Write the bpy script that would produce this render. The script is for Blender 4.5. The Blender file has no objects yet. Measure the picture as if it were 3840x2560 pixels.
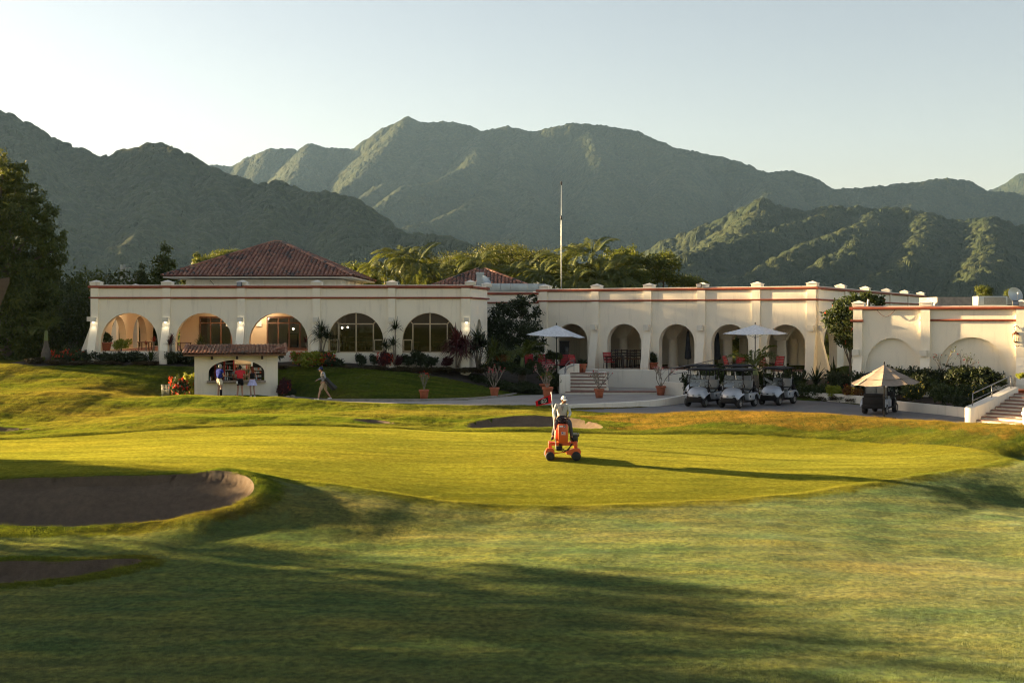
import bpy, bmesh, math, random
import numpy as np
from mathutils import Vector, Matrix, noise as mnoise
random.seed(7); np.random.seed(7)
S = bpy.context.scene
COL = S.collection
R = math.radians
# ---------------------------------------------------------------- camera, sky, sun, exposure
F = 4540.0; HZ = 1180.0; EYE = 5.1          # focal length and horizon row in photograph pixels, eye height in metres
cd = bpy.data.cameras.new('camera'); cam = bpy.data.objects.new('camera', cd); COL.objects.link(cam)
cam.location = (0, 0, EYE); cam.rotation_euler = (R(90), 0, 0)
cd.sensor_width = 36; cd.lens = 36 * F / 3840; cd.shift_y = -(1280 - HZ) / 3840
cd.clip_start = 0.5; cd.clip_end = 20000
S.camera = cam
SUN_EL = R(10.5); SUN_AZ = R(-70)             # azimuth from +Y, negative towards -X (the left)
w = bpy.data.worlds.new('World'); S.world = w; w.use_nodes = True
wt = w.node_tree; bg = wt.nodes['Background']
sky = wt.nodes.new('ShaderNodeTexSky'); sky.sky_type = 'NISHITA'; sky.sun_disc = False
sky.sun_elevation = SUN_EL; sky.sun_rotation = SUN_AZ
sky.altitude = 0; sky.air_density = 1.0; sky.dust_density = 1.0; sky.ozone_density = 1.6
wb = wt.nodes.new('ShaderNodeMix'); wb.data_type = 'RGBA'; wb.blend_type = 'MULTIPLY'; wb.inputs[0].default_value = 1; wb.inputs[7].default_value = (1.0, .83, .73, 1)   # the camera's warm white balance
hs = wt.nodes.new('ShaderNodeHueSaturation'); hs.inputs['Saturation'].default_value = .80; hs.inputs['Value'].default_value = .80; wt.links.new(sky.outputs[0], hs.inputs['Color']); wt.links.new(hs.outputs[0], wb.inputs[6]); wt.links.new(wb.outputs[2], bg.inputs[0]); bg.inputs[1].default_value = 0.05
sd = bpy.data.lights.new('sun', 'SUN'); sun = bpy.data.objects.new('sun', sd); COL.objects.link(sun)
sd.energy = 5.0; sd.angle = R(0.53); sd.color = (1.0, 0.70, 0.36)
SUND = Vector((math.sin(SUN_AZ) * math.cos(SUN_EL), math.cos(SUN_AZ) * math.cos(SUN_EL), math.sin(SUN_EL)))
sun.rotation_euler = SUND.to_track_quat('Z', 'Y').to_euler(); sun.location = SUND * 120
vs = S.view_settings; vs.view_transform = 'Standard'; vs.look = 'None'; vs.gamma = 1; vs.use_curve_mapping = False
vs.exposure = 2.85
S.render.engine = 'CYCLES'; S.cycles.max_bounces = 6; S.cycles.volume_bounces = 0
S.cycles.transparent_max_bounces = 12; S.cycles.use_denoising = True; S.cycles.filter_width = 1.1; S.cycles.sample_clamp_indirect = 3.0

# ---------------------------------------------------------------- helpers
def I(px, py, d):
    """A point of the place, found from where it shows in the photograph and how far off it stands."""
    return np.array([(px - 1920) * d / F, d, EYE + (HZ - py) * d / F])

def sm(a, b, x):
    t = np.clip((x - a) / (b - a), 0, 1); return t * t * (3 - 2 * t)

class MB:
    """Collects shapes; build() links them as ONE mesh object."""
    def __init__(s): s.v = []; s.f = []; s.m = []; s.sm = []
    def add(s, vs, fs, m=0, smooth=False):
        o = len(s.v); s.v.extend([tuple(map(float, p)) for p in vs])
        for f in fs: s.f.append([i + o for i in f]); s.m.append(m); s.sm.append(smooth)
        return s
    def box(s, c, sz, rz=0, m=0, rot=None, taper=1.0):
        x, y, z = sz[0] / 2, sz[1] / 2, sz[2] / 2
        p = [(-x, -y, -z), (x, -y, -z), (x, y, -z), (-x, y, -z), (-x * taper, -y * taper, z), (x * taper, -y * taper, z), (x * taper, y * taper, z), (-x * taper, y * taper, z)]
        M = rot if rot is not None else Matrix.Rotation(rz, 3, 'Z')
        p = [M @ Vector(q) + Vector(c) for q in p]
        return s.add(p, [(0, 3, 2, 1), (4, 5, 6, 7), (0, 1, 5, 4), (1, 2, 6, 5), (2, 3, 7, 6), (3, 0, 4, 7)], m)
    def bbox(s, lo, hi, m=0):
        return s.box([(a + b) / 2 for a, b in zip(lo, hi)], [b - a for a, b in zip(lo, hi)], m=m)
    def rbox(s, c, sz, r=0.03, rz=0, m=0, rot=None, n=2):
        """box with rounded edges"""
        bm = bmesh.new(); bmesh.ops.create_cube(bm, size=1)
        for v in bm.verts: v.co = Vector((v.co.x * sz[0], v.co.y * sz[1], v.co.z * sz[2]))
        bmesh.ops.bevel(bm, geom=bm.edges[:], offset=min(r, min(sz) * .49), segments=n, affect='EDGES', profile=.5)
        M = rot if rot is not None else Matrix.Rotation(rz, 3, 'Z')
        bm.verts.ensure_lookup_table()
        s.add([M @ v.co + Vector(c) for v in bm.verts], [[v.index for v in f.verts] for f in bm.faces], m, True)
        bm.free(); return s
    def prism(s, poly, axis, a, b, m=0, smooth=False):
        """polygon in the plane across `axis`, extruded from a to b. axis x: poly=(y,z); y: (x,z); z: (x,y)"""
        def P(q, t): return {'x': (t, q[0], q[1]), 'y': (q[0], t, q[1]), 'z': (q[0], q[1], t)}[axis]
        n = len(poly)
        s.add([P(q, a) for q in poly] + [P(q, b) for q in poly], [list(range(n))[::-1], list(range(n, 2 * n))], m)
        return s.add([P(q, a) for q in poly] + [P(q, b) for q in poly], [(i, (i + 1) % n, n + (i + 1) % n, n + i) for i in range(n)], m, smooth)
    def tube(s, pts, rad, n=6, m=0, caps=True, smooth=True):
        pts = [Vector(p) for p in pts]; k = len(pts)
        rad = [rad] * k if not hasattr(rad, '__len__') else rad
        vs = []; up = None
        for i, p in enumerate(pts):
            t = (pts[min(i + 1, k - 1)] - pts[max(i - 1, 0)]).normalized()
            if up is None: up = Vector((0, 0, 1)) if abs(t.z) < .9 else Vector((0, 1, 0))
            a = t.cross(up).normalized() if t.cross(up).length > 1e-5 else Vector((1, 0, 0)); b = a.cross(t); up = b
            for j in range(n):
                q = 2 * math.pi * j / n; vs.append(p + (a * math.cos(q) + b * math.sin(q)) * rad[i])
        fs = [(i * n + j, i * n + (j + 1) % n, (i + 1) * n + (j + 1) % n, (i + 1) * n + j) for i in range(k - 1) for j in range(n)]
        s.add(vs, fs, m, smooth)
        if caps: s.add(vs[:n], [list(range(n))], m); s.add(vs[-n:], [list(range(n))[::-1]], m)
        return s
    def lathe(s, prof, c=(0, 0, 0), n=12, m=0, M=None, smooth=True, a0=0, a1=2 * math.pi):
        """profile of (radius, height) turned about Z"""
        M = M or Matrix.Identity(3); c = Vector(c); vs = []; full = abs(a1 - a0 - 2 * math.pi) < 1e-6
        k = n if full else n + 1
        for r, z in prof:
            for j in range(k):
                q = a0 + (a1 - a0) * j / n; vs.append(M @ Vector((r * math.cos(q), r * math.sin(q), z)) + c)
        fs = [(i * k + j, i * k + (j + 1) % k, (i + 1) * k + (j + 1) % k, (i + 1) * k + j) for i in range(len(prof) - 1) for j in range(n)]
        return s.add(vs, fs, m, smooth)
    def ball(s, c, r, n=8, m=0, M=None, k=6):
        r = (r, r, r) if not hasattr(r, '__len__') else r
        vs = []; M = M or Matrix.Identity(3)
        for i in range(k + 1):
            t = math.pi * i / k
            for j in range(n):
                q = 2 * math.pi * j / n
                vs.append(M @ Vector((r[0] * math.sin(t) * math.cos(q), r[1] * math.sin(t) * math.sin(q), -r[2] * math.cos(t))) + Vector(c))
        return s.add(vs, [(i * n + j, i * n + (j + 1) % n, (i + 1) * n + (j + 1) % n, (i + 1) * n + j) for i in range(k) for j in range(n)], m, True)
    def mesh(s, name, mats, fix=True):
        me = bpy.data.meshes.new(name); me.from_pydata(s.v, [], s.f)
        for x in (mats if isinstance(mats, (list, tuple)) else [mats]): me.materials.append(x)
        me.polygons.foreach_set('material_index', s.m); me.polygons.foreach_set('use_smooth', s.sm)
        if fix:
            bm = bmesh.new(); bm.from_mesh(me); bmesh.ops.remove_doubles(bm, verts=bm.verts, dist=1e-5)
            bmesh.ops.recalc_face_normals(bm, faces=bm.faces); bm.to_mesh(me); bm.free()
        me.update(); return me
    def build(s, name, mats, parent=None, loc=None, rz=0):
        return link(name, s.mesh(name, mats), parent, loc, rz)

def link(name, me, parent=None, loc=None, rz=0):
    o = bpy.data.objects.new(name, me); COL.objects.link(o)
    if parent is not None: o.parent = parent
    if loc is not None: o.location = loc
    if rz: o.rotation_euler = (0, 0, rz)
    return o

def np_mesh(name, v, f, mats, smooth=True, mi=None):
    """mesh from numpy arrays: v (n,3), f (m,k)"""
    v = np.asarray(v, np.float32); f = np.asarray(f, np.int32); k = f.shape[1]
    me = bpy.data.meshes.new(name)
    me.vertices.add(len(v)); me.vertices.foreach_set('co', v.ravel())
    me.loops.add(f.size); me.loops.foreach_set('vertex_index', f.ravel())
    me.polygons.add(len(f)); me.polygons.foreach_set('loop_start', np.arange(0, f.size, k, dtype=np.int32))
    me.polygons.foreach_set('loop_total', np.full(len(f), k, np.int32))
    me.polygons.foreach_set('use_smooth', np.full(len(f), smooth))
    for x in (mats if isinstance(mats, (list, tuple)) else [mats]): me.materials.append(x)
    if mi is not None: me.polygons.foreach_set('material_index', np.asarray(mi, np.int32))
    me.update(calc_edges=True); me.validate(); return me

def tag(o, label, cat, group=None, kind=None):
    if label: o['label'] = label
    if cat: o['category'] = cat
    if group: o['group'] = group
    if kind: o['kind'] = kind
    return o

def thing(name, label, cat, loc=(0, 0, 0), rz=0, group=None):
    o = bpy.data.objects.new(name, None); COL.objects.link(o); o.empty_display_size = .2
    o.location = loc; o.rotation_euler = (0, 0, rz)
    return tag(o, label, cat, group)

def structure(o): o['kind'] = 'structure'; return o

KIDS = {}
def dup(root, loc, rz=0, label=None, scale=None, group=None):
    """a copy of a thing with copies of its parts and their sub-parts"""
    def cp(o, par):
        c = o.copy(); COL.objects.link(c)
        if par is not None: c.parent = par
        for k in [x for x in o.children]: cp(k, c)
        return c
    r = cp(root, None); r.location = loc; r.rotation_euler = (0, 0, rz)
    if scale: r.scale = scale if hasattr(scale, '__len__') else (scale,) * 3
    if label: r['label'] = label
    if group: r['group'] = group
    return r

# ---------------------------------------------------------------- materials
def nodes(name):
    m = bpy.data.materials.new(name); m.use_nodes = True
    t = m.node_tree; return m, t, t.nodes['Principled BSDF'], t.nodes['Material Output']

def N(t, typ, **kw):
    n = t.nodes.new(typ)
    for k, v in kw.items():
        if k in n.inputs: n.inputs[k].default_value = v
        else: setattr(n, k, v)
    return n

def ramp(t, fac, stops):
    r = t.nodes.new('ShaderNodeValToRGB'); e = r.color_ramp.elements
    while len(e) < len(stops): e.new(.5)
    for x, (p, c) in zip(e, stops): x.position = p; x.color = (*c, 1) if len(c) == 3 else c
    t.links.new(fac, r.inputs[0]); return r.outputs[0]

def mixc(t, fac, a, b, mode='MIX'):
    n = t.nodes.new('ShaderNodeMix'); n.data_type = 'RGBA'; n.blend_type = mode
    for i, x in ((0, fac), (6, a), (7, b)):
        if hasattr(x, 'node'): t.links.new(x, n.inputs[i])
        else: n.inputs[i].default_value = x if i == 0 else (*x, 1)
    return n.outputs[2]

def coords(t, scale=(1, 1, 1), obj=False):
    """position in metres"""
    if obj: src = t.nodes.new('ShaderNodeTexCoord').outputs['Object']
    else: src = t.nodes.new('ShaderNodeNewGeometry').outputs['Position']
    m = t.nodes.new('ShaderNodeMapping'); m.inputs['Scale'].default_value = scale
    t.links.new(src, m.inputs[0]); return m.outputs[0]

def noise(t, co, sc, det=4, rough=.55):
    n = N(t, 'ShaderNodeTexNoise', Scale=sc, Detail=det, Roughness=rough); t.links.new(co, n.inputs['Vector']); return n

def bump(t, b, h, strength=.3, dist=.02):
    n = N(t, 'ShaderNodeBump', Strength=strength, Distance=dist); t.links.new(h, n.inputs['Height'])
    t.links.new(n.outputs[0], b.inputs['Normal']); return n

def paint(name, col, rough=.6, var=.12, sc=3, bmp=0, bsc=40, metal=0, spec=.5, obj=False, coat=0):
    """a plain surface with mottling, so no two patches are alike"""
    m, t, b, o = nodes(name)
    co = coords(t, obj=obj); n = noise(t, co, sc)
    d = [max(c * (1 - var), 0) for c in col]; l = [min(c * (1 + var), 1) for c in col]
    t.links.new(ramp(t, n.outputs[0], [(.3, d), (.7, l)]), b.inputs['Base Color'])
    b.inputs['Roughness'].default_value = rough; b.inputs['Metallic'].default_value = metal
    b.inputs['Specular IOR Level'].default_value = spec; b.inputs['Coat Weight'].default_value = coat
    if bmp: bump(t, b, noise(t, co, bsc).outputs[0], bmp)
    return m

def grass(name, c1, c2, dry, drymix=.5, sc=1.0, tuft=1.0, dew=0.0, stripe=None):
    """turf seen from afar: blade-sized noise turns the normal every way, as upright blades do"""
    m, t, b, o = nodes(name)
    co = coords(t); st = coords(t, (.35, 1.0, 1.0))
    big = noise(t, st, .22 * sc, 5, .6); mid = noise(t, st, 1.3 * sc, 5, .62); fine = noise(t, st, 9, 4, .7); mic = noise(t, co, 38, 2, .7)
    a = mixc(t, ramp(t, mid.outputs[0], [(.35, (0, 0, 0)), (.65, (1, 1, 1))]), c1, c2)
    a = mixc(t, ramp(t, big.outputs[0], [(.46, (0, 0, 0)), (.66, (drymix,) * 3)]), a, dry)
    k = mixc(t, .55, (1, 1, 1), ramp(t, fine.outputs[0], [(.3, (.45, .45, .45)), (.72, (1.5, 1.5, 1.5))]), 'MULTIPLY')
    a = mixc(t, 1.0, a, k, 'MULTIPLY')
    k2 = ramp(t, mic.outputs[0], [(.3, (.6, .6, .6)), (.7, (1.35, 1.35, 1.35))])
    a = mixc(t, .8, a, k2, 'MULTIPLY')
    t.links.new(a, b.inputs['Base Color']); b.inputs['Roughness'].default_value = .9; b.inputs['Specular IOR Level'].default_value = 0
    b.inputs['Sheen Weight'].default_value = dew; b.inputs['Sheen Roughness'].default_value = .45
    # blades: upright faces turned every way
    wn = N(t, 'ShaderNodeTexWhiteNoise'); wq = N(t, 'ShaderNodeVectorMath', operation='SNAP'); t.links.new(co, wq.inputs[0]); wq.inputs[1].default_value = (.012, .012, .05); t.links.new(wq.outputs[0], wn.inputs['Vector'])
    s = N(t, 'ShaderNodeVectorMath', operation='SUBTRACT'); t.links.new(wn.outputs['Color'], s.inputs[0]); s.inputs[1].default_value = (.5, .5, .5)
    fl = N(t, 'ShaderNodeVectorMath', operation='MULTIPLY'); t.links.new(s.outputs[0], fl.inputs[0]); fl.inputs[1].default_value = (1, 1, 0)
    un = N(t, 'ShaderNodeVectorMath', operation='NORMALIZE'); t.links.new(fl.outputs[0], un.inputs[0])
    sc_ = N(t, 'ShaderNodeVectorMath', operation='SCALE'); t.links.new(un.outputs[0], sc_.inputs[0]); sc_.inputs['Scale'].default_value = tuft
    bm_ = N(t, 'ShaderNodeBump', Strength=.8 * min(tuft, 1), Distance=.06); t.links.new(fine.outputs[0], bm_.inputs['Height'])
    ad = N(t, 'ShaderNodeVectorMath', operation='ADD'); t.links.new(bm_.outputs[0], ad.inputs[0]); t.links.new(sc_.outputs[0], ad.inputs[1])
    nm = N(t, 'ShaderNodeVectorMath', operation='NORMALIZE'); t.links.new(ad.outputs[0], nm.inputs[0]); t.links.new(nm.outputs[0], b.inputs['Normal'])
    return m
def fnoise(x, y, sc, octv=4, seed=0, rough=.5, ridged=False):
    """fractal value noise in numpy"""
    rs = np.random.RandomState(seed); tot = np.zeros_like(x); amp = 1; ss = 0
    T = rs.rand(256, 256)
    for o in range(octv):
        u = x / sc * 2 ** o + 17.3 * o; v = y / sc * 2 ** o + 9.1 * o
        i = np.floor(u).astype(int); j = np.floor(v).astype(int); fu = u - i; fv = v - j
        fu = fu * fu * (3 - 2 * fu); fv = fv * fv * (3 - 2 * fv)
        g = lambda a, b_: T[a % 256, b_ % 256]
        n = (g(i, j) * (1 - fu) + g(i + 1, j) * fu) * (1 - fv) + (g(i, j + 1) * (1 - fu) + g(i + 1, j + 1) * fu) * fv
        if ridged: n = 1 - np.abs(2 * n - 1)
        tot += n * amp; ss += amp; amp *= rough
    return tot / ss
# ---------------------------------------------------------------- the ground: one height field, split where turf, green, sand and paving meet
CP = [  # foreground, world points
 (-14, 8, -.95), (0, 8, -.95), (14, 8, -1.0), (-12, 18, -1.0), (0, 19, -.95), (11, 19, -1.02), (-14, 25, -1.02), (-5, 26, -.97), (3, 26, -.92), (12, 26, -.95),
 (0, 30.5, -.85), (7, 31, -.78), (14, 31, -.85), (2, 33.6, -.77), (20, 34, -1.0), (20, 28, -1.1), (26, 40, -1.0), (-20, 24, -1.1), (-26, 32, -.8), (-26, 20, -1.0),
 (-40, 40, 0), (-40, 25, -.6), (35, 30, -1.2), (35, 45, -.6), (34, 20, -1.3), (-34, 12, -1.1), (34, 10, -1.2),
 (-17, 63.5, .68), (-12, 63.5, .65), (-19.5, 63, .9), (-38, 66, 1.5), (-46, 58, .9), (-40, 80, 1.0), (-33, 75, 2.0), (-24, 74, 2.55), (-10, 74, 2.5), (-3, 73, 2.0), (5, 78, 1.6), (15, 73, 1.6),
 (12, 57.5, .56), (17, 54, .54), (20, 50, .52), (23.5, 47.5, .5), (7, 57.5, .58), (14.5, 60, .58), (25, 51, .5), (-4, 59.9, .74), (2, 62, .74), (6.5, 63.5, .74), (20, 67, 1.2), (25, 61, 1.4), (30, 57, 1.8), (34, 60, 2), (-20, 100, 2), (0, 100, 1.8), (25, 100, 1.6), (45, 80, 1.5), (-48, 100, 1), (45, 100, 1.2), (42, 60, 1)]
CPI = [
 # putting green
 (-300,1652,48.5),(0,1648,49),(400,1628,49.5),(700,1607,50),(950,1597,50.3),(1200,1596,50.5),(1500,1607,50.5),(1750,1618,50.5),(2270,1625,50.5),(2700,1626,50),(3000,1640,49),(3300,1660,47.5),(3600,1682,45.2),(3745,1703,43.6),
 (3500,1765,41),(3300,1798,39.3),(3000,1845,37.6),(2700,1870,36.6),(2400,1885,36),(2150,1890,35.8),(1900,1885,35.8),(1600,1865,36),(1350,1828,36.5),(1100,1797,37),(900,1778,37.3),(500,1770,37.6),(0,1788,37.2),(-300,1795,37),
 (2110,1727,42),(1000,1680,43.5),(300,1700,43),(3000,1740,42.5),(1600,1740,41.5),
 # bank right of the green and rims of the bunkers
 (3840,1750,44),(3840,1900,38),(3600,1830,39),(3840,2100,30.5),(1400,2000,32.3),(1250,1950,33.0),(1120,1915,33.5),(1560,1935,33.9),(1750,1960,33.8),
 (300,1797,36.7),(800,1797,36.5),(945,1845,35.3),(900,1925,33.4),(350,1990,32.6),(-300,1990,32.6),(0,2118,29.3),(0,2207,27.2),(510,2112,29.3),(300,2060,30.5),(800,2035,31.4),(700,2000,32),
 # mounds behind the green
 (600,1566,52.5),(900,1560,53),(1200,1572,53),(1450,1597,52),(900,1555,56),(300,1560,56),(0,1590,54),(600,1530,57.5),(1300,1540,57.5),(1650,1545,57),
 (-100,1478,60),(300,1477,60),(700,1482,60),(1040,1490,60),(1350,1502,60),(1700,1518,59.5),(2000,1530,58.5),(2200,1537,57.5),(2400,1541,56.5),
 (2600,1552,53.8),(2800,1562,52.5),(3000,1567,51.5),(3200,1575,50.5),(3400,1590,49),(3640,1618,46.5),(3840,1645,44.5),(4100,1690,42),
 (1735,1612,51.8),(2280,1618,51.5),(2000,1568,54),(1830,1575,53.8),(2180,1580,53.5),(1500,1560,54.5),(2400,1575,54),
 # lawn in front of the clubhouse
 (0,1374,68),(200,1362,69.5),(400,1360,69.5),(700,1365,69.5),(1100,1370,69),(1500,1385,69.5),(1700,1395,70),(1850,1415,70),(200,1420,65.5),(600,1430,65.5),(0,1440,64),(1300,1430,65),(1600,1440,66),(1900,1455,68),(1300,1478,62.3),(1600,1492,61.5)]
CP = np.array(CP + [tuple(I(*c)) for c in CPI])

def _tps_k(d2): return .5 * d2 * np.log(np.maximum(d2, 1e-9))
_n = len(CP); _A = np.zeros((_n + 3, _n + 3))
_d2 = ((CP[:, None, :2] - CP[None, :, :2]) ** 2).sum(-1)
_A[:_n, :_n] = _tps_k(_d2) + np.eye(_n) * .6
_A[:_n, _n] = _A[_n, :_n] = 1; _A[:_n, _n + 1:] = CP[:, :2]; _A[_n + 1:, :_n] = CP[:, :2].T
_W = np.linalg.solve(_A, np.r_[CP[:, 2], 0, 0, 0])
def tps(x, y):
    z = _W[_n] + _W[_n + 1] * x + _W[_n + 2] * y
    for i in range(_n): z = z + _W[i] * _tps_k((x - CP[i, 0]) ** 2 + (y - CP[i, 1]) ** 2)
    return z

def smooth_poly(P, k=3):
    P = np.array(P, float)[:, :2]
    for _ in range(k):
        Q = np.empty((2 * len(P), 2)); nx = np.roll(P, -1, 0); Q[0::2] = .75 * P + .25 * nx; Q[1::2] = .25 * P + .75 * nx; P = Q
    return P
def sdf(P, x, y):
    """signed distance to a closed polygon, positive inside"""
    sh = x.shape; q = np.stack([x.ravel(), y.ravel()], 1); best = np.full(len(q), 1e18); ins = np.zeros(len(q), bool)
    A = P; B = np.roll(P, -1, 0)
    for a, b in zip(A, B):
        e = b - a; w_ = q - a; t = np.clip((w_ @ e) / max(e @ e, 1e-12), 0, 1)
        best = np.minimum(best, ((w_ - t[:, None] * e) ** 2).sum(1))
        c = (a[1] > q[:, 1]) != (b[1] > q[:, 1])
        if c.any(): ins ^= c & (q[:, 0] < (b[0] - a[0]) * (q[:, 1] - a[1]) / (b[1] - a[1] + 1e-15) + a[0])
    return (np.sqrt(best) * np.where(ins, 1, -1)).reshape(sh)

GREEN = smooth_poly([I(*c) for c in [(-900,1655,48.3),(-300,1652,48.5),(0,1648,49),(400,1628,49.5),(700,1607,50),(950,1597,50.3),(1200,1596,50.5),(1500,1607,50.5),(1750,1618,50.5),(2270,1625,50.5),(2700,1626,50),(3000,1640,49),(3300,1660,47.5),(3600,1680,45.4),(3760,1698,44),(3745,1722,42.6),
 (3500,1768,40.8),(3300,1800,39.2),(3000,1847,37.5),(2700,1872,36.5),(2400,1887,35.9),(2150,1892,35.7),(1900,1887,35.7),(1600,1867,35.9),(1350,1828,36.5),(1100,1797,37),(900,1778,37.3),(500,1770,37.6),(0,1788,37.2),(-300,1795,37),(-900,1800,36.8)]], 2)
BUNK = [  # outline, lip, further depth, width of the face
 (smooth_poly([I(*c) for c in [(-160,1830,36.0),(-90,1810,36.4),(0,1806,36.5),(300,1798,36.7),(600,1792,36.7),(800,1797,36.5),(900,1812,36.1),(955,1842,35.3),(950,1890,34.1),(880,1932,33.3),(700,1968,32.8),(350,1991,32.6),(0,1991,32.6),(-110,1970,33.2),(-190,1900,34.6)]]), .26, .75, 1.9),
 (smooth_poly([I(*c) for c in [(-500,2150,28.7),(-300,2145,28.8),(0,2116,29.3),(200,2124,29.05),(400,2116,29.25),(520,2108,29.4),(540,2120,29.0),(440,2142,28.5),(280,2176,27.8),(0,2208,27.2),(-300,2222,27),(-500,2225,27)]]), .30, .34, 1.0),
 (smooth_poly([I(*c) for c in [(1725,1616,51.5),(1780,1582,53.2),(1900,1569,54.1),(2080,1568,54.1),(2190,1582,53.4),(2285,1614,51.7),(2200,1622,51.2),(1800,1622,51.2)]]), .16, .5, 1.3),
 (smooth_poly([I(*c) for c in [(-300,1606,52.8),(0,1608,52.6),(100,1613,52.2),(150,1622,51.7),(60,1634,51),(-100,1640,50.7),(-300,1640,50.7)]]), .2, .35, 1.0),
 (smooth_poly([I(*c) for c in [(1310,1586,52.9),(1400,1586,52.9),(1485,1594,52.4),(1470,1603,51.8),(1340,1600,52)]]), .16, .25, .6)]
# paved ground: the pale forecourt, the cart yard and the path to the kiosk
PLAZA = np.array([(-9.6,61.2),(-5.2,61.0),(-2.4,61.7),(-.9,63.6),(0.4,65.6),(2.3,66.4),(3.2,67.4),(3.5,79),(17.5,73),(12.3,66.3),(11.6,62.0),(6.4,59.6),(2.7,58.4),(-2,58.3),(-9.4,60.4)])
LOT = np.array([(2.7,57.4),(6.4,58.9),(9.2,62.3),(12.0,65.8),(16.6,62.4),(18.4,57.4),(19.7,54.9),(20.2,53.4),(21,53),(26,52.5),(26,43.0),(20.6,46.2),(16.6,50.4),(13,53.2),(9,54.6),(4,56.2)])
PATH = np.array([(-12.8,64.6),(-11.8,64.9),(-9.4,62.4),(-9.4,61.3),(-9.6,60.4),(-12.7,61.8)])
BEDS = [np.array([(-29,68.6),(-24,68.5),(-18,68.75),(-11.5,68.7),(-6,68.5),(-2.2,67.6),(.4,66.0),(3.1,66.6),(3.4,79),(-1.6,79),(-2.4,70.2),(-24.4,70.2),(-29,70.8)]),
 np.array([(12.3,66.5),(14.3,65.2),(16.0,63.4),(17.5,61.0),(18.5,57.5),(19.8,55.0),(20.3,53.6),(23.2,55.2),(25.5,59.3),(18,63.5),(18.5,74),(12.6,71)])]
def lotz(x, y): return .6 - .007 * (60 - y)

def axis(lo, hi, a, b, h):
    mid = np.arange(a, b + 1e-6, h); L = [a]; s_ = h
    while L[-1] > lo: s_ *= 1.22; L.append(L[-1] - min(s_, 3))
    Rr = [mid[-1]]; s_ = h
    while Rr[-1] < hi: s_ *= 1.22; Rr.append(Rr[-1] + min(s_, 3))
    return np.r_[L[1:][::-1], mid, Rr[1:]]
GX = axis(-52, 48, -24, 26, .17); GY = axis(6, 112, 17, 70, .17)
X, Y = np.meshgrid(GX, GY)
def region_fields(X, Y):
    return {'green': sdf(GREEN, X, Y), 'sand': np.maximum.reduce([sdf(b[0], X, Y) for b in BUNK]), 'plaza': sdf(PLAZA, X, Y), 'lot': sdf(LOT, X, Y), 'path': sdf(PATH, X, Y), 'bed': np.maximum(sdf(BEDS[0], X, Y), sdf(BEDS[1], X, Y))}
FLD = region_fields(X, Y)
# pull grid vertices on to the outlines so that every edge is a clean curve
gx_ = np.gradient(X, axis=1); hh = .17
for k in ('green', 'sand', 'plaza', 'lot', 'path'):
    f = FLD[k]; e = 1e-3
    near = np.abs(f) < .6 * hh
    if near.any():
        xs, ys = X[near], Y[near]; fn = {'green': lambda a, b: sdf(GREEN, a, b), 'sand': lambda a, b: np.maximum.reduce([sdf(q[0], a, b) for q in BUNK]), 'plaza': lambda a, b: sdf(PLAZA, a, b), 'lot': lambda a, b: sdf(LOT, a, b), 'path': lambda a, b: sdf(PATH, a, b)}[k]
        f0 = fn(xs, ys); gx, gy = (fn(xs + e, ys) - f0) / e, (fn(xs, ys + e) - f0) / e; g = np.maximum(np.hypot(gx, gy), .2)
        X[near] = xs - f0 * gx / g ** 2; Y[near] = ys - f0 * gy / g ** 2
FLD = region_fields(X, Y)
def turf_noise(x, y):
    return .022 * np.sin(x * .9 + 1.7 * np.sin(y * .37)) * np.sin(y * .8 + np.sin(x * .5)) + .02 * np.sin(x * 2.1 + y * 1.3) * np.sin(y * 1.9 - x * .7)
RIM = np.array([I(*c)[:2] for c in ((850,1796,36.6),(935,1806,36.2),(985,1842,35.2),(975,1895,34.1),(905,1940,33.1),(760,1985,32.4))])
def pdist(P, x, y):
    best = np.full(x.shape, 1e9)
    for a, b in zip(P[:-1], P[1:]):
        e = b - a; t = np.clip(((x - a[0]) * e[0] + (y - a[1]) * e[1]) / (e @ e), 0, 1); best = np.minimum(best, np.hypot(x - a[0] - t * e[0], y - a[1] - t * e[1]))
    return best
def ground_z(X, Y, fld=None):
    fld = fld or region_fields(X, Y)
    z = tps(X, Y); g = fld['green']
    rel = fnoise(X + 200, Y + 200, .9, 3, 77, .6) - .5; sand_ = fld['sand']
    z = z + rel * np.where(g > -.3, 0, np.where(Y > 42, .075, .05)) * (np.abs(sand_) > .25) + (fnoise(X + 200, Y + 200, .55, 3, 78) - .5) * .10 * (sand_ > .3)
    z = z + turf_noise(X, Y) * np.where(g > 0, .15, np.where(Y > 45, 1.0, .7)) + .22 * np.exp(-(pdist(RIM, X, Y) / .8) ** 2) * (g < .3)
    z = z + .045 * sm(0, .22, -g) * (g > -40)
    for P, lip, dp, wd in BUNK:
        s = sdf(P, X, Y)
        z = z + .07 * sm(-.9, 0, s) * (s <= 0) - (lip * sm(0, .14, s) + dp * sm(.05, wd, s)) * (s > 0) + .07 * (s > 0)
    hard = np.maximum(fld['plaza'], fld['path'])
    k = sm(-1.0, 0, hard); zz = .75 + .0 * X
    zz = np.where(fld['path'] > fld['plaza'], .75 + .0 * X, zz)
    z = z * (1 - k) + zz * k
    k = sm(-.5, 0, fld['lot']); z = z * (1 - k) + lotz(X, Y) * k
    return z
Z = ground_z(X, Y, FLD)
def gz(x, y):
    return float(ground_z(np.array([[float(x)]]), np.array([[float(y)]]))[0, 0])
EDGE = np.minimum.reduce([X + 52, 48 - X, Y - 6, 112 - Y]); Z = np.where(EDGE < 6, Z * sm(-1, 6, EDGE) + .5 * (1 - sm(-1, 6, EDGE)), Z)
ny, nx = X.shape
VV = np.stack([X, Y, Z], -1).reshape(-1, 3)
ii = np.arange(ny * nx).reshape(ny, nx)
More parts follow.
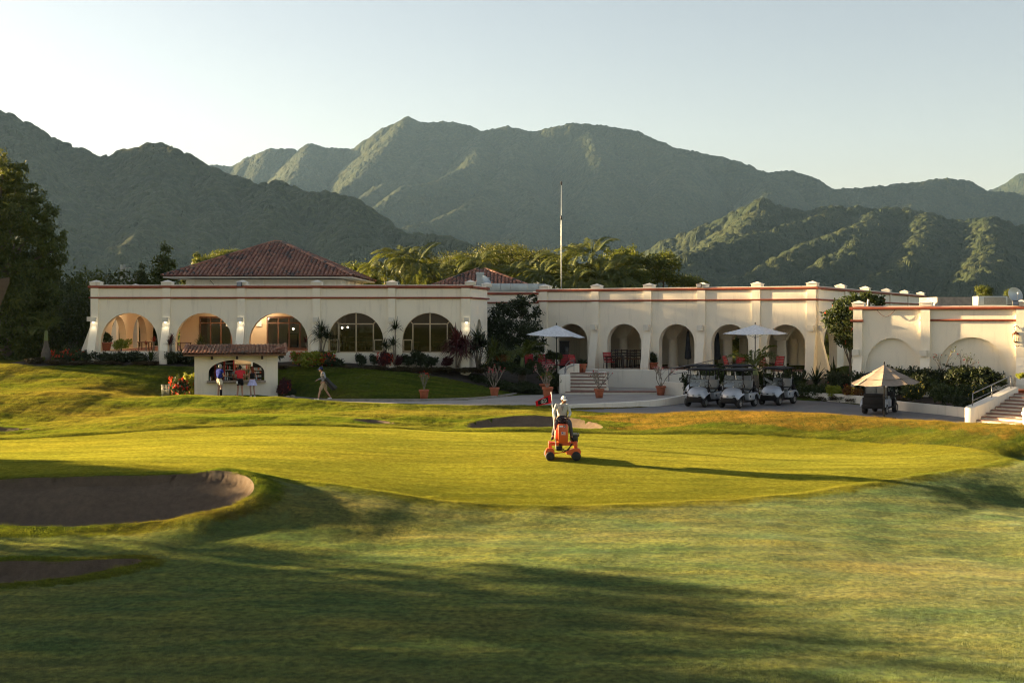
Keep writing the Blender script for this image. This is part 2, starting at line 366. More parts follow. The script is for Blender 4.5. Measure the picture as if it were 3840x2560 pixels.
QF = np.stack([ii[:-1, :-1], ii[:-1, 1:], ii[1:, 1:], ii[1:, :-1]], -1).reshape(-1, 4)
def cf(f): return ((f[:-1, :-1] + f[:-1, 1:] + f[1:, 1:] + f[1:, :-1]) / 4).ravel()
CL = np.zeros(len(QF), int)
for i, k in enumerate(('path', 'plaza', 'lot', 'green', 'sand', 'bed')): CL[(cf(FLD[k]) > 0) & ((CL == 0) | (k != 'bed'))] = i + 1
# turf near the front is the mown fairway, turf behind the green the drier rough
M_turf = grass('turf', (.058, .085, .018), (.09, .105, .022), (.15, .105, .032), .75, tuft=1.0, dew=.0)
M_fair = grass('fairway_turf', (.08, .115, .042), (.12, .14, .05), (.16, .13, .055), .4, sc=.8, tuft=.15)
M_green = grass('green_turf', (.155, .165, .014), (.185, .18, .016), (.21, .175, .02), .5, sc=.9, tuft=.42)
m, t, b, o = nodes('sand'); co = coords(t); n1 = noise(t, co, .8, 5); n2 = noise(t, co, 5, 6, .7); n3 = noise(t, co, 40, 3)
t.links.new(mixc(t, .5, ramp(t, n1.outputs[0], [(.3, (.15, .105, .065)), (.7, (.26, .19, .12))]), ramp(t, n2.outputs[0], [(.3, (.12, .085, .055)), (.7, (.29, .21, .135))])), b.inputs['Base Color'])
b.inputs['Roughness'].default_value = .95
h = N(t, 'ShaderNodeMath', operation='ADD'); t.links.new(n2.outputs[0], h.inputs[0]); t.links.new(n3.outputs[0], h.inputs[1]); bump(t, b, h.outputs[0], .9, .2); M_sand = m
def paving(name, ca, cb, bs):
    m, t, b, o = nodes(name); co = coords(t); n1 = noise(t, co, .5, 6, .65); n2 = noise(t, co, 6, 5); n3 = noise(t, coords(t, (.5, 2, 1)), 1.1, 4)
    a = mixc(t, .4, ramp(t, n1.outputs[0], [(.3, ca), (.7, cb)]), ramp(t, n2.outputs[0], [(.25, ca), (.75, cb)]))
    a = mixc(t, ramp(t, n3.outputs[0], [(.5, (0, 0, 0)), (.75, (.5, .5, .5))]), a, (.16, .10, .07))
    t.links.new(a, b.inputs['Base Color']); b.inputs['Roughness'].default_value = .72; bump(t, b, n2.outputs[0], .35, .03)
    return m
M_plaza = paving('pale_concrete', (.20, .19, .175), (.40, .37, .33), 2); M_lot = paving('grey_concrete', (.085, .085, .09), (.19, .185, .18), 2)
def submesh(name, sel, mats, mi=None):
    f = QF[sel]; u, inv = np.unique(f, return_inverse=True)
    return structure(link(name, np_mesh(name, VV[u], inv.reshape(f.shape), mats, True, mi)))
fc = VV[QF].mean(1)
nearb = np.maximum(sdf(BUNK[0][0], fc[:, 0], fc[:, 1]), sdf(BUNK[1][0], fc[:, 0], fc[:, 1]) - .3) > -.85
front = ((fc[:, 1] < 38) | ((fc[:, 1] < 44) & (fc[:, 0] > -7.2))) & ~nearb
sel = CL == 0
submesh('lawn', sel & ~front, M_turf); submesh('fairway', sel & front, M_fair)
submesh('putting_green', CL == 4, M_green)
sb = CL == 5
for i, P in enumerate(BUNK):
    k = sb & (np.array(sdf(P[0], fc[:, 0][None], fc[:, 1][None]))[0] > -.02)
    if k.any(): submesh('sand_bunker', k, M_sand)
submesh('forecourt', CL == 2, M_plaza); submesh('cart_yard', CL == 3, M_lot); submesh('footpath', CL == 1, M_lot); submesh('planting_bed', CL == 6, paint('bed_mulch', (.035, .026, .019), .95, .4, 2.5, .6, 12))
# blades of grass: small mats of real blades, set close together over the turf
def blade_mat(name, dark, light, dry, drymix, trans=.42, sc=1.0, dew=0, fcn=.34):
    m, t, b, o = nodes(name); co = coords(t); st = coords(t, (.35, 1.0, 1.0)); ge = t.nodes.new('ShaderNodeNewGeometry')
    big = noise(t, st, .22 * sc, 5, .6); mid = noise(t, st, 1.3 * sc, 5, .62); fine = noise(t, co, 7, 3, .6)
    a = mixc(t, ramp(t, mid.outputs[0], [(.38, (0, 0, 0)), (.62, (1, 1, 1))]), dark, light)
    a = mixc(t, ramp(t, big.outputs[0], [(.46, (0, 0, 0)), (.66, (drymix,) * 3)]), a, dry)
    str_ = noise(t, coords(t, (.12, 1.0, 1.0)), 2.2, 3, .6); a = mixc(t, 1.0, a, ramp(t, str_.outputs[0], [(.36, (.74, .78, .80)), (.64, (1.22, 1.18, 1.1))]), 'MULTIPLY')
    a = mixc(t, 1.0, a, ramp(t, fine.outputs[0], [(.32, (1 - fcn,) * 3), (.68, (1 + fcn,) * 3)]), 'MULTIPLY')
    a = mixc(t, 1.0, a, ramp(t, ge.outputs['Random Per Island'], [(0, (.8, .82, .85)), (1, (1.2, 1.16, 1.1))]), 'MULTIPLY')
    d = t.nodes.new('ShaderNodeBsdfDiffuse'); t.links.new(a, d.inputs[0]); tr = t.nodes.new('ShaderNodeBsdfTranslucent'); t.links.new(mixc(t, 1.0, a, (1.25, 1.15, .6), 'MULTIPLY'), tr.inputs[0])
    x = N(t, 'ShaderNodeMixShader'); x.inputs[0].default_value = trans; t.links.new(d.outputs[0], x.inputs[1]); t.links.new(tr.outputs[0], x.inputs[2])
    if dew:
        gl = N(t, 'ShaderNodeBsdfGlossy', Roughness=.6); gl.inputs[0].default_value = (.70, .95, 1, 1); y = N(t, 'ShaderNodeMixShader'); y.inputs[0].default_value = dew; t.links.new(x.outputs[0], y.inputs[1]); t.links.new(gl.outputs[0], y.inputs[2]); x = y
    t.links.new(x.outputs[0], o.inputs[0]); return m
B_turf = blade_mat('turf_blades', (.10, .155, .026), (.155, .19, .036), (.24, .19, .06), .6)
B_fair = blade_mat('fairway_blades', (.105, .17, .058), (.195, .22, .064), (.28, .215, .075), .45, .42, .9, .06, .5)
B_dry = blade_mat('dry_mound_blades', (.17, .155, .036), (.25, .19, .05), (.33, .21, .075), .7)
B_collar = blade_mat('collar_blades', (.14, .19, .036), (.19, .215, .042), (.24, .21, .05), .5, .4)
B_green = blade_mat('green_blades', (.215, .248, .052), (.24, .265, .056), (.265, .255, .058), .5, .4, .5)
def mat_mesh(n, h, wd, mat, seed, size=.5, lean=.35, clump=0):
    rs = np.random.RandomState(seed); p = rs.normal(size=(n, 2)) * size * .36; p = np.clip(p, -size, size); a = rs.rand(n) * 6.283; l = rs.rand(n) * lean; b_ = rs.rand(n) * 6.283; hh = h * rs.uniform(.6, 1.25, n)
    if clump: hh *= .55 + .9 * fnoise(p[:, 0] + 9, p[:, 1] + 9, .13, 2, seed)
    sx, sy = np.cos(a) * wd / 2, np.sin(a) * wd / 2; z0 = np.zeros(n) - .004
    V = np.stack([np.stack([p[:, 0] - sx, p[:, 1] - sy, z0], 1), np.stack([p[:, 0] + sx, p[:, 1] + sy, z0], 1), np.stack([p[:, 0] + np.cos(b_) * l * hh, p[:, 1] + np.sin(b_) * l * hh, hh], 1)], 1).reshape(-1, 3)
    return np_mesh('grass', V, np.arange(3 * n).reshape(-1, 3), mat, False)
def grass_field(mesh, mask_fn, x0, x1, y0, y1, step, seed, sc=(.95, 1.15)):
    rs = np.random.RandomState(seed); gx, gy = np.meshgrid(np.arange(x0, x1, step), np.arange(y0, y1, step)); gx = gx + rs.uniform(-.5, .5, gx.shape) * step * .5; gy = gy + rs.uniform(-.5, .5, gy.shape) * step * .5
    k = np.abs(gx) < .4235 * gy + 4; gx, gy = gx[k][None], gy[k][None]; fld = region_fields(gx, gy); k = mask_fn(gx, gy, fld); gx, gy = gx[k][None], gy[k][None]
    z = ground_z(gx, gy); e = .12; zx = (ground_z(gx + e, gy) - ground_z(gx - e, gy)) / (2 * e); zy = (ground_z(gx, gy + e) - ground_z(gx, gy - e)) / (2 * e)
    n = gx.size; me = bpy.data.meshes.new('grass_points'); me.vertices.add(n); me.vertices.foreach_set('co', np.stack([gx, gy, z], -1).astype(np.float32).ravel())
    ra = me.attributes.new('tilt', 'FLOAT_VECTOR', 'POINT'); ra.data.foreach_set('vector', np.stack([np.arctan(zy), -np.arctan(zx), 0 * zx], -1).astype(np.float32).ravel())
    sa = me.attributes.new('turn', 'FLOAT_VECTOR', 'POINT'); sa.data.foreach_set('vector', np.stack([0 * z, 0 * z, rs.rand(*z.shape) * 6.283], -1).astype(np.float32).ravel())
    za = me.attributes.new('size', 'FLOAT', 'POINT'); za.data.foreach_set('value', rs.uniform(*sc, n).astype(np.float32))
    src = link('grass', mesh); src.location = (float(gx[0, 0]), float(gy[0, 0]), float(z[0, 0])); src['kind'] = 'stuff'
    ob = link('grass', me); ob['kind'] = 'stuff'
    g = bpy.data.node_groups.new('grass_mats', 'GeometryNodeTree'); g.interface.new_socket('Geometry', in_out='INPUT', socket_type='NodeSocketGeometry'); g.interface.new_socket('Geometry', in_out='OUTPUT', socket_type='NodeSocketGeometry')
    gi, go = g.nodes.new('NodeGroupInput'), g.nodes.new('NodeGroupOutput'); oi = g.nodes.new('GeometryNodeObjectInfo'); oi.inputs['Object'].default_value = src; ip = g.nodes.new('GeometryNodeInstanceOnPoints'); ri = g.nodes.new('GeometryNodeRotateInstances')
    def at(nm, ty): q_ = g.nodes.new('GeometryNodeInputNamedAttribute'); q_.data_type = ty; q_.inputs['Name'].default_value = nm; return [o_ for o_ in q_.outputs if o_.enabled and o_.name == 'Attribute'][0]
    L = g.links.new; L(gi.outputs[0], ip.inputs['Points']); L(oi.outputs['Geometry'], ip.inputs['Instance']); L(at('tilt', 'FLOAT_VECTOR'), ip.inputs['Rotation']); L(at('size', 'FLOAT'), ip.inputs['Scale'])
    L(ip.outputs[0], ri.inputs['Instances']); L(at('turn', 'FLOAT_VECTOR'), ri.inputs['Rotation']); L(ri.outputs[0], go.inputs[0])
    md = ob.modifiers.new('grass_mats', 'NODES'); md.node_group = g; return ob
mound = lambda x, y, f: (x > 4.2 + 1.2 * np.sin(y * 1.7)) & (y > 45) & (f['green'] < -1.3 - .4 * np.sin(x * .9))
isfront = lambda x, y: ((y < 38) | ((y < 44) & (x > -7.2))) & (np.maximum(sdf(BUNK[0][0], x, y), sdf(BUNK[1][0], x, y) - .3) < -.85)
off = lambda f: (f['sand'] < -.06) & (f['plaza'] < -.12) & (f['lot'] < -.12) & (f['path'] < -.12) & (f['bed'] < -.02)
for k in range(2):
    grass_field(mat_mesh(1300, .020, .006, B_fair, 3 + k), lambda x, y, f: isfront(x, y) & off(f) & (f['green'] < -.75), -24, 26, 17 + k * .22, 46, .44, 11 + k)
    grass_field(mat_mesh(260, .032, .008, B_turf, 5 + k, size=.3), lambda x, y, f: ~isfront(x, y) & off(f) & (f['green'] < -.75) & ~mound(x, y, f), -34, 26, 27 + k * .19, 71, .38, 21 + k)
    grass_field(mat_mesh(260, .034, .008, B_dry, 15 + k, size=.3), lambda x, y, f: ~isfront(x, y) & off(f) & (f['green'] < -.75) & mound(x, y, f), 2, 26, 43 + k * .19, 60, .38, 51 + k)
    grass_field(mat_mesh(420, .02, .006, B_collar, 9 + k, size=.3), lambda x, y, f: off(f) & (f['green'] < -.02) & (f['green'] > -.85), -24, 20, 33 + k * .13, 53, .26, 41 + k)
    grass_field(mat_mesh(1500, .012, .005, B_green, 7 + k), lambda x, y, f: (f['green'] > .15), -24, 20, 34 + k * .24, 52, .48, 31 + k)
# the land beyond, out to the foot of the hills
q = [-9000, -52, 48, 9000]; r_ = [-300, 6, 112, 14000]; mb = MB()
for i in range(3):
    for j in range(3):
        if i == 1 and j == 1: continue
        mb.add([(q[i], r_[j], .5), (q[i + 1], r_[j], .5), (q[i + 1], r_[j + 1], .5), (q[i], r_[j + 1], .5)], [(0, 1, 2, 3)])
structure(mb.build('ground', M_turf))

# ---------------------------------------------------------------- hills
def crowns(x, y, sc, seed):
    """rounded tree crowns: 1 at a crown's middle, 0 between crowns"""
    i = np.floor(x / sc).astype(int); j = np.floor(y / sc).astype(int); T = np.random.RandomState(seed).rand(128, 128, 3); best = np.full(x.shape, 9.0); hv = np.zeros(x.shape)
    for a in (-1, 0, 1):
        for b_ in (-1, 0, 1):
            c = T[(i + a) % 128, (j + b_) % 128]
            d = ((i + a + c[..., 0]) * sc - x) ** 2 + ((j + b_ + c[..., 1]) * sc - y) ** 2; d = np.sqrt(d) / sc
            k = d < best; best = np.where(k, d, best); hv = np.where(k, c[..., 2], hv)
    return np.sqrt(np.clip(1 - (best / .85) ** 2, 0, 1)) * (.45 + .75 * hv)
def hill(name, ridges, d0, d1, dd, p0, p1, mat, slope, cs, ca, seed, na=1.0, dp=3.6, gsc=260):
    px = np.arange(p0, p1, dp); dep = np.arange(d0, d1, dd)
    PX, D = np.meshgrid(px, dep); x = (PX - 1920) / F * D; y = D
    wx = x + (fnoise(x, y, gsc, 3, seed) - .5) * gsc * .45; wy = y + (fnoise(x, y, gsc, 3, seed + 1) - .5) * gsc * .45
    z = np.full(x.shape, -500.0)
    for rd in ridges:
        sl = slope * rd[0]; P = np.array([I(*c) for c in rd[1:]])
        ax, ay = (x, y) if rd[0] <= 1 else (wx, wy)
        for a, b_ in zip(P[:-1], P[1:]):
            e = (b_ - a)[:2]; t_ = np.clip(((x - a[0]) * e[0] + (y - a[1]) * e[1]) / (e @ e), 0, 1)
            dist = np.hypot(x - a[0] - t_ * e[0], y - a[1] - t_ * e[1]); zr = a[2] + t_ * (b_[2] - a[2])
            dm = dist * (1 + .9 * (fnoise(wx, wy, gsc, 4, seed + 3, .5, True) - .5) * sm(0, 200, dist))
            z = np.maximum(z, zr - sl * (np.sqrt(dm ** 2 + 20 ** 2) - 20))
    z = z + (fnoise(x, y, gsc * .3, 4, seed + 5, .55) - .5) * 14 * na
    z = z + crowns(x, y, cs, seed + 7) * ca + crowns(x, y, cs * 2.7, seed + 8) * ca * .8 - ca
    z = np.maximum(z, -2)
    n_, m_ = x.shape; ii = np.arange(n_ * m_).reshape(n_, m_)
    f = np.stack([ii[:-1, :-1], ii[:-1, 1:], ii[1:, 1:], ii[1:, :-1]], -1).reshape(-1, 4)
    zz = z.ravel(); f = f[(zz[f] > -1.9).any(1)]; u, inv = np.unique(f, return_inverse=True)
    v = np.stack([x, y, z], -1).reshape(-1, 3)[u]
    return structure(link(name, np_mesh(name, v, inv.reshape(f.shape), mat, False)))
def forest_mat(name, a, c, sc):
    m, t, b, o = nodes(name); co = coords(t)
    n1 = noise(t, co, .012 * sc, 4); n2 = noise(t, co, .11 * sc, 3, .7); n3 = noise(t, co, .5, 2)
    k = mixc(t, .6, ramp(t, n1.outputs[0], [(.35, a), (.7, c)]), ramp(t, n2.outputs[0], [(.25, [q * .55 for q in a]), (.5, a), (.78, [q * 1.5 for q in c])]))
    t.links.new(k, b.inputs['Base Color']); b.inputs['Roughness'].default_value = .9; b.inputs['Specular IOR Level'].default_value = .1
    bump(t, b, n2.outputs[0], 1.0, 5.0); return m
M_forest = forest_mat('hill_forest', (.015, .026, .010), (.042, .047, .015), 1)
LEFT = [(1.12, (-760,40,1850),(-500,180,1850),(-260,330,1870),(-60,410,1900),(0,430,1900),(49,449,1900),(106,488,1900),(204,534,1900),(286,566,1900),(384,600,1900),(457,580,1900),(522,559,1900),(580,543,1900),(653,559,1880),(735,606,1850),(857,660,1800),(947,702,1760),(1037,688,1740),(1126,727,1700),(1225,733,1660),(1306,767,1620),(1404,843,1560),(1486,873,1520),(1567,897,1480),(1649,884,1460),(1739,914,1430),(1837,955,1400),(1960,1020,1360)),  # unseen left end of the crest raised so that it shades this hill
 (1.0, (580,543,1900),(600,700,1650),(560,860,1400),(420,1000,1200)), (1.0, (0,430,1900),(120,640,1600),(160,860,1350),(60,1000,1150)), (1.0, (1037,688,1740),(1000,830,1520),(930,960,1330),(820,1060,1200)),
 (1.0, (1306,767,1620),(1330,900,1420),(1290,1020,1280)), (1.0,(300,568,1900),(360,760,1600),(300,950,1300)), (1.0, (800,640,1820),(800,790,1580),(720,940,1350))]
hill('left_hill', LEFT, 1060, 2060, 5.5, -740, 2000, M_forest, .66, 13, 8, 3)
CENTRE = [(1.35, (600,700,4300),(700,660,4300),(790,622,4300),(860,625,4300),(940,590,4300),(1020,558,4300),(1090,560,4300),(1110,580,4300),(1165,542,4300),(1230,558,4300),(1340,562,4300),(1390,520,4300),(1450,480,4300),(1530,440,4300),(1570,460,4300),(1650,456,4300),(1700,456,4300),(1760,470,4300),(1800,495,4300),(1900,475,4250),(2000,496,4250),(2070,480,4200),(2150,466,4200),(2250,471,4200),(2380,490,4150),(2480,535,4100),(2560,565,4100),(2700,590,4050),(2800,620,4000),(2880,650,4000),(2960,638,3950),(3040,664,3900),(3130,713,3850),(3220,710,3900),(3400,690,3950),(3550,672,3950),(3620,675,3950),(3700,715,3900),(3840,732,3850),(4000,760,3800)),
 (1.1, (1535,442,4300),(1470,520,4080),(1404,596,3900),(1339,678,3700),(1250,740,3500)), (1.1, (1633,458,4300),(1625,520,4150),(1600,590,3980),(1502,686,3720),(1437,694,3600),(1322,776,3350)), (1.1, (1800,497,4290),(1790,560,4000),(1771,620,3750),(1640,678,3550),(1527,700,3450),(1380,800,3200)),
 (1.1, (1960,490,4240),(1900,640,3800),(1800,740,3400),(1722,792,3200),(1592,841,3000),(1486,862,2900)), (1.0, (2200,470,4200),(2250,620,3850),(2200,760,3500),(2080,880,3200)), (1.0, (2560,566,4090),(2520,700,3700),(2400,820,3400),(2300,900,3150)),
 (1.1, (1165,545,4290),(1120,640,4000),(1050,720,3800)), (1.1,(2900,648,3970),(2880,730,3600),(2800,800,3300)), (1.1,(3480,682,3940),(3420,760,3600),(3300,830,3300)), (1.0,(1900,640,3800),(2000,760,3400),(1960,900,3000))]
hill('middle_mountain', CENTRE, 2850, 4480, 8.5, 560, 3960, M_forest, .62, 12, 6, 21, .8, gsc=420)
RIGHT = [(1.3, (2400,960,2250),(2532,893,2250),(2640,850,2250),(2736,808,2250),(2800,775,2250),(2859,753,2250),(2940,784,2230),(3020,795,2230),(3104,780,2200),(3185,780,2200),(3260,790,2200),(3349,784,2200),(3471,800,2150),(3593,841,2100),(3700,826,2050),(3840,857,2000),(4000,890,1950)),
 (1.15, (3128,784,2200),(3040,825,2080),(2940,857,1990),(2777,890,1880),(2573,960,1750)), (1.15, (3290,788,2200),(3242,841,2000),(3150,875,1900),(3063,906,1820),(2940,963,1700),(2736,1069,1560)), (1.15, (3242,841,2000),(3200,930,1750),(3128,975,1650),(2940,1055,1520)),
 (1.1, (3471,800,2150),(3450,900,1850),(3380,990,1650),(3250,1080,1500)), (1.15, (2859,753,2250),(2830,830,2050),(2740,900,1900),(2650,980,1750)), (1.0, (3700,826,2050),(3720,930,1750),(3660,1030,1550)), (1.0, (3593,841,2100),(3560,930,1850),(3500,1010,1650))]
hill('right_hill', RIGHT, 1460, 2400, 5.5, 2360, 3980, M_forest, .6, 14, 8.5, 40, .7)
hill('far_peak', [(1.0, (3500,830,6000),(3640,750,6000),(3720,712,6000),(3840,652,6000),(3960,600,6000),(4100,640,6000))], 5200, 6150, 16, 3480, 4000, M_forest, .6, 18, 8, 60)
# the morning air between here and the hills
m = bpy.data.materials.new('haze'); m.use_nodes = True; t = m.node_tree; t.nodes.remove(t.nodes['Principled BSDF'])
v = t.nodes.new('ShaderNodeVolumePrincipled'); v.inputs['Color'].default_value = (.33, .56, .90, 1); v.inputs['Density'].default_value = .000032; v.inputs['Anisotropy'].default_value = .25
t.links.new(v.outputs[0], t.nodes['Material Output'].inputs['Volume'])
m.cycles.volume_sampling = 'DISTANCE'; m.cycles.homogeneous_volume = True
mb = MB().bbox((-1500, -260, -4), (3200, 6400, 960)); o = mb.build('haze', m); o['kind'] = 'stuff'
# ---------------------------------------------------------------- building materials
def stucco(name, col, dirt=.35):
    m, t, b, o = nodes(name); co = coords(t); n1 = noise(t, co, .7, 6, .6); n2 = noise(t, coords(t, (2.2, 2.2, .35)), 1.6, 5, .6); n3 = noise(t, co, 26, 3)
    a = ramp(t, n1.outputs[0], [(.3, [c * .95 for c in col]), (.7, col)])
    a = mixc(t, ramp(t, n2.outputs[0], [(.55, (0, 0, 0)), (.8, (dirt,) * 3)]), a, (.30, .27, .22))
    t.links.new(a, b.inputs['Base Color']); b.inputs['Roughness'].default_value = .85; b.inputs['Specular IOR Level'].default_value = .2
    h = N(t, 'ShaderNodeMath', operation='ADD'); t.links.new(n1.outputs[0], h.inputs[0]); t.links.new(n3.outputs[0], h.inputs[1]); bump(t, b, h.outputs[0], .25, .03)
    return m
M_wall = stucco('cream_stucco', (.87, .81, .67), .28)
M_white = stucco('white_stucco', (.74, .70, .60), .5)
M_cap = stucco('weathered_cap', (.78, .74, .65), .9)
M_peach = stucco('glow_tinted_plaster', (.74, .58, .37), .1)  # the arcade's warm glow is put into this plaster colour
M_band = paint('red_brown_band', (.26, .055, .022), .6, .25, 2, .2, 20)
M_roofdeck = paint('roof_deck', (.4, .38, .34), .9, .2)
M_tilefloor = paint('red_floor_tile', (.25, .10, .06), .6, .2, 4)
M_terr = paint('terracotta_edge', (.22, .12, .09), .75, .25, 5, .2)
M_wood = paint('stained_wood', (.16, .075, .035), .5, .3, 6)
M_darkwood = paint('dark_wood', (.035, .022, .016), .6, .3, 8)
M_black = paint('black_plastic', (.010, .010, .011), .6, .2, 6, spec=.25)
M_blackmetal = paint('black_metal', (.02, .02, .02), .4, .2, 9, metal=.3)
M_frame = paint('cream_frame', (.45, .36, .24), .5, .12, 4)
M_steel = paint('brushed_steel', (.26, .26, .26), .45, .08, 8, metal=1)
M_galv = paint('galvanised_duct', (.42, .47, .48), .45, .12, 2, metal=.55)
M_lampbox = paint('lamp_box', (.70, .67, .58), .7, .08, 3)
M_room = paint('dim_room', (.035, .028, .021), .9, .3, .8)  # near-black colour stands in for the dimness indoors
M_picture = paint('picture_print', (.12, .14, .13), .5, .6, 3)
def emitter(name, col, s):
    m = bpy.data.materials.new(name); m.use_nodes = True; t = m.node_tree; t.nodes.remove(t.nodes['Principled BSDF'])
    e = N(t, 'ShaderNodeEmission', Color=(*col, 1), Strength=s); t.links.new(e.outputs[0], t.nodes['Material Output'].inputs[0]); return m
M_bulb = emitter('lit_bulb', (1, .86, .62), 2.2)
def glassy(name, tint, refl=.5):
    """thin window glass: mostly see-through, mirror-like at a slant"""
    m = bpy.data.materials.new(name); m.use_nodes = True; t = m.node_tree; t.nodes.remove(t.nodes['Principled BSDF'])
    a = N(t, 'ShaderNodeBsdfTransparent', Color=(*tint, 1)); g = N(t, 'ShaderNodeBsdfGlossy', Roughness=.03); f = N(t, 'ShaderNodeFresnel', IOR=1.5)
    k = N(t, 'ShaderNodeMath', operation='MULTIPLY_ADD'); t.links.new(f.outputs[0], k.inputs[0]); k.inputs[1].default_value = 1.0; k.inputs[2].default_value = .0
    x = N(t, 'ShaderNodeMixShader'); t.links.new(k.outputs[0], x.inputs[0]); t.links.new(a.outputs[0], x.inputs[1]); t.links.new(g.outputs[0], x.inputs[2])
    t.links.new(x.outputs[0], t.nodes['Material Output'].inputs[0]); return m
M_glass = glassy('window_glass', (.80, .82, .80))
m, t, b, o = nodes('roof_tile')                                          # fired clay, each tile its own shade, some black with age
oi = t.nodes.new('ShaderNodeObjectInfo'); ge = t.nodes.new('ShaderNodeNewGeometry'); ad = N(t, 'ShaderNodeMath', operation='ADD'); fr = N(t, 'ShaderNodeMath', operation='FRACT')
t.links.new(oi.outputs['Random'], ad.inputs[0]); t.links.new(ge.outputs['Random Per Island'], ad.inputs[1]); t.links.new(ad.outputs[0], fr.inputs[0])
c1 = ramp(t, fr.outputs[0], [(0, (.14, .05, .028)), (.45, (.27, .105, .055)), (.8, (.38, .17, .095)), (1, (.20, .11, .075))])
co = coords(t); n1 = noise(t, co, .55, 3); n2 = noise(t, co, 3.4, 4, .7)
q = N(t, 'ShaderNodeMath', operation='MULTIPLY_ADD'); t.links.new(n1.outputs[0], q.inputs[0]); q.inputs[1].default_value = .5; t.links.new(n2.outputs[0], q.inputs[2])
q2 = N(t, 'ShaderNodeMath', operation='MULTIPLY_ADD'); t.links.new(fr.outputs[0], q2.inputs[0]); q2.inputs[1].default_value = .22; t.links.new(q.outputs[0], q2.inputs[2])
a = mixc(t, ramp(t, q2.outputs[0], [(.90, (0, 0, 0)), (1.02, (1, 1, 1))]), c1, (.022, .02, .019))
t.links.new(a, b.inputs['Base Color']); b.inputs['Roughness'].default_value = .55; bump(t, b, n2.outputs[0], .3, .02); M_tile = m

# ---------------------------------------------------------------- building helpers
def facade(mb, x0, x1, z0, z1, th, ops, y=0, m=0, mi=None, seg=14):
    """a wall in the local x-z plane, front at y, with arched openings (centre, width, sill, spring height, rise)"""
    mi = m if mi is None else mi; cur = x0; ops = sorted(ops)
    def q(a, b_, c, d, mm=m): mb.add([a, b_, c, d], [(0, 1, 2, 3)], mm)
    def solid(a, b_, lo, hi):
        q((a, y, lo), (b_, y, lo), (b_, y, hi), (a, y, hi)); q((b_, y + th, lo), (a, y + th, lo), (a, y + th, hi), (b_, y + th, hi), mi)
    for c, w_, sl, sp, rs in ops:
        a, b_ = c - w_ / 2, c + w_ / 2; solid(cur, a, z0, z1)
        if sl > z0 + 1e-3:
            solid(a, b_, z0, sl); q((a, y, sl), (b_, y, sl), (b_, y + th, sl), (a, y + th, sl), mi)
        q((a, y, sl), (a, y + th, sl), (a, y + th, sp), (a, y, sp), mi); q((b_, y + th, sl), (b_, y, sl), (b_, y, sp), (b_, y + th, sp), mi)
        P = [(c - w_ / 2 * math.cos(math.pi * k / seg), sp + rs * math.sin(math.pi * k / seg)) for k in range(seg + 1)]
        for (xa, za), (xb, zb) in zip(P[:-1], P[1:]):
            q((xa, y, za), (xb, y, zb), (xb, y, z1), (xa, y, z1)); q((xb, y + th, zb), (xa, y + th, za), (xa, y + th, z1), (xb, y + th, z1), mi)
            q((xa, y, za), (xa, y + th, za), (xb, y + th, zb), (xb, y, zb), mi)
        cur = b_
    solid(cur, x1, z0, z1)
    q((x0, y, z1), (x1, y, z1), (x1, y + th, z1), (x0, y + th, z1)); q((x0, y, z0), (x0, y, z1), (x0, y + th, z1), (x0, y + th, z0)); q((x1, y, z1), (x1, y, z0), (x1, y + th, z0), (x1, y + th, z1))
    return mb
def facade_part(name, mats, parent, *a, loc=None, rz=0, **k):
    mb = MB(); facade(mb, *a, **k); return link(name, mb.mesh(name, mats), parent, loc, rz)

def buttress_mesh(z0, ztop, zlamp, wd=.44, out=.10, foot=.75):
    """a flat pilaster that flares out into a sloping foot below its lamp"""
    mb = MB(); p = [(.02, z0), (-foot, z0), (-foot * .93, z0 + (zlamp - z0) * .40), (-out - .04, zlamp - .12), (-out, zlamp), (-out, ztop), (.02, ztop)]
    mb.prism(p, 'x', -wd / 2, wd / 2); return mb.mesh('buttress', M_wall)
def cap_mesh(w_=.6, h=.17, p=.13):
    mb = MB(); mb.box((0, 0, h / 2), (w_, w_, h)); a = w_ / 2 + .03
    mb.add([(-a, -a, h), (a, -a, h), (a, a, h), (-a, a, h), (0, 0, h + p)], [(0, 1, 4), (1, 2, 4), (2, 3, 4), (3, 0, 4), (3, 2, 1, 0)])
    mb.box((0, 0, h - .012), (w_ + .075, w_ + .075, .03))
    return mb.mesh('pillar_cap', M_cap)
CAP = cap_mesh()
def lampbox(par, x, y, z, lit=False, sz=(.30, .24, .30)):
    mb = MB(); a, d, h = sz
    mb.box((0, 0, h / 2 - .015), (a, d, .03)).box((-a / 2 + .012, 0, 0), (.024, d, h - .06)).box((a / 2 - .012, 0, 0), (.024, d, h - .06)).box((0, -d / 2 + .012, 0), (a - .05, .024, h - .06))
    o = mb.build('wall_lamp', M_lampbox, par, (x, y - d / 2, z))
    if lit:
        MB().ball((0, .0, -.12), .05, 8).build('bulb', M_bulb, o)
        l = bpy.data.lights.new('lamp_light', 'SPOT'); l.energy = 1.3; l.color = (1, .80, .52); l.shadow_soft_size = .06; l.spot_size = R(130); l.spot_blend = .8
        lo = bpy.data.objects.new('lamp_light', l); COL.objects.link(lo); lo.parent = o; lo.location = (0, -.05, -.2); lo.rotation_euler = (R(-18), 0, 0)
    return o
def floodlight(par, x, y, z, rz=0):
    o = MB().rbox((0, 0, 0), (.3, .09, .26), .02, rot=Matrix.Rotation(R(-12), 3, 'X')).box((0, .1, -.06), (.06, .2, .04)).build('floodlight', M_blackmetal, par, (x, y, z), rz)
    MB().box((0, -.055, .0), (.24, .012, .2), rot=Matrix.Rotation(R(-12), 3, 'X')).build('lens', M_steel, o); return o
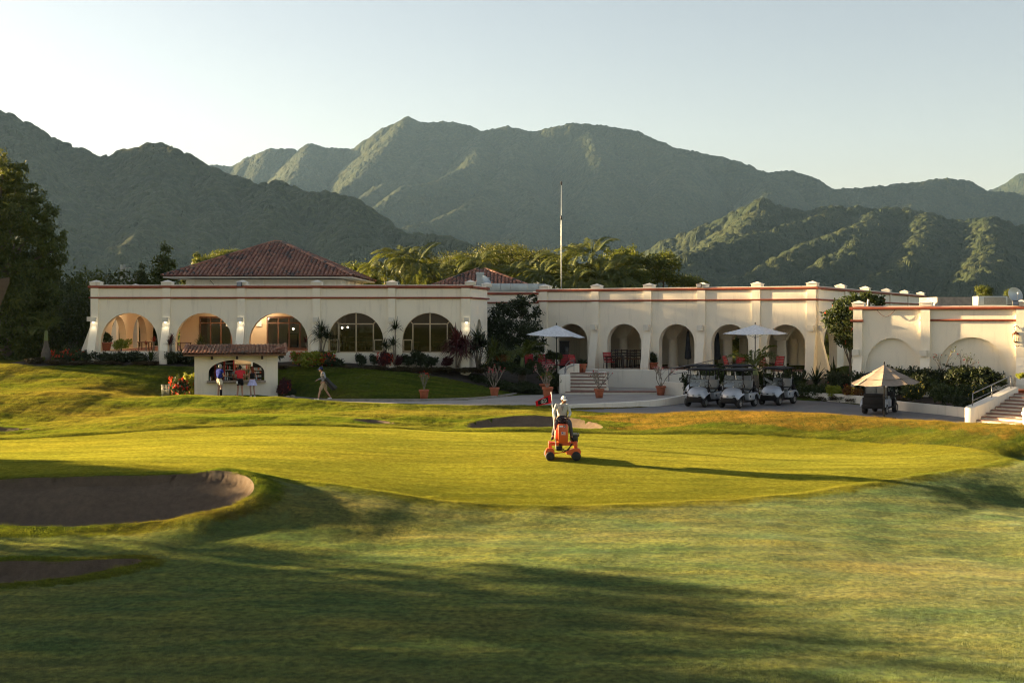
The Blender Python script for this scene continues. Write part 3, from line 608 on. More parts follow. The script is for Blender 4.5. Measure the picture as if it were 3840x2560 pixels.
def bands(par, x0, x1, zt, zb, y=0, rz=0, loc=(0, 0, 0), pr=.15):
    a = MB().prism([(y + .02, zt - .15), (y - pr * .6, zt - .15), (y - pr, zt - .10), (y - pr, zt - .03), (y - pr * .7, zt), (y + .02, zt)], 'x', x0 - pr, x1 + pr).build('cornice', M_band, par, loc, rz)
    MB().bbox((x0 - .02, y - .05, zt + .002), (x1 + .02, y + .35, zt + .05)).build('coping', M_cap, par, loc, rz)
    if zb: MB().prism([(y + .02, zb), (y - pr * .7, zb), (y - pr * .95, zb + .05), (y - pr * .7, zb + .1), (y + .02, zb + .1)], 'x', x0 - pr * .7, x1 + pr * .7).build('string_course', M_band, par, loc, rz)
    return a

# ---------------------------------------------------------------- long arcaded clubhouse on the left
X70 = lambda px: (px - 1920) * 70 / F
Z70 = lambda py: EYE + (HZ - py) * 70 / F
LX0 = X70(342); LX1 = X70(1764); LW = LX1 - LX0
club = thing('clubhouse', 'long cream clubhouse wing with five wide arches behind the kiosk', 'clubhouse', (LX0, 70, 0))
lx = lambda px: X70(px) - LX0
AC = [lx(485), lx(764), lx(1044), lx(1334), lx(1612)]
arch = [(AC[0], 3.3, 3.0, 3.54, 1.67), (AC[1], 3.3, 3.0, 3.54, 1.67), (AC[2], 3.4, 3.0, 3.54, 1.67), (AC[3], 3.2, 2.90, 3.58, 1.64), (AC[4], 3.2, 2.90, 3.58, 1.64)]
facade_part('front_wall', [M_wall, M_peach], club, 0, LW, 2.0, 6.66, .42, arch, mi=1)
# left side wall with its own arches, seen through the first one
sw = MB(); facade(sw, 0, 14, 2.0, 6.66, .42, [(2.4, 2.9, 3.0, 3.55, 1.45), (6.6, 2.9, 3.0, 3.55, 1.45), (10.8, 2.9, 3.0, 3.55, 1.45)], mi=1)
o = link('side_wall', sw.mesh('side_wall', [M_wall, M_peach]), club, (0.0, 14.42, 0), R(-90))
# right side wall, slightly splayed
SA = math.atan2(5, 0.85)
facade_part('side_wall', [M_wall, M_wall], club, .02, 5.2, 1.6, 6.66, .4, [(2.6, 1.5, 3.0, 3.9, .95)], loc=(LX1 - LX0, 0.0, 0), rz=SA)
bands(club, 0.02, 5.2, 6.78, 6.03, loc=(LX1 - LX0, 0, 0), rz=SA)
bands(club, 0, LW, 6.78, 6.03)
bands(club, 0.42, 14, 6.782, 6.032, loc=(0, 14.42, 0), rz=R(-90))
# floor, ceiling, room walls
MB().bbox((.43, .425, 2.2), (LW - .05, 14, 2.98)).build('floor_slab', M_tilefloor, club)
MB().bbox((.43, .43, 5.55), (LW - .3, 14, 5.8)).build('ceiling', M_peach, club)
MB().bbox((.1, .43, 6.2), (LW - .05, 14, 6.3)).build('roof_deck', M_roofdeck, club)
rw = MB(); ry = 3.5; r0 = lx(684) - 1.1
def wall_with_doors(mb, x0, x1, doors, z0=2.98, z1=5.55, y=ry, th=.2):
    cur = x0
    for a, b_, zt in doors:
        mb.bbox((cur, y, z0), (a, y + th, z1)); mb.bbox((a, y, zt), (b_, y + th, z1)); cur = b_
    mb.bbox((cur, y, z0), (x1, y + th, z1))
D1 = (lx(732) - .62, lx(905) - .75, 4.98); D2 = (lx(1002) - .7, lx(1180) - .8, 4.98)
wall_with_doors(rw, r0, lx(1200), [D1, D2]); rw.bbox((r0, ry + .2, 2.98), (r0 + .2, 14, 5.55))
rw.build('arcade_wall', M_peach, club)
MB().bbox((lx(1195), .43, 2.98), (lx(1195) + .2, ry, 5.55)).build('partition', M_peach, club)
for dx in (0, 1):
    a, b_, zt = (D1, D2)[dx]
    fr = MB(); n = 4; zs = 4.60
    for k in range(n + 1): fr.bbox((a + (b_ - a) * k / n - .04, ry - .03, 2.98), (a + (b_ - a) * k / n + .04, ry + .07, zt))
    fr.bbox((a, ry - .035, zt - .08), (b_, ry + .075, zt + .03)); fr.bbox((a, ry - .033, zs - .04), (b_, ry + .073, zs + .04)); fr.bbox((a, ry - .02, 2.98), (b_, ry + .06, 3.12))
    fo = fr.build('glazed_door', M_wood, club)
    for k in range(n):
        for lo, hi in ((3.12, zs - .04), (zs + .04, zt - .08)):
            MB().bbox((a + (b_ - a) * k / n + .04, ry + .02, lo), (a + (b_ - a) * (k + 1) / n - .04, ry + .028, hi)).build('pane', M_glass, fo)
for x_, y_, rz_ in ((lx(868) - .95, ry, 0), (lx(974) - .75, ry, 0), (3.0, 9.5, 0), (1.5, 4.5, 0)):
    if y_ == ry: lampbox(club, x_, ry, 4.55, False, (.34, .12, .36))
    l = bpy.data.lights.new('arcade_fill_light', 'POINT'); l.energy = 7; l.color = (1, .80, .56); l.shadow_soft_size = .12; lo = bpy.data.objects.new('arcade_fill_light', l); COL.objects.link(lo); lo.parent = club; lo.location = (x_ + .3, y_ - .9, 4.9)  # added fill lights and glowing ceiling discs that warm the arcade
    MB().lathe([(.0, .06), (.12, .05), (.14, 0), (0, -.02)], (x_ + .3, y_ - .9, 5.47), 12).build('ceiling_fill_disc', M_bulb, club)
# rooms behind the doors and the two glazed arches
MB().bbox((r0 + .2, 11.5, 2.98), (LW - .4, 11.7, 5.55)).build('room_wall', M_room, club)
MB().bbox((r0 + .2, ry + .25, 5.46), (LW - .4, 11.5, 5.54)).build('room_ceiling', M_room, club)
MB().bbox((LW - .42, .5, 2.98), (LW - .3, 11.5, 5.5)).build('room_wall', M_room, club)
for k in (3, 4):
    c = AC[k]; y = .2; fr = MB(); b0, b1 = 2.91, 5.18
    def bar(xa, za, xb, zb, r=.035): 
        d = Vector((xb - xa, 0, zb - za)); L = d.length; fr.box(((xa + xb) / 2, y, (za + zb) / 2), (L, .07, 2 * r), rot=Matrix.Rotation(-math.atan2(zb - za, xb - xa), 3, 'Y'))
    zt_ = 4.57
    bar(c, b0, c, 5.2); bar(c - 1.0, b0, c - 1.0, zt_); bar(c + 1.0, b0, c + 1.0, zt_); bar(c - 1.0, zt_, c + 1.0, zt_)
    bar(c - 1.0, zt_, c - 1.22, zt_ + .23); bar(c + 1.0, zt_, c + 1.22, zt_ + .23); bar(c - 1.6, b0 + .02, c + 1.6, b0 + .02)
    for s in (-1, 1): bar(c + s * 1.0, 3.64, c + s * 1.6, 3.64); bar(c + s * 1.04, b0, c + s * 1.04, 3.64, .05); bar(c + s * 1.55, b0, c + s * 1.55, 3.62, .05); bar(c + s, b0 + .08, c + s * 1.6, b0 + .08, .04)
    P = [(c - 1.6 * math.cos(math.pi * j / 20), 3.58 + 1.64 * math.sin(math.pi * j / 20)) for j in range(21)]
    for (xa, za), (xb, zb) in zip(P[:-1], P[1:]): bar(xa, za, xb, zb, .03)
    fo = fr.build('arched_window', M_frame, club)
    arcz = lambda x: 3.58 + 1.64 * math.sqrt(max(0, 1 - ((x - c) / 1.6) ** 2))
    def pane(pts): MB().prism(pts, 'y', y - .004, y + .004).build('pane', M_glass, fo)
    for s in (-1, 1):
        pane([(c + s * .03, b0), (c + s * .97, b0), (c + s * .97, zt_), (c + s * .03, zt_)])
        xs = [s * j / 8 for j in range(9)]; pane([(c + s * .03, zt_)] + [(c + s, zt_)] + [(c + x_, arcz(c + x_)) for x_ in xs[::-1] if abs(x_) > .05] + [(c + s * .03, arcz(c))])
        pane([(c + s * 1.03, 3.66), (c + s * 1.58, 3.66)] + [(c + s * x_, arcz(c + s * x_)) for x_ in (1.55, 1.45, 1.3, 1.15, 1.03)])
        pane([(c + s * 1.08, b0 + .1), (c + s * 1.52, b0 + .1), (c + s * 1.52, 3.6), (c + s * 1.08, 3.6)])
BZ = buttress_mesh(2.0, 6.66, Z70(1208))
for i, px in enumerate((356, 625, 905, 1187, 1469)):
    link('buttress', BZ, club, (lx(px), 0, 0))
    lampbox(club, lx(px), -.16, Z70(1199), px < 1000)
link('buttress', buttress_mesh(1.6, 6.66, Z70(1208), .5), club, (lx(1746), 0, 0)); lampbox(club, lx(1750), -.16, Z70(1200), True)
link('buttress', BZ, club, (0, .6, 0), R(-90)); lampbox(club, -.16 - .12, .6 + .12, Z70(1197))
for yy in (4.6, 8.7): link('buttress', BZ, club, (0, yy, 0), R(-90))
for px in (357, 625, 906, 1187, 1469, 1764): link('pillar_cap', CAP, club, (lx(px), .22, 6.82))
link('pillar_cap', CAP, club, (lx(1764) + .85, 4.8, 6.82)); link('pillar_cap', CAP, club, (lx(357) + .15, 7.0, 6.78))
floodlight(club, lx(900), -.14, Z70(1066))
for px in (1486, 1735): MB().tube([(lx(px), -.03, 6.6), (lx(px), -.03, 2.6)], .02, 5).build('downpipe', M_wall, club)

# dining room furniture and lanterns inside the glazed arches
def lantern(x, y, z, label, s=1.0):
    t_ = thing('lantern', label, 'lantern', (x, y, z), 0, 'lit lanterns inside the dining room')
    f_ = MB(); a, h = .13 * s, .34 * s
    for i in (-1, 1):
        for j in (-1, 1): f_.bbox((i * a - .012, j * a - .012, 0), (i * a + .012, j * a + .012, h))
    f_.box((0, 0, -.012), (2 * a + .05, 2 * a + .05, .024)); f_.add([(-a - .04, -a - .04, h), (a + .04, -a - .04, h), (a + .04, a + .04, h), (-a - .04, a + .04, h), (0, 0, h + .16 * s)], [(0, 1, 4), (1, 2, 4), (2, 3, 4), (3, 0, 4), (3, 2, 1, 0)])
    f_.tube([(0, 0, h + .1), (0, 0, 5.46 - z)], .008, 4); f_.build('cage', M_blackmetal, t_)
    MB().ball((0, 0, h * .45), .06 * s, 8).build('bulb', M_bulb, t_); return t_
def PW(px, py, d): return tuple(I(px, py, d))
for px, py, d, lb in ((1283, 1238, 75.5, 'lit lantern left of centre behind the fourth arched window'), (1304, 1236, 76.0, 'lit lantern nearer the mullion behind the fourth arched window'), (1436, 1240, 76, 'lit lantern at the right edge of the fourth arched window'), (1100, 1242, 75.5, 'lit lantern behind the glass doors of the third arch')):
    lantern(*PW(px, py, d), lb)
def chair_mesh_parts(t_, mat, seatm):
    mb = MB()
    for x_ in (-.2, .2):
        for y_ in (-.2, .2): MB().bbox((x_ - .022, y_ - .022, 0), (x_ + .022, y_ + .022, .44 if y_ < 0 else .92)).build('leg', mat, t_)
    MB().rbox((0, 0, .46), (.46, .46, .05), .02).build('seat', seatm, t_)
    for z_ in (.6, .72, .86): mb.bbox((-.2, .185, z_ - .03), (.2, .215, z_ + .03))
    mb.build('backrest', mat, t_)
chair0 = thing('dining_chair', 'dark wooden dining chair behind the fourth arched window, left of its mullion', 'chair', PW(1255, 1318, 73)[:2] + (2.98,), .4, 'dining chairs indoors')
chair_mesh_parts(chair0, M_darkwood, M_wood)
for px, d, rz, lb in ((1290, 73.4, 2.2, 'dark wooden dining chair left of the middle in the fourth arched window'), (1330, 73.2, -.6, 'dark wooden dining chair right beside the mullion of the fourth arched window'), (1362, 73.6, .9, 'dark wooden dining chair right of the middle in the fourth arched window'), (1392, 73.2, 2.9, 'dark wooden dining chair near the right frame of the fourth arched window'), (1560, 73.3, .3, 'dark wooden dining chair left of the mullion in the fifth arched window'), (1645, 73.4, 2.6, 'dark wooden dining chair right of the mullion in the fifth arched window')):
    dup(chair0, PW(px, 1318, d)[:2] + (2.98,), rz, lb)
tb = thing('dining_table', 'low dining table among chairs behind the fourth arched window', 'table', PW(1310, 1300, 74.6)[:2] + (2.98,)); MB().rbox((0, 0, .74), (2.6, .9, .05), .02).build('tabletop', M_wood, tb)
for x_ in (-1.1, 1.1):
    for y_ in (-.35, .35): MB().bbox((x_ - .03, y_ - .03, 0), (x_ + .03, y_ + .03, .72)).build('leg', M_darkwood, tb)
pc = thing('framed_picture', 'dark framed picture on the wall inside the fourth arched window', 'picture', PW(1375, 1232, 81.3)); MB().box((0, 0, 0), (1.1, .05, .7)).build('frame', M_darkwood, pc); MB().box((0, -.03, 0), (.95, .012, .55)).build('print', M_picture, pc)
pc = thing('framed_picture', 'square framed picture behind the glass doors of the third arch', 'picture', PW(1098, 1275, 79)); MB().box((0, 0, 0), (.7, .05, .9)).build('frame', M_darkwood, pc); MB().box((0, -.03, 0), (.56, .012, .76)).build('print', M_frame, pc)

# ---------------------------------------------------------------- hip roofs of clay tile
def tile_mesh(w_=.24, L=.46, n=5):
    mb = MB(); v = []
    for y_, r_ in ((0, w_ / 2), (L, w_ / 2 * .82)):
        for k in range(n + 1): a = math.pi * k / n; v.append((-r_ * math.cos(a), y_, r_ * math.sin(a) * .8))
    th = .016; m0 = len(v)
    fs = [(k, k + 1, n + 2 + k, n + 1 + k) for k in range(n)]
    v2 = [(x * .86, y_, z * .82) for x, y_, z in v[:n + 1]]; v += v2
    fs += [(k + 1, k, m0 + k, m0 + k + 1) for k in range(n)]
    mb.add(v, fs, 0, False); return mb.mesh('tile', M_tile, fix=False)
TILE = tile_mesh()
def tile_face(par, o, ux, up, width_at, H, name='tile', sx=.27, sy=.36, limit=300, lift=.03, tile=TILE, jit=.012, skip=None):
    """tiles laid in courses up a roof slope: o = eave origin, ux along the eave, up along the slope, width_at(t) = (from, to) along the eave at slope distance t"""
    ux = Vector(ux).normalized(); up = Vector(up).normalized(); nrm = ux.cross(up).normalized(); o = Vector(o)
    M0 = Matrix((ux, up, nrm)).transposed(); spots = []
    nr = int(H / sy)
    for r_ in range(nr):
        t_ = r_ * sy; a, b_ = width_at(t_ + sy * .6); n = int((b_ - a) / sx)
        if n < 1: continue
        off = math.ceil(a / sx) * sx
        x_ = off
        while x_ < b_ - .02: spots.append((x_, t_ - .05)); x_ += sx
    objs = []; rest = MB(); tv = [v.co.copy() for v in tile.vertices]; tf = [list(p.vertices) for p in tile.polygons]
    for i, (x_, t_) in enumerate(spots):
        j = random.uniform(-jit, jit)
        P = o + ux * (x_ + j) + up * (t_ + random.uniform(-jit, jit)) + nrm * (lift + random.uniform(0, jit))
        Mr = M0 @ Matrix.Rotation(random.uniform(-.03, .03), 3, 'Z') @ Matrix.Rotation(R(-2.5), 3, 'X')
        if skip and skip(x_, t_): continue
        if len(objs) < limit:
            c = bpy.data.objects.new(name, tile); COL.objects.link(c); c.parent = par; M4 = Mr.to_4x4(); M4.translation = P; c.matrix_local = M4; objs.append(c)
        else: rest.add([Mr @ v + P for v in tv], tf)
    if rest.v:
        q_ = link('roof_tiles', rest.mesh('roof_tiles', M_tile, fix=False), par); q_['kind'] = 'stuff'
    return objs
def hip_roof(par, c, ax, ay, ze, zt, rows, limit, ridge=0):
    """c = plan centre (local), half sizes ax, ay, eave and top heights"""
    cx, cy = c; E = [Vector((cx - ax, cy - ay, ze)), Vector((cx + ax, cy - ay, ze)), Vector((cx + ax, cy + ay, ze)), Vector((cx - ax, cy + ay, ze))]
    A = [Vector((cx - ridge, cy, zt)), Vector((cx + ridge, cy, zt))]
    mb = MB(); mb.add([*E, *A], [(0, 1, 5, 4), (1, 2, 5), (2, 3, 4, 5), (3, 0, 4)]); rf = mb.build('roof', M_tile, par)
    MB().bbox((cx - ax + .05, cy - ay + .05, ze - .09), (cx + ax - .05, cy + ay - .05, ze - .02)).build('eave_board', M_white, par)
    def face(p, q_, a, b_, lim):
        L = (q_ - p).length; u = (q_ - p) / L; mid = (a + b_) / 2; foot = p + u * (mid - p).dot(u); up = mid - foot; H = up.length
        ra = (a - p).dot(u); rb = (b_ - p).dot(u)
        tile_face(par, p, u, up, lambda t_: (ra * t_ / H, L + (rb - L) * t_ / H), H, limit=lim)
    face(E[0], E[1], A[0], A[1], limit); face(E[1], E[2], A[1], A[1], 0)
    hip = MB()
    tv = [v.co.copy() for v in TILE.vertices]; tf = [list(p.vertices) for p in TILE.polygons]
    for p, q_ in ((E[0], A[0]), (E[1], A[1]), (E[2], A[1]), (A[0], A[1])):
        d = q_ - p; L = d.length
        if L < .1: continue
        d /= L; x_ = d.cross(Vector((0, 0, 1))).normalized(); n_ = x_.cross(d); M0 = Matrix((x_, d, n_)).transposed()
        for k in range(int(L / .36)): hip.add([M0 @ (v * 1.15) + p + d * k * .36 + n_ * .06 for v in tv], tf)
    o = link('ridge_tiles', hip.mesh('ridge_tiles', M_tile, fix=False), par); o['kind'] = 'stuff'
hall = thing('main_hall', 'tall hall with red tiled hip roof rising behind the left clubhouse wing', 'building', (-16.4, 84.6, 0))
hip_roof(hall, (0, 0), 6.15, 6.6, 7.57, 10.15, 0, 300, .25)
MB().bbox((-4.9, -5.4, 3), (5.2, 5.6, 7.42)).build('wall', M_wall, hall)
for x_ in (-4.6, -.1, 4.6): MB().bbox((x_ - .28, -5.55, 3), (x_ + .28, -5.41, 7.405)).build('pilaster', M_wall, hall)
for y_ in (-2.5, 1.5, 5.2): MB().bbox((5.21, y_ - .28, 3), (5.35, y_ + .28, 7.405)).build('pilaster', M_wall, hall)
MB().tube([(-3.3, -5.62, 7.35), (-3.0, -5.6, 7.0), (-2.9, -5.58, 6.8)], .015, 4).build('cable', M_black, hall)
pav = thing('tiled_pavilion', 'small red tiled pavilion roof between palms and metal duct', 'building', (X70(1805) * 88 / 70, 89.5, 0))
hip_roof(pav, (0, 0), 3.8, 3.6, EYE + 100 * 86 / F, EYE + 172 * 89.5 / F, 0, 300, .1)
MB().bbox((-3.2, -3.0, 3), (3.2, 3.0, 6.85)).build('wall', M_wall, pav)

# ---------------------------------------------------------------- link between the wings, ducts, dish, flagpole
lk = thing('link_building', 'recessed low cream wall joining the two wings behind the dark shrubs', 'building', (-1.9, 83, 0))
facade_part('wall', [M_wall, M_wall], lk, 0, 4.6, 1.5, 6.5, .4, []); bands(lk, 0, 4.6, 6.62, 5.88); MB().bbox((0, .42, 6.0), (4.6, 8, 6.1)).build('roof_deck', M_roofdeck, lk)
dk = thing('air_duct', 'long galvanised air duct on the roof between the two wings', 'duct', tuple(I(1830, 1092, 84.2)))
for k, (a, b_) in enumerate(((0, .85), (.86, 1.55), (1.56, 2.75), (2.76, 3.5), (3.51, 4.05))): MB().rbox(((a + b_) / 2, .4, .3 - .01 * k), (b_ - a, .75, .5), .02).build('duct_section', M_galv, dk)
MB().bbox((.1, .1, 0), (3.9, .7, .045)).build('base_rail', M_galv, dk)
sk = thing('roof_vent', 'square grey metal vent shaft in front of the tiled pavilion roof', 'vent', tuple(I(1800, 1062, 85.2)))
MB().bbox((-.25, 0, -.4), (.25, .5, .62)).build('shaft', M_galv, sk); MB().bbox((-.29, -.04, .63), (.29, .54, .78)).build('hood', M_galv, sk)
def dish(name, loc, rz, r_, label, el=35):
    t_ = thing(name, label, 'satellite dish', loc, rz)
    M = Matrix.Rotation(R(90 - el), 3, 'X'); pr = [(r_ * k / 6, .35 * r_ * (k / 6) ** 2) for k in range(7)]
    MB().lathe(pr + [(r_ * 1.02, .36 * r_), (r_, .33 * r_), (r_ * .5, .06 * r_), (0, -.03)], (0, 0, .55), 18, M=M).build('reflector', M_galv, t_)
    MB().tube([(0, .12, -.3), (0, .1, .5)], .03, 6).build('mast', M_galv, t_)
    MB().tube([M @ Vector((0, -r_ * .9, .3 * r_)) + Vector((0, 0, .55)), M @ Vector((0, 0, r_ * .95)) + Vector((0, 0, .55))], .014, 5).ball(M @ Vector((0, 0, r_ * .95)) + Vector((0, 0, .55)), .06, 6).build('feed_arm', M_galv, t_)
    return t_
dish('satellite_dish', tuple(I(1819, 1086, 83.5)), R(55), .42, 'grey satellite dish beside the vent shaft on the left wing')
fp = thing('flagpole', 'tall thin white flagpole with a dark finial and no flag', 'flagpole', tuple(I(2105, 1095, 84)))
MB().tube([(0, 0, -2), (0, 0, 4.7), (0, 0, 4.72), (0, 0, 7.4)], [.04, .035, .028, .022], 8).build('pole', M_galv, fp); MB().ball((0, 0, 7.55), (.07, .07, .15), 8).build('finial', M_blackmetal, fp); MB().tube([(0, 0, 5.0), (0, 0, 5.3)], .065, 8).build('collar', M_blackmetal, fp)

# ---------------------------------------------------------------- terrace wing, turned towards the left, with a long side running back
A_ = np.array([(2020 - 1920) * 78.4 / F, 78.4]); B_ = np.array([(3060 - 1920) * 70 / F, 70.0]); TW = float(np.hypot(*(B_ - A_))); TR = math.atan2(B_[1] - A_[1], B_[0] - A_[0])
uT = (B_ - A_) / TW
def tpx(px):
    """distance along the terrace front that shows at photograph column px"""
    s_ = (px - 1920) / F; return float((s_ * A_[1] - A_[0]) / (uT[0] - s_ * uT[1]))
terr = thing('terrace_wing', 'cream terrace wing with five narrow arches behind the golf carts', 'building', (A_[0], A_[1], 0), TR)
TC = [tpx(p) for p in (2142, 2340, 2537, 2736, 2946)]; FZ = 1.75
facade_part('front_wall', [M_wall, M_wall], terr, 0, TW, .4, 6.60, .55, [(c, 2.28, FZ, 3.40, 1.13) for c in TC])
bands(terr, 0, TW, 6.72, 5.93)
WL = 37.5; facade_part('side_wall', [M_wall, M_wall], terr, .02, WL, .4, 6.60, .5, [(3.6, 3.4, FZ, 3.2, 1.3), (11, 3.4, FZ, 3.2, 1.3)], loc=(TW, 0, 0), rz=R(90)); bands(terr, .02, WL, 6.722, 5.932, loc=(TW, 0, 0), rz=R(90))
TB = buttress_mesh(.4, 6.60, 4.16, .5, .10, .72)
for px in (2040, 2233, 2430, 2631, 2836, 3044):
    x_ = tpx(px); link('buttress', TB, terr, (x_, 0, 0)); lampbox(terr, x_, -.16, 4.30, False, (.34, .26, .36)); link('pillar_cap', CAP, terr, (x_, .25, 6.77))
link('pillar_cap', CAP, terr, (tpx(2150), 6.0, 6.5)); floodlight(terr, tpx(2625), -.14, 6.86)
for k, s_ in enumerate((.45, 7.4, 14.8, 22.2, 29.6, 37.2)):
    o = link('buttress', TB, terr, (TW, s_, 0), R(90))
    if k: link('pillar_cap', CAP, terr, (TW - .25, s_, 6.77))
lampbox(terr, TW + .16 + .13, .45, 4.30, False, (.26, .34, .36))
MB().bbox((.02, .56, .2), (TW - .56, 13, FZ - .004)).build('floor_slab', M_tilefloor, terr); MB().bbox((.0, .56, 6.0), (TW - .55, 14, 6.15)).build('roof_deck', M_roofdeck, terr)
MB().bbox((.0, .56, 4.75), (TW - .55, 13, 4.95)).build('ceiling', M_wall, terr)
bw = MB(); x2 = tpx(2455); bw.bbox((.0, 6.0, FZ), (x2 + 1.2, 6.25, 4.75)); bw.bbox((.0, .56, FZ), (.2, 6.0, 4.75)); bw.bbox((tpx(2215) + .6, 3.6, FZ), (tpx(2215) + .85, 6.0, 4.75)); bw.build('back_wall', M_wall, terr)
ix = MB()
for k in range(2, 6):
    pass
facade_part('inner_wall', [M_wall, M_wall], terr, x2 + 1.2, TW - .6, FZ, 4.75, .4, [(c_, 2.9, FZ, 2.9, 1.25) for c_ in np.linspace(x2 + 3.2, TW - 2.3, 4)[:4]], loc=(0, 8.5, 0))
def column(x_, y_, r_=.3):
    o = MB().lathe([(r_ * 1.15, FZ), (r_ * 1.15, FZ + .12), (r_, FZ + .14), (r_ * .94, 3.55)], (x_, y_, 0), 16).build('column', M_wall, terr)
    MB().prism([(x_ - .34, 3.56), (x_ + .34, 3.56), (x_ + .36, 3.7), (x_ + 1.1, 4.74), (x_ - 1.1, 4.74), (x_ - .36, 3.7)], 'y', y_ - .28, y_ + .28).build('bracket', M_wall, o)
    MB().bbox((x_ - .24, y_ - .36, 3.78), (x_ + .24, y_ - .281, 4.2)).build('lamp_box', M_wall, o); return o
def tlocal(px, y_):
    """local x on the line y=y_ behind the front that shows at column px"""
    s_ = (px - 1920) / F; n_ = np.array([-uT[1], uT[0]]); O = A_ + n_ * y_
    return float((s_ * O[1] - O[0]) / (uT[0] - s_ * uT[1]))
for px, y_ in ((2338, 3.2), (2524, 3.2), (2512, 7.0), (2729, 3.2), (2789, 7.0), (2931, 3.2), (2977, 7.0)): column(tlocal(px, y_), y_)
column(TW - 2.6, 7.0)
def toworld(x_, y_, z_):
    n_ = np.array([-uT[1], uT[0]]); q_ = A_ + uT * x_ + n_ * y_; return (float(q_[0]), float(q_[1]), z_)
M_terr2 = paint('weathered_kerb', (.24, .22, .19), .85, .25, 4, .2)
# ---------------------------------------------------------------- right-hand building with blind arches
RA = np.array([(3200 - 1920) * 63.2 / F, 63.2]); RBp = np.array([(3920 - 1920) * 59.2 / F, 59.2]); RW = float(np.hypot(*(RBp - RA))); RR = math.atan2(RBp[1] - RA[1], RBp[0] - RA[0]); uR = (RBp - RA) / RW
def rpx(px): s_ = (px - 1920) / F; return float((s_ * RA[1] - RA[0]) / (uR[0] - s_ * uR[1]))
rb = thing('pro_shop', 'cream building at the right edge with two blind arches and a lantern', 'building', (RA[0], RA[1], 0), RR)
RZ0, RZT = .8, 5.50
a1, a2 = rpx(3345), rpx(3645); ops = [(a1, (rpx(3445) - rpx(3247)), RZ0 + .02, 2.35, 1.55), (a2, rpx(3782) - rpx(3508), RZ0 + .02, 2.05, 1.93)]
facade_part('front_wall', [M_wall, M_wall], rb, 0, RW, RZ0, RZT - .12, .2, ops); MB().bbox((0, .202, RZ0), (RW, .45, RZT - .13)).build('backing_wall', M_wall, rb)
facade_part('side_wall', [M_wall, M_wall], rb, 0, 9.0, RZ0, RZT - .12, .4, [], loc=(0, 9.2, 0), rz=R(-90)); bands(rb, 0.1, 9.1, RZT + .002, None, loc=(0, 9.2, 0), rz=R(-90))
bands(rb, 0, RW, RZT, None, pr=.19)
MB().prism([(.02, 4.78), (-.07, 4.78), (-.1, 4.83), (-.07, 4.88), (.02, 4.88)], 'x', rpx(3452), RW + .05).build('string_course', M_band, rb)
MB().prism([(.02, 4.72), (-.18, 4.72), (-.24, 4.78), (-.18, 4.84), (.02, 4.84)], 'x', -.12, rpx(3238)).build('string_course', M_band, rb)
RBM = buttress_mesh(RZ0, RZT - .12, 3.0, .46, .15, .8)
for px in (3218, 3471, 3830):
    x_ = rpx(px); link('buttress', RBM, rb, (x_, 0, 0)); link('pillar_cap', CAP, rb, (x_, .2, RZT + .05))
    if px < 3800: lampbox(rb, x_ - .08, -.17, 3.14, False, (.34, .24, .32))
link('pillar_cap', CAP, rb, (rpx(3440), 4.5, RZT - .1)); floodlight(rb, rpx(3808), -.13, RZT + .17, .3)
MB().bbox((.4, .46, RZT - .4), (RW, 9.2, RZT - .3)).build('roof_deck', M_roofdeck, rb)
MB().tube([(.75, -.1, RZT + .05), (.78, -.1, RZT + .4)], .05, 6).build('vent_pipe', M_white, rb)
cb = MB(); cb.tube([(rpx(3290) + .9 * k / 8, -.12, RZT - .15 - .35 * math.sin(math.pi * k / 8)) for k in range(9)], .012, 4); cb.build('cable', M_wood, rb)
M_copper = paint('rusty_copper', (.16, .06, .035), .55, .3, 20, .2, metal=.5)
ln = thing('wall_lantern', 'ornate rusty lantern hanging from a scroll bracket on the right-hand wall', 'lantern', toworld(0, 0, 0)); q_ = RA + uR * rpx(3808); ln.location = (q_[0] - .05, q_[1] - .2, 3.9); ln.rotation_euler = (0, 0, RR)
MB().box((.17, .1, .15), (.05, .04, 1.0)).tube([(.15, .05, .52), (.1, .0, .62), (0, 0, .66), (-.1, 0, .58), (-.08, 0, .46), (-.02, 0, .44)], .018, 5).tube([(.15, .05, -.3), (.06, 0, -.36), (-.05, 0, -.3), (-.06, 0, -.2), (0, 0, -.16)], .018, 5).build('bracket', M_copper, ln)
mb = MB().lathe([(.0, .42), (.03, .40), (.05, .36), (.16, .26), (.17, .24)], (-.02, 0, 0), 6, smooth=False).lathe([(.11, -.13), (.12, -.11), (.05, -.17), (0, -.2)], (-.02, 0, 0), 6, smooth=False)
for k in range(6): a = math.pi * k / 3; mb.tube([(-.02 + .1 * math.cos(a), .1 * math.sin(a), -.12), (-.02 + .155 * math.cos(a), .155 * math.sin(a), .25)], .011, 4)
mb.build('cage', M_copper, ln); MB().lathe([(.09, -.11), (.14, .24)], (-.02, 0, 0), 6, smooth=False).build('glass', M_glass, ln)
# things on that roof
bx_ = thing('roof_parapet', 'low whitewashed roof block behind the right-hand parapet', 'wall', tuple(I(3585, 1147, 68))); MB().bbox((-1.05, 0, -.5), (1.15, 3, .5)).build('wall', M_terr2, bx_)  # shade on the white block is put into its grey colour
M_acm = paint('grey_grille', (.10, .10, .10), .6, .4, 12)
ac = thing('air_conditioner', 'dark grilled air conditioning unit on the right-hand roof', 'air conditioner', tuple(I(3712, 1145, 66)))
MB().rbox((0, 0, .25), (1.6, .8, .5), .02).build('casing', M_galv, ac); MB().box((.12, -.41, .25), (1.2, .012, .4)).build('grille', M_acm, ac)
for k in range(10): MB().box((.12, -.422, .08 + k * .038), (1.2, .012, .012)).build('louvre', M_galv, ac)
ac2 = thing('air_conditioner', 'small box air conditioner left of the roof dish on the right', 'air conditioner', tuple(I(3775, 1145, 66))); MB().rbox((0, 0, .25), (.5, .6, .5), .02).build('casing', M_acm, ac2)
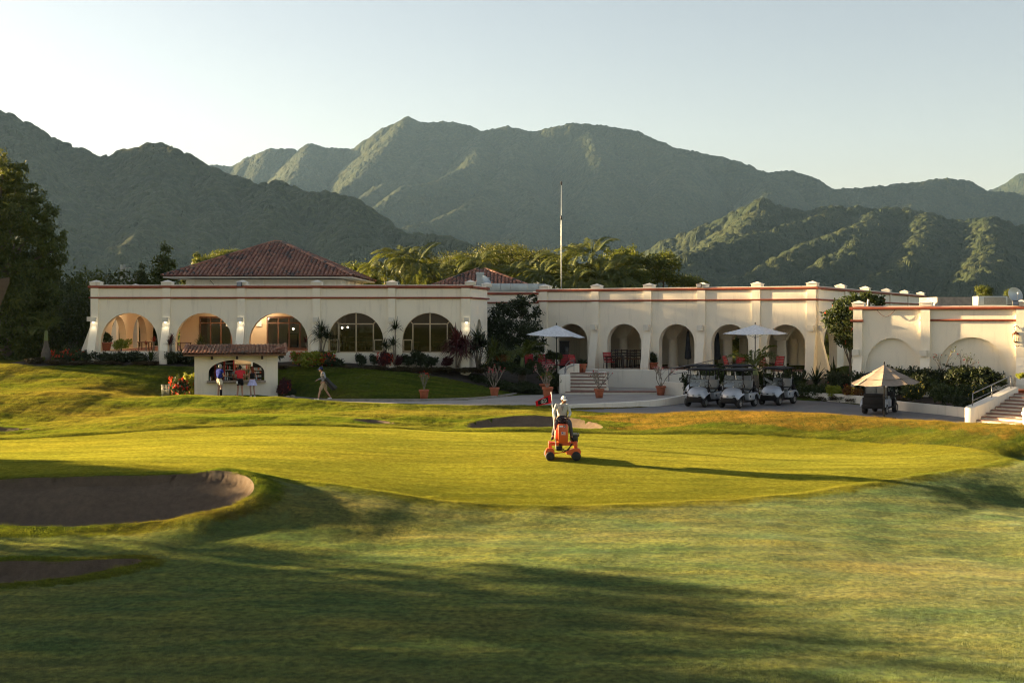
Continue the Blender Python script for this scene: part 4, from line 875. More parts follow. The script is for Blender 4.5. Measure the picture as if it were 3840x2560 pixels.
for k in range(8): MB().box((0, -.305, .08 + k * .045), (.44, .012, .015)).build('louvre', M_galv, ac2)
dish('satellite_dish', tuple(I(3802, 1148, 64)), R(12), .42, 'round grey satellite dish beside the right-hand roof unit', 20)

# ---------------------------------------------------------------- kerbs, low walls, steps
def wall_run(name, label, pts, tops, base, th, mat, cap=None):
    """a free-standing wall along plan points with a height at each"""
    t_ = thing(name, label, 'wall', (float(pts[0][0]), float(pts[0][1]), 0)); P = [Vector((p[0] - pts[0][0], p[1] - pts[0][1])) for p in pts]
    tops = tops if hasattr(tops, '__len__') else [tops] * len(P); base = base if hasattr(base, '__len__') else [base] * len(P)
    L = []
    for i, p in enumerate(P):
        d = (P[min(i + 1, len(P) - 1)] - P[max(i - 1, 0)]).normalized(); n_ = Vector((-d.y, d.x)) * th / 2; L.append((p - n_, p + n_))
    mb = MB(); k = len(P); v = []
    for (a, b_), zt, zb in zip(L, tops, base): v += [(a.x, a.y, zb), (a.x, a.y, zt - .02), (a.x * .85 + b_.x * .15, a.y * .85 + b_.y * .15, zt), (b_.x * .85 + a.x * .15, b_.y * .85 + a.y * .15, zt), (b_.x, b_.y, zt - .02), (b_.x, b_.y, zb)]
    fs = [(i * 6 + j, i * 6 + (j + 1) % 6, (i + 1) * 6 + (j + 1) % 6, (i + 1) * 6 + j) for i in range(k - 1) for j in range(6)]
    mb.add(v, fs + [tuple(range(5, -1, -1)), tuple(range((k - 1) * 6, k * 6))]); mb.build('wall', mat, t_); return t_
def curve(pts, n=6):
    """smooth plan curve through points"""
    P = [Vector(p) for p in pts]; out = []
    for i in range(len(P) - 1):
        a = P[max(i - 1, 0)]; b_ = P[i]; c = P[i + 1]; d = P[min(i + 2, len(P) - 1)]
        for k in range(n):
            t_ = k / n; out.append(.5 * ((2 * b_) + (c - a) * t_ + (2 * a - 5 * b_ + 4 * c - d) * t_ ** 2 + (3 * b_ - a - 3 * c + d) * t_ ** 3))
    return out + [P[-1]]
kerb = curve([(-9.5, 61.15), (-7, 61.0), (-5.0, 61.1), (-2.4, 61.9), (-.8, 63.8), (.2, 66.0)])
t_ = wall_run('kerb', 'thin concrete kerb between the lawn and the pale forecourt', kerb, .86, .5, .14, M_terr2)
rw_ = curve([(2.4, 57.8), (6.4, 59.25), (8.2, 61.0), (9.35, 62.6), (10.2, 63.6), (12.2, 66.4)])
wall_run('ramp_wall', 'low whitewashed wall rising beside the ramp from the forecourt to the carts', rw_, [.80 + .35 * min(1, k / (len(rw_) - 1) * 1.3) for k in range(len(rw_))], .3, .24, M_white)
# curved bed wall round the cart yard, in blocks with joints
bw_ = curve([(12.2, 66.4), (14.2, 65.2), (15.9, 63.4), (17.4, 61.0), (18.4, 57.3), (19.7, 54.8), (20.25, 53.4)], 4)
t_ = thing('planter_wall', 'low cream wall of joined lengths holding the shrub bed behind the carts', 'wall', (0, 0, 0))
for i in range(0, len(bw_) - 1, 4):
    sg = bw_[i:i + 5]
    if len(sg) < 2: continue
    mb = MB(); v = []; k = len(sg)
    for j, p in enumerate(sg):
        d = (sg[min(j + 1, k - 1)] - sg[max(j - 1, 0)]).normalized(); n_ = Vector((-d.y, d.x)) * .11
        sh = d * (.012 if j == 0 else (-.012 if j == k - 1 else 0)); zt = lotz(p.x, p.y) + .42
        a = p - n_ + sh; b_ = p + n_ + sh; v += [(a.x, a.y, .2), (a.x, a.y, zt), (b_.x, b_.y, zt), (b_.x, b_.y, .2)]
    mb.add(v, [(x * 4 + y, x * 4 + (y + 1) % 4, (x + 1) * 4 + (y + 1) % 4, (x + 1) * 4 + y) for x in range(k - 1) for y in range(4)] + [(3, 2, 1, 0), tuple(range((k - 1) * 4, k * 4))]); mb.build('wall_length', M_white, t_)
# terrace retaining wall and the curved steps up to the first arch
tw_ = [toworld(tpx(p), -y_, 0)[:2] for p, y_ in ((2225, 2.2), (2300, 2.6), (2420, 2.6), (2540, 2.5), (2640, 2.4), (2760, 2.2))]
wall_run('terrace_wall', 'long whitewashed retaining wall below the terrace arches', curve(tw_, 4), 1.82, .4, .3, M_white)
def tz(px, y_): return toworld(tpx(px), y_, 0)
tf = thing('terrace', 'raised paved terrace floor in front of the arches', 'terrace', (0, 0, 0)); tfp = [toworld(tpx(2225), -2.2, 0)[:2]] + [p[:2] for p in tw_[1:]] + [toworld(tpx(2760), .3, 0)[:2], toworld(tpx(2150), .3, 0)[:2]]
MB().prism(tfp, 'z', .5, 1.72).build('slab', M_tilefloor, tf)
st = thing('stairway', 'pale curved steps with brown nosings climbing to the first terrace arch', 'steps', (0, 0, 0))
s0 = np.array(I(2185, 1462, 67.0)); dirn = np.array([.12, 1.0]); dirn /= np.hypot(*dirn); across = np.array([dirn[1], -dirn[0]])
for k in range(6):
    y0 = .34 * k; hw = 1.32 - .04 * k; c = s0[:2] + dirn * y0; zt = .75 + .175 * (k + 1)
    p = [c - across * hw, c + across * hw, c + across * hw + dirn * 3.2, c - across * hw + dirn * 3.2]
    MB().prism([tuple(q_) for q_ in p], 'z', .6, zt - .055).build('step', M_white, st)
    e = c - dirn * .03; p = [e - across * (hw + .01), e + across * (hw + .01), c + across * (hw + .01) + dirn * .36, c - across * (hw + .01) + dirn * .36]
    MB().prism([tuple(q_) for q_ in p], 'z', zt - .052, zt).build('nosing', M_terr, st)
p = [I(2120, 1470, 66.3)[:2], I(2462, 1470, 66.5)[:2], I(2462, 1462, 67.6)[:2], I(2120, 1462, 67.4)[:2]]
MB().prism([tuple(q_) for q_ in p], 'z', .6, .835).build('landing', M_white, st); MB().prism([tuple(q_ - np.array([0, .03])) for q_ in p], 'z', .838, .885).build('landing_nosing', M_terr, st)
sl_ = thing('stair_wall', 'rounded white stair wall with a post, left of the terrace steps', 'wall', tuple(I(2118, 1470, 66.6)))
MB().rbox((0, .3, .42), (.62, .8, 1.1), .08).build('post', M_white, sl_)
c = curve([(-.1, .8), (0, 1.7), (.35, 2.5), (.75, 3.0)], 4); v = []; mb = MB()
for j, p in enumerate(c): mb_z = 1.0 + .5 * j / len(c); v += [(p.x - .22, p.y, -.2), (p.x - .22, p.y, mb_z), (p.x + .22, p.y, mb_z), (p.x + .22, p.y, -.2)]
mb.add(v, [(x * 4 + y, x * 4 + (y + 1) % 4, (x + 1) * 4 + (y + 1) % 4, (x + 1) * 4 + y) for x in range(len(c) - 1) for y in range(4)] + [(3, 2, 1, 0), tuple(range((len(c) - 1) * 4, len(c) * 4))]); mb.build('ramped_wall', M_white, sl_)
def rail(name, label, pts, h, posts, lower=True, base=None):
    """tube handrail: pts = foot line (world)"""
    t_ = thing(name, label, 'handrail', tuple(pts[0])); P = [Vector(p) - Vector(pts[0]) for p in pts]; up = Vector((0, 0, h))
    MB().tube([p + up for p in P], .025, 6).build('top_rail', M_steel, t_)
    if lower: MB().tube([p + up * .45 for p in P], .018, 6).build('lower_rail', M_steel, t_)
    for i in posts: MB().tube([P[i] - Vector((0, 0, .1)), P[i] + up], .022, 6).build('post', M_steel, t_)
    return t_
rp = [Vector(I(2118, 1425, 67.0)), Vector(I(2122, 1404, 67.6)), Vector(I(2135, 1390, 68.4)), Vector(I(2152, 1386, 69.2))]
rail('handrail', 'curved steel handrail on the stair wall left of the terrace steps', rp, .55, (0, 1, 3))
rp = [Vector(I(2508, 1425, 66.0)), Vector(I(2600, 1408, 67.2)), Vector(I(2675, 1391, 68.2))]
rail('handrail', 'long sloping steel handrail above the ramp behind the left golf carts', rp, .62, (0, 1, 2))
gw = curve([(10.0, 66.0), (9.6, 65.0), (9.4, 63.9)], 3)
wall_run('ramp_wall', 'upright whitewashed end wall beside the left golf carts', [tuple(I(2480, 1462, 66.2)[:2]), tuple(I(2560, 1460, 65.4)[:2]), tuple(I(2600, 1462, 66.4)[:2])], 1.45, .4, .34, M_white)
# steps at the right edge
sr = thing('stairway', 'broad pale steps with brown nosings at the right edge of the photo', 'steps', (0, 0, 0))
b0 = np.array([19.75, 51.2]); dirn = np.array([.80, .60]); across = np.array([.60, -.80])
for k in range(9):
    c = b0 + dirn * .36 * k; zt = lotz(*b0) + .125 * (k + 1); w0, w1 = -.1, 1.9
    q4 = lambda e0, e1: [tuple(c + across * w0 + dirn * e0), tuple(c + across * w1 + dirn * e0), tuple(c + across * w1 + dirn * e1), tuple(c + across * w0 + dirn * e1)]
    MB().prism(q4(0, 3.2 if k == 8 else .40), 'z', .2, zt - .05).build('step', M_white, sr); MB().prism(q4(-.03, .39), 'z', zt - .048, zt).build('nosing', M_terr, sr)
def sloped_wall(name, label, a, b_, za, zb, th, base=.2, rnd=True):
    t_ = thing(name, label, 'wall', (float(a[0]), float(a[1]), 0)); d = np.array(b_) - np.array(a); L = np.hypot(*d); mb = MB()
    mb.prism([(0, base), (L, base), (L, zb), (0.5, za + (zb - za) * .12), (0, za)], 'y', -th / 2, th / 2); mb.lathe([(th / 2 + .004, base), (th / 2 + .004, za - .06), (th / 2 - .05, za + .003), (0, za + .004)], (0, 0, 0), 14)
    mb.build('wall', M_white, t_, (0, 0, 0), math.atan2(d[1], d[0])); return t_
aa = b0 + across * -.36 - dirn * .05; bb = aa + dirn * 3.3
sloped_wall('stair_wall', 'sloping white wall on the left of the right-edge steps', aa, bb, 1.2, 1.92, .46)
cc = np.array([22.95, 48.5]); ww = thing('stair_wall', 'curved cream wall at the far right foot of the steps', 'wall', (float(cc[0]), float(cc[1]), 0))
MB().lathe([(2.3, -.2), (2.3, 1.05), (2.3, 1.28), (2.2, 1.36), (0, 1.38)], (0, 0, 0), 40).build('wall', M_wall, ww); MB().lathe([(2.31, 1.03), (2.36, 1.05), (2.36, 1.11), (2.31, 1.13)], (0, 0, 0), 40).build('string_course', M_cap, ww)
z3 = lambda p, z: Vector((float(p[0]), float(p[1]), z))
rail('handrail', 'steel handrail on the sloping wall left of the right-edge steps', [z3(aa + dirn * .15, 1.2), z3(aa + dirn * 1.6, 1.52), z3(aa + dirn * 3.1, 1.86)], .55, (0, 1, 2))
c2 = b0 + across * 1.75 + dirn * .9; rail('handrail', 'steel handrail on the right side of the right-edge steps', [z3(c2, .9), z3(c2 + dirn * 2.0, 1.5)], .75, (0, 1), False)

# ---------------------------------------------------------------- drinks kiosk
BEFORE = set(COL.objects)
KX0, KX1 = (729 - 1920) * 63.8 / F, (1036 - 1920) * 63.8 / F; KY = 63.8; KW = KX1 - KX0; KZ = .55; KT = EYE + (HZ - 1333) * 63.8 / F
kiosk = thing('drinks_kiosk', 'small cream drinks kiosk with a tiled roof and arched serving hatch', 'kiosk', (KX0, KY, 0))
kc = (((780 + 986) / 2) - 1920) * 63.8 / F - KX0; kw = (986 - 780) * 63.8 / F; ksill = EYE + (HZ - 1428) * 63.8 / F; ktop = EYE + (HZ - 1350) * 63.8 / F
def super_arch(mb):
    """front wall with a flattened hatch"""
    sp = ksill + .42; facade(mb, 0, KW, KZ - .2, KT, .22, [(kc, kw, ksill, sp, ktop - sp)], mi=0, seg=18)
mb = MB(); super_arch(mb); link('front_wall', mb.mesh('front_wall', M_wall), kiosk)
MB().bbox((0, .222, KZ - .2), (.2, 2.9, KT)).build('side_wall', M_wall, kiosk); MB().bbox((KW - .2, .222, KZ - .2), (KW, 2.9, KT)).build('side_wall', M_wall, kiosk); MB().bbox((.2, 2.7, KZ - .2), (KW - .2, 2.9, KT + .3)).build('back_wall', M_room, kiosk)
MB().bbox((.2, .222, KZ - .2), (KW - .2, 2.7, KZ + .1)).build('floor', M_tilefloor, kiosk); MB().bbox((.2, .222, KT - .12), (KW - .2, 2.7, KT - .02)).build('ceiling', M_white, kiosk)
M_stone = paint('stone_counter', (.30, .25, .19), .6, .2, 9)
MB().rbox((kc, .04, ksill - .06), (kw + .16, .55, .12), .02).build('counter', M_stone, kiosk)
rise = .30; rx0, rx1 = -.52, KW + .42; ry0, ry1 = -.62, 2.9; rs_ = rise
rz0 = KT - .02; zr = lambda y_: rz0 + .10 + (y_ - ry0) * .118
MB().prism([(ry0, zr(ry0) - .10), (ry1, zr(ry1) - .10), (ry1, zr(ry1)), (ry0, zr(ry0))], 'x', rx0, rx1).build('roof_board', M_wood, kiosk)
for px in (790, 882, 975): x_ = (px - 1920) * 63.6 / F - KX0; MB().bbox((x_ - .055, -.42, KT - .20), (x_ + .055, -.002, KT - .015)).build('rafter', M_darkwood, kiosk)
KT_T = tile_mesh(.20, .50)
slope = Vector((0, 1, .118)).normalized()
Hk = (ry1 - ry0) / slope.y
tile_face(kiosk, (rx0 + .1, ry0 - .03, zr(ry0)), (1, 0, 0), slope, lambda t_: (0, rx1 - rx0 - .1), Hk, sx=.193, sy=.40, limit=300, tile=KT_T, jit=.014)
pans = MB()
for k in range(int((rx1 - rx0) / .193) + 1):
    x_ = rx0 + .0035 + k * .193; pans.prism([(x_ - .08, .05), (x_ - .04, .012), (x_ + .04, .012), (x_ + .08, .05), (x_ + .04, .002), (x_ - .04, .002)], 'y', 0, Hk)
po = link('pan_tiles', pans.mesh('pan_tiles', M_tile), kiosk, (0, ry0, zr(ry0))); po.rotation_euler = (math.atan(.118), 0, 0)
for s_, x_ in ((0, rx0 - .02), (1, rx1 + .02)):
    for k in range(9):
        c = bpy.data.objects.new('verge_tile', KT_T); COL.objects.link(c); c.parent = kiosk; M4 = Matrix((Vector((1, 0, 0)), slope, Vector((1, 0, 0)).cross(slope))).transposed().to_4x4(); M4.translation = Vector((x_, ry0, zr(ry0) + .035)) + slope * k * .385; c.matrix_local = M4
# broken tile lying askew on the kiosk roof
bt = MB(); 
for k, (px_, a) in enumerate(((995, .9), (1013, -.5), (1006, 1.7))):
    pass
o = link('slipped_tile', KT_T, kiosk, ((1006 - 1920) * 63.3 / F - KX0, ry0 + .35, zr(ry0 + .4) + .16)); o.rotation_euler = (.25, .1, -1.25)
o = link('slipped_tile', KT_T, kiosk, ((1022 - 1920) * 63.3 / F - KX0, ry0 + .5, zr(ry0 + .5) + .15)); o.rotation_euler = (.2, -.1, -1.9)
# inside the hatch
kin = lambda px, d: ((px - 1920) * d / F, d)
def zpy(py, d): return EYE + (HZ - py) * d / F
fr_ = thing('drinks_fridge', 'red framed drinks fridge with glass doors inside the kiosk', 'fridge', ((828 - 1920) * 65.6 / F, 65.6, KZ + .1))
M_redmetal = paint('red_enamel', (.22, .012, .012), .4, .15, 5); M_white_p = paint('white_plastic', (.75, .75, .72), .4, .05)
fw = (897 - 825) * 65.6 / F; fh = zpy(1352, 65.6) - KZ - .1
mb = MB().bbox((0, .3, 0), (fw, .7, fh)); mb.build('cabinet', M_black, fr_)
for a, b_ in ((0, .06), (fw / 2 - .05, fw / 2 + .05), (fw - .06, fw)): MB().bbox((a, -.02, 0), (b_, .29, fh)).build('door_frame', M_redmetal, fr_)
for k in range(5): MB().bbox((.06, .02, .35 + k * .36), (fw - .06, .29, .37 + k * .36)).build('shelf', M_galv, fr_)
BOT = [paint('bottle_green', (.02, .07, .03), .2, .2), paint('bottle_amber', (.14, .05, .01), .2, .2), paint('can_red', (.35, .02, .02), .3, .2), paint('can_silver', (.5, .5, .52), .3, .1), paint('bottle_water', (.35, .45, .5), .15, .1), paint('carton_white', (.6, .6, .58), .5, .1)]
def bottle_mesh(r_, h, mt): return MB().lathe([(0, 0), (r_, 0), (r_, h * .58), (r_ * .4, h * .75), (r_ * .36, h * .97), (0, h)], (0, 0, 0), 7).mesh('bottle', mt)
BM = [bottle_mesh(.035, .26, q_) for q_ in BOT]
names = ['green glass', 'amber glass', 'red', 'silver', 'clear water', 'white']
ORD = 'first second third fourth fifth sixth seventh eighth ninth'.split()
for k in range(4):
    for j in range(8):
        q_ = (k * 3 + j * 2 + (j > 3)) % 6; o = link('bottle', BM[q_], None, (fr_.location.x + .12 + j * (fw - .24) / 7, 65.72, KZ + .1 + .372 + k * .36)); tag(o, '%s bottle, %s from left on the %s shelf of the red kiosk fridge' % (names[q_], ORD[j], ('lowest', 'second', 'third', 'topmost')[k]), 'bottle', 'bottles in the kiosk fridge')
sh_ = thing('shelf_rack', 'back shelves of glasses and bottles right of the fridge in the kiosk', 'shelves', ((905 - 1920) * 65.9 / F, 65.9, KZ + .1))
for k in range(4): MB().bbox((0, 0, .85 + k * .3), (.95, .3, .87 + k * .3)).build('shelf', M_frame, sh_)
MB().bbox((.0, .28, .3), (.95, .3, 2.0)).build('back_panel', M_peach, sh_); MB().bbox((.9, -.05, .3), (.98, .3, 2.1)).build('upright', M_galv, sh_)
for k in range(3):
    for j in range(9): q_ = (j * 5 + k) % 6; o = link('bottle', BM[q_], None, (sh_.location.x + .06 + j * .1, 65.98, KZ + .1 + .875 + k * .3)); tag(o, '%s bottle, %s from left on the %s back shelf beside the fridge' % (names[q_], ORD[j], ('lower', 'middle', 'upper')[k]), 'bottle', 'bottles on the kiosk back shelves')
sn = thing('snack_rack', 'dark snack rack with bright packets at the right of the kiosk hatch', 'rack', ((962 - 1920) * 64.9 / F, 64.9, KZ + .1))
MB().bbox((0, .25, .3), (.42, .3, 1.75)).build('back_panel', M_black, sn)
PKT = MB().box((0, 0, .06), (.09, .03, .12)).mesh('packet', BOT[3]); PK2 = MB().box((0, 0, .06), (.09, .03, .12)).mesh('packet', BOT[4]); PK3 = MB().box((0, 0, .06), (.09, .03, .12)).mesh('packet', paint('packet_orange', (.5, .12, .05), .5, .2))
for k in range(4):
    MB().bbox((0, 0, .85 + k * .2), (.42, .25, .87 + k * .2)).build('shelf', M_white_p if k == 3 else M_black, sn)
    for j in range(4): o = link('snack_packet', (PKT, PK2, PK3)[(j + k) % 3], None, (sn.location.x + .06 + j * .1, 64.95, KZ + .1 + .872 + k * .2)); tag(o, '%s snack packet, %s from left on the %s shelf of the dark rack' % (('silver', 'pale blue', 'orange')[(j + k) % 3], ORD[j], ('lowest', 'second', 'third', 'white topmost')[k]), 'packet', 'snack packets on the kiosk rack')
for px, q_, lb in ((784, 0, 'dark green bottle at the left end of the kiosk counter'), (788, 5, 'white labelled bottle at the left end of the kiosk counter'), (793, 1, 'amber bottle beside the man in blue on the kiosk counter'), (842, 4, 'clear water bottle in the middle of the kiosk counter'), (850, 5, 'short white bottle beside the water bottle on the kiosk counter'), (948, 3, 'silver bottle right of the woman on the kiosk counter'), (957, 4, 'clear bottle near the right end of the kiosk counter')):
    o = link('bottle', BM[q_], None, ((px - 1920) * 63.85 / F, 63.86, ksill + .002)); o.scale = (1.1, 1.1, 1.1 if q_ != 5 else .8); tag(o, lb, 'bottle', 'bottles on the kiosk counter')
kl = bpy.data.lights.new('kiosk_fill', 'POINT'); kl.energy = 2.2; kl.color = (1, .82, .58); kl.shadow_soft_size = .1; ko = bpy.data.objects.new('kiosk_fill', kl); COL.objects.link(ko); ko.location = (KX0 + 2.6, 65.2, KT - .3)  # added fill light inside the hatch, no fixture belongs to it

# the kiosk is turned a little, to face the tee
KR = R(11.5)
def kturn(x, y):
    c_, s_ = math.cos(KR), math.sin(KR); dx, dy = x - KX0, y - KY; return KX0 + dx * c_ - dy * s_, KY + dx * s_ + dy * c_
for o in set(COL.objects) - BEFORE:
    if o.parent is None:
        o.location.x, o.location.y = kturn(o.location.x, o.location.y); o.rotation_euler.z += KR
# ---------------------------------------------------------------- plants
def leafmat(name, dark, light, tip=None, trans=.35, sc=1.2):
    """leaves: each its own shade, in lighter and darker clumps; light also comes through them"""
    m, t, b, o = nodes(name); ge = t.nodes.new('ShaderNodeNewGeometry'); co = coords(t); n = noise(t, co, sc, 3, .6)
    a = ramp(t, n.outputs[0], [(.3, dark), (.72, light)])
    a = mixc(t, ramp(t, ge.outputs['Random Per Island'], [(0, (0, 0, 0)), (1, (.75, .75, .75))]), a, tip or [c * 1.5 for c in light])
    t.links.new(a, b.inputs['Base Color']); b.inputs['Roughness'].default_value = .55; b.inputs['Specular IOR Level'].default_value = .3
    tr = t.nodes.new('ShaderNodeBsdfTranslucent'); t.links.new(mixc(t, 1.0, a, (1.35, 1.25, .6), 'MULTIPLY'), tr.inputs[0])
    x = N(t, 'ShaderNodeMixShader'); x.inputs[0].default_value = trans; t.links.new(b.outputs[0], x.inputs[1]); t.links.new(tr.outputs[0], x.inputs[2]); t.links.new(x.outputs[0], o.inputs[0]); return m
L_tree = leafmat('tree_leaf', (.022, .044, .011), (.068, .094, .02), (.125, .14, .026), .4)
L_forest = leafmat('woodland_leaf', (.020, .034, .010), (.055, .072, .018), (.085, .095, .02))
L_bright = leafmat('bright_leaf', (.035, .065, .012), (.08, .108, .022), (.12, .135, .025), .4)
L_gold = leafmat('golden_leaf', (.026, .046, .010), (.065, .085, .017), (.11, .115, .025), .38)
L_palm = leafmat('palm_leaf', (.034, .060, .015), (.085, .112, .028), (.14, .155, .04), .38)
L_shrub = leafmat('shrub_leaf', (.014, .030, .009), (.038, .058, .014), (.06, .082, .018), .3, 2)
L_dark = leafmat('dark_leaf', (.010, .020, .008), (.026, .040, .012), (.04, .055, .016), .25, 2)
L_lime = leafmat('lime_leaf', (.12, .17, .015), (.24, .28, .025), (.30, .32, .04), .4, 3)
L_purple = leafmat('purple_leaf', (.030, .010, .014), (.075, .022, .026), (.11, .03, .03), .3, 3)
L_redleaf = leafmat('red_leaf', (.14, .015, .012), (.26, .03, .02), (.32, .05, .03), .4, 3)
L_bed = leafmat('low_bed_leaf', (.022, .020, .010), (.055, .042, .018), (.08, .06, .02), .25, 3)
L_crot = leafmat('croton_leaf', (.10, .05, .010), (.24, .15, .02), (.22, .05, .02), .35, 3)
P_red = leafmat('red_blossom', (.38, .022, .012), (.55, .045, .02), (.60, .09, .03), .3, 4)
P_pink = leafmat('pink_blossom', (.42, .08, .14), (.58, .16, .24), (.62, .25, .32), .3, 4)
P_crim = leafmat('crimson_blossom', (.28, .012, .03), (.42, .03, .06), (.5, .06, .1), .3, 4)
P_yel = leafmat('yellow_blossom', (.55, .42, .03), (.65, .5, .05), (.7, .55, .1), .3, 4)
M_bark = paint('bark', (.12, .09, .065), .9, .35, 3, .5, 14)
M_greybark = paint('grey_bark', (.22, .19, .15), .85, .3, 5, .4, 18)
M_palmtrunk = paint('palm_trunk', (.11, .095, .075), .85, .25, 6, .5, 16)
M_shaft = paint('crown_shaft', (.12, .17, .05), .5, .2, 6)
M_pot = paint('terracotta_pot', (.34, .10, .045), .75, .18, 6, .2)
M_soil = paint('soil', (.05, .035, .025), .95, .3, 9)

def leaves_np(pts, nrm, L, wd, rs, droop=0.0):
    """four-sided leaves at points, each roughly facing along nrm"""
    n = len(pts); r_ = rs.normal(size=(n, 3)); a = np.cross(nrm, r_); a /= np.linalg.norm(a, axis=1, keepdims=True) + 1e-9
    a[:, 2] -= droop; a /= np.linalg.norm(a, axis=1, keepdims=True) + 1e-9
    b_ = np.cross(nrm, a); b_ /= np.linalg.norm(b_, axis=1, keepdims=True) + 1e-9
    s_ = rs.uniform(.65, 1.3, (n, 1)); l = a * L * s_; w_ = b_ * wd * s_ * .5
    V = np.stack([pts, pts + l * .45 + w_, pts + l, pts + l * .45 - w_], 1).reshape(-1, 3)
    return V, np.arange(4 * n).reshape(-1, 4)
def clump_points(lumps, n, rs, shell=.55, sub=14, subr=.34, squash=1.0):
    """points in small bunches spread over the outside of several ellipsoids: leaves bunch on twigs and leave gaps"""
    lumps = np.array(lumps, float); vol = (lumps[:, 3] * lumps[:, 4] * lumps[:, 5]) ** (2 / 3); per = np.maximum((vol / vol.sum() * n).astype(int), 8); P = []; Q = []
    for (cx, cy, cz, rx, ry, rz), k in zip(lumps, per):
        nb = max(4, k // sub); d = rs.normal(size=(nb, 3)); d /= np.linalg.norm(d, axis=1, keepdims=True); rad = (shell + (1 - shell) * rs.rand(nb, 1) ** .6)
        C = d * rad; bi = rs.randint(0, nb, k); o = rs.normal(size=(k, 3)) * subr * np.array([1, 1, .6]) * .55
        q_ = C[bi] + o; P.append(q_ * [rx, ry, rz] + [cx, cy, cz]); nn = d[bi] * .7 + rs.normal(size=(k, 3)) * .6 + [0, 0, .35]; Q.append(nn / np.linalg.norm(nn, axis=1, keepdims=True))
    return np.concatenate(P), np.concatenate(Q)
def crown_mesh(name, lumps, n, L, wd, mat, seed, shell=.5, sub=14, subr=.34, droop=.1):
    rs = np.random.RandomState(seed); p, q_ = clump_points(lumps, n, rs, shell, sub, subr); v, f = leaves_np(p, q_, L, wd, rs, droop)
    return np_mesh(name, v, f, mat, False)
def trunk_mesh(h, r_, lumps, mat, seed, lean=(0, 0), n=7, down=0):
    rs = random.Random(seed); mb = MB(); top = Vector((lean[0], lean[1], h)); k = 5
    if down: mb.tube([(0, 0, -down), (0, 0, .05)], [r_ * 1.5, r_ * 1.25], n)
    mb.tube([Vector((lean[0] * (i / k) ** 1.5 + rs.uniform(-.04, .04) * h * .2, lean[1] * (i / k) ** 1.5, h * i / k)) for i in range(k + 1)], [r_ * (1.25 if i == 0 else 1 - .5 * i / k) for i in range(k + 1)], n)
    for l in lumps:
        c = Vector(l[:3]); s_ = Vector((lean[0], lean[1], h * rs.uniform(.55, .95))); m_ = (s_ + c) / 2 + Vector((0, 0, rs.uniform(-.1, .25) * h * .3))
        mb.tube([s_, m_, c], [r_ * .4, r_ * .25, r_ * .08], 5)
    return mb.mesh('trunk', mat)
def round_lumps(seed, W, H, z0, k=9, flat=.7):
    rs = random.Random(seed); out = [(0, 0, z0 + (H - z0) * .55, W * .42, W * .42, (H - z0) * .45)]
    for i in range(k):
        a = rs.uniform(0, 6.283); d = rs.uniform(.35, .75) * W * .5; z_ = z0 + (H - z0) * rs.uniform(.15, .85); s_ = W * rs.uniform(.15, .26); out.append((d * math.cos(a), d * math.sin(a), z_, s_, s_, s_ * flat))
    return out
def tree_proto(W, H, z0, n, L, wd, mat, seed, r_=.18, k=9, bark=M_bark, lumps=None, sub=14, subr=.34, down=0):
    lumps = lumps or round_lumps(seed, W, H, z0, k); return crown_mesh('crown', lumps, n, L, wd, mat, seed, sub=sub, subr=subr), trunk_mesh(z0 + (H - z0) * .5, r_, lumps, bark, seed, down=down)
def tree(name, label, protos, loc, s=1.0, rz=0, group=None, cat='tree'):
    t_ = thing(name, label, cat, loc, rz, group); t_.scale = s if hasattr(s, '__len__') else (s,) * 3
    link('crown', protos[0], t_); link('trunk', protos[1], t_); return t_

# the great tree on the left
BX, BY = (30 - 1920) * 74 / F, 74.0
def lump_at(px, py, r_, d): q_ = I(px, py, d); s_ = r_ * d / F; return (q_[0] - BX, q_[1] - BY, q_[2] - 1.5, s_ * 1.08, s_ * 1.2, s_ * .85)
big = [lump_at(*a) for a in [(10,655,70,74),(70,640,36,74),(-60,640,80,75),(40,740,85,74),(105,735,60,73.5),(110,810,85,73),(170,800,42,73),(165,890,70,73),(205,940,45,72.5),(225,975,28,72.5),(60,900,120,74),(-70,800,130,75),(40,1040,130,74),(130,1010,80,73),(185,1000,50,73),(110,1130,95,73),(-60,1000,140,75),(30,1200,110,74),(100,1240,80,73),(150,1180,60,73),(40,1310,80,73),(-80,1180,140,75),(90,1330,45,73),(170,1090,60,73)]]
t_ = thing('tree', 'huge dark broadleaf tree filling the left edge of the photo', 'tree', (BX, BY, 1.5))
link('crown', crown_mesh('crown', big, 62000, .24, .085, L_tree, 5, shell=.62, sub=26, subr=.17, droop=.25), t_); link('trunk', trunk_mesh(7, .5, big[::2], M_bark, 5, (-1, 0)), t_)
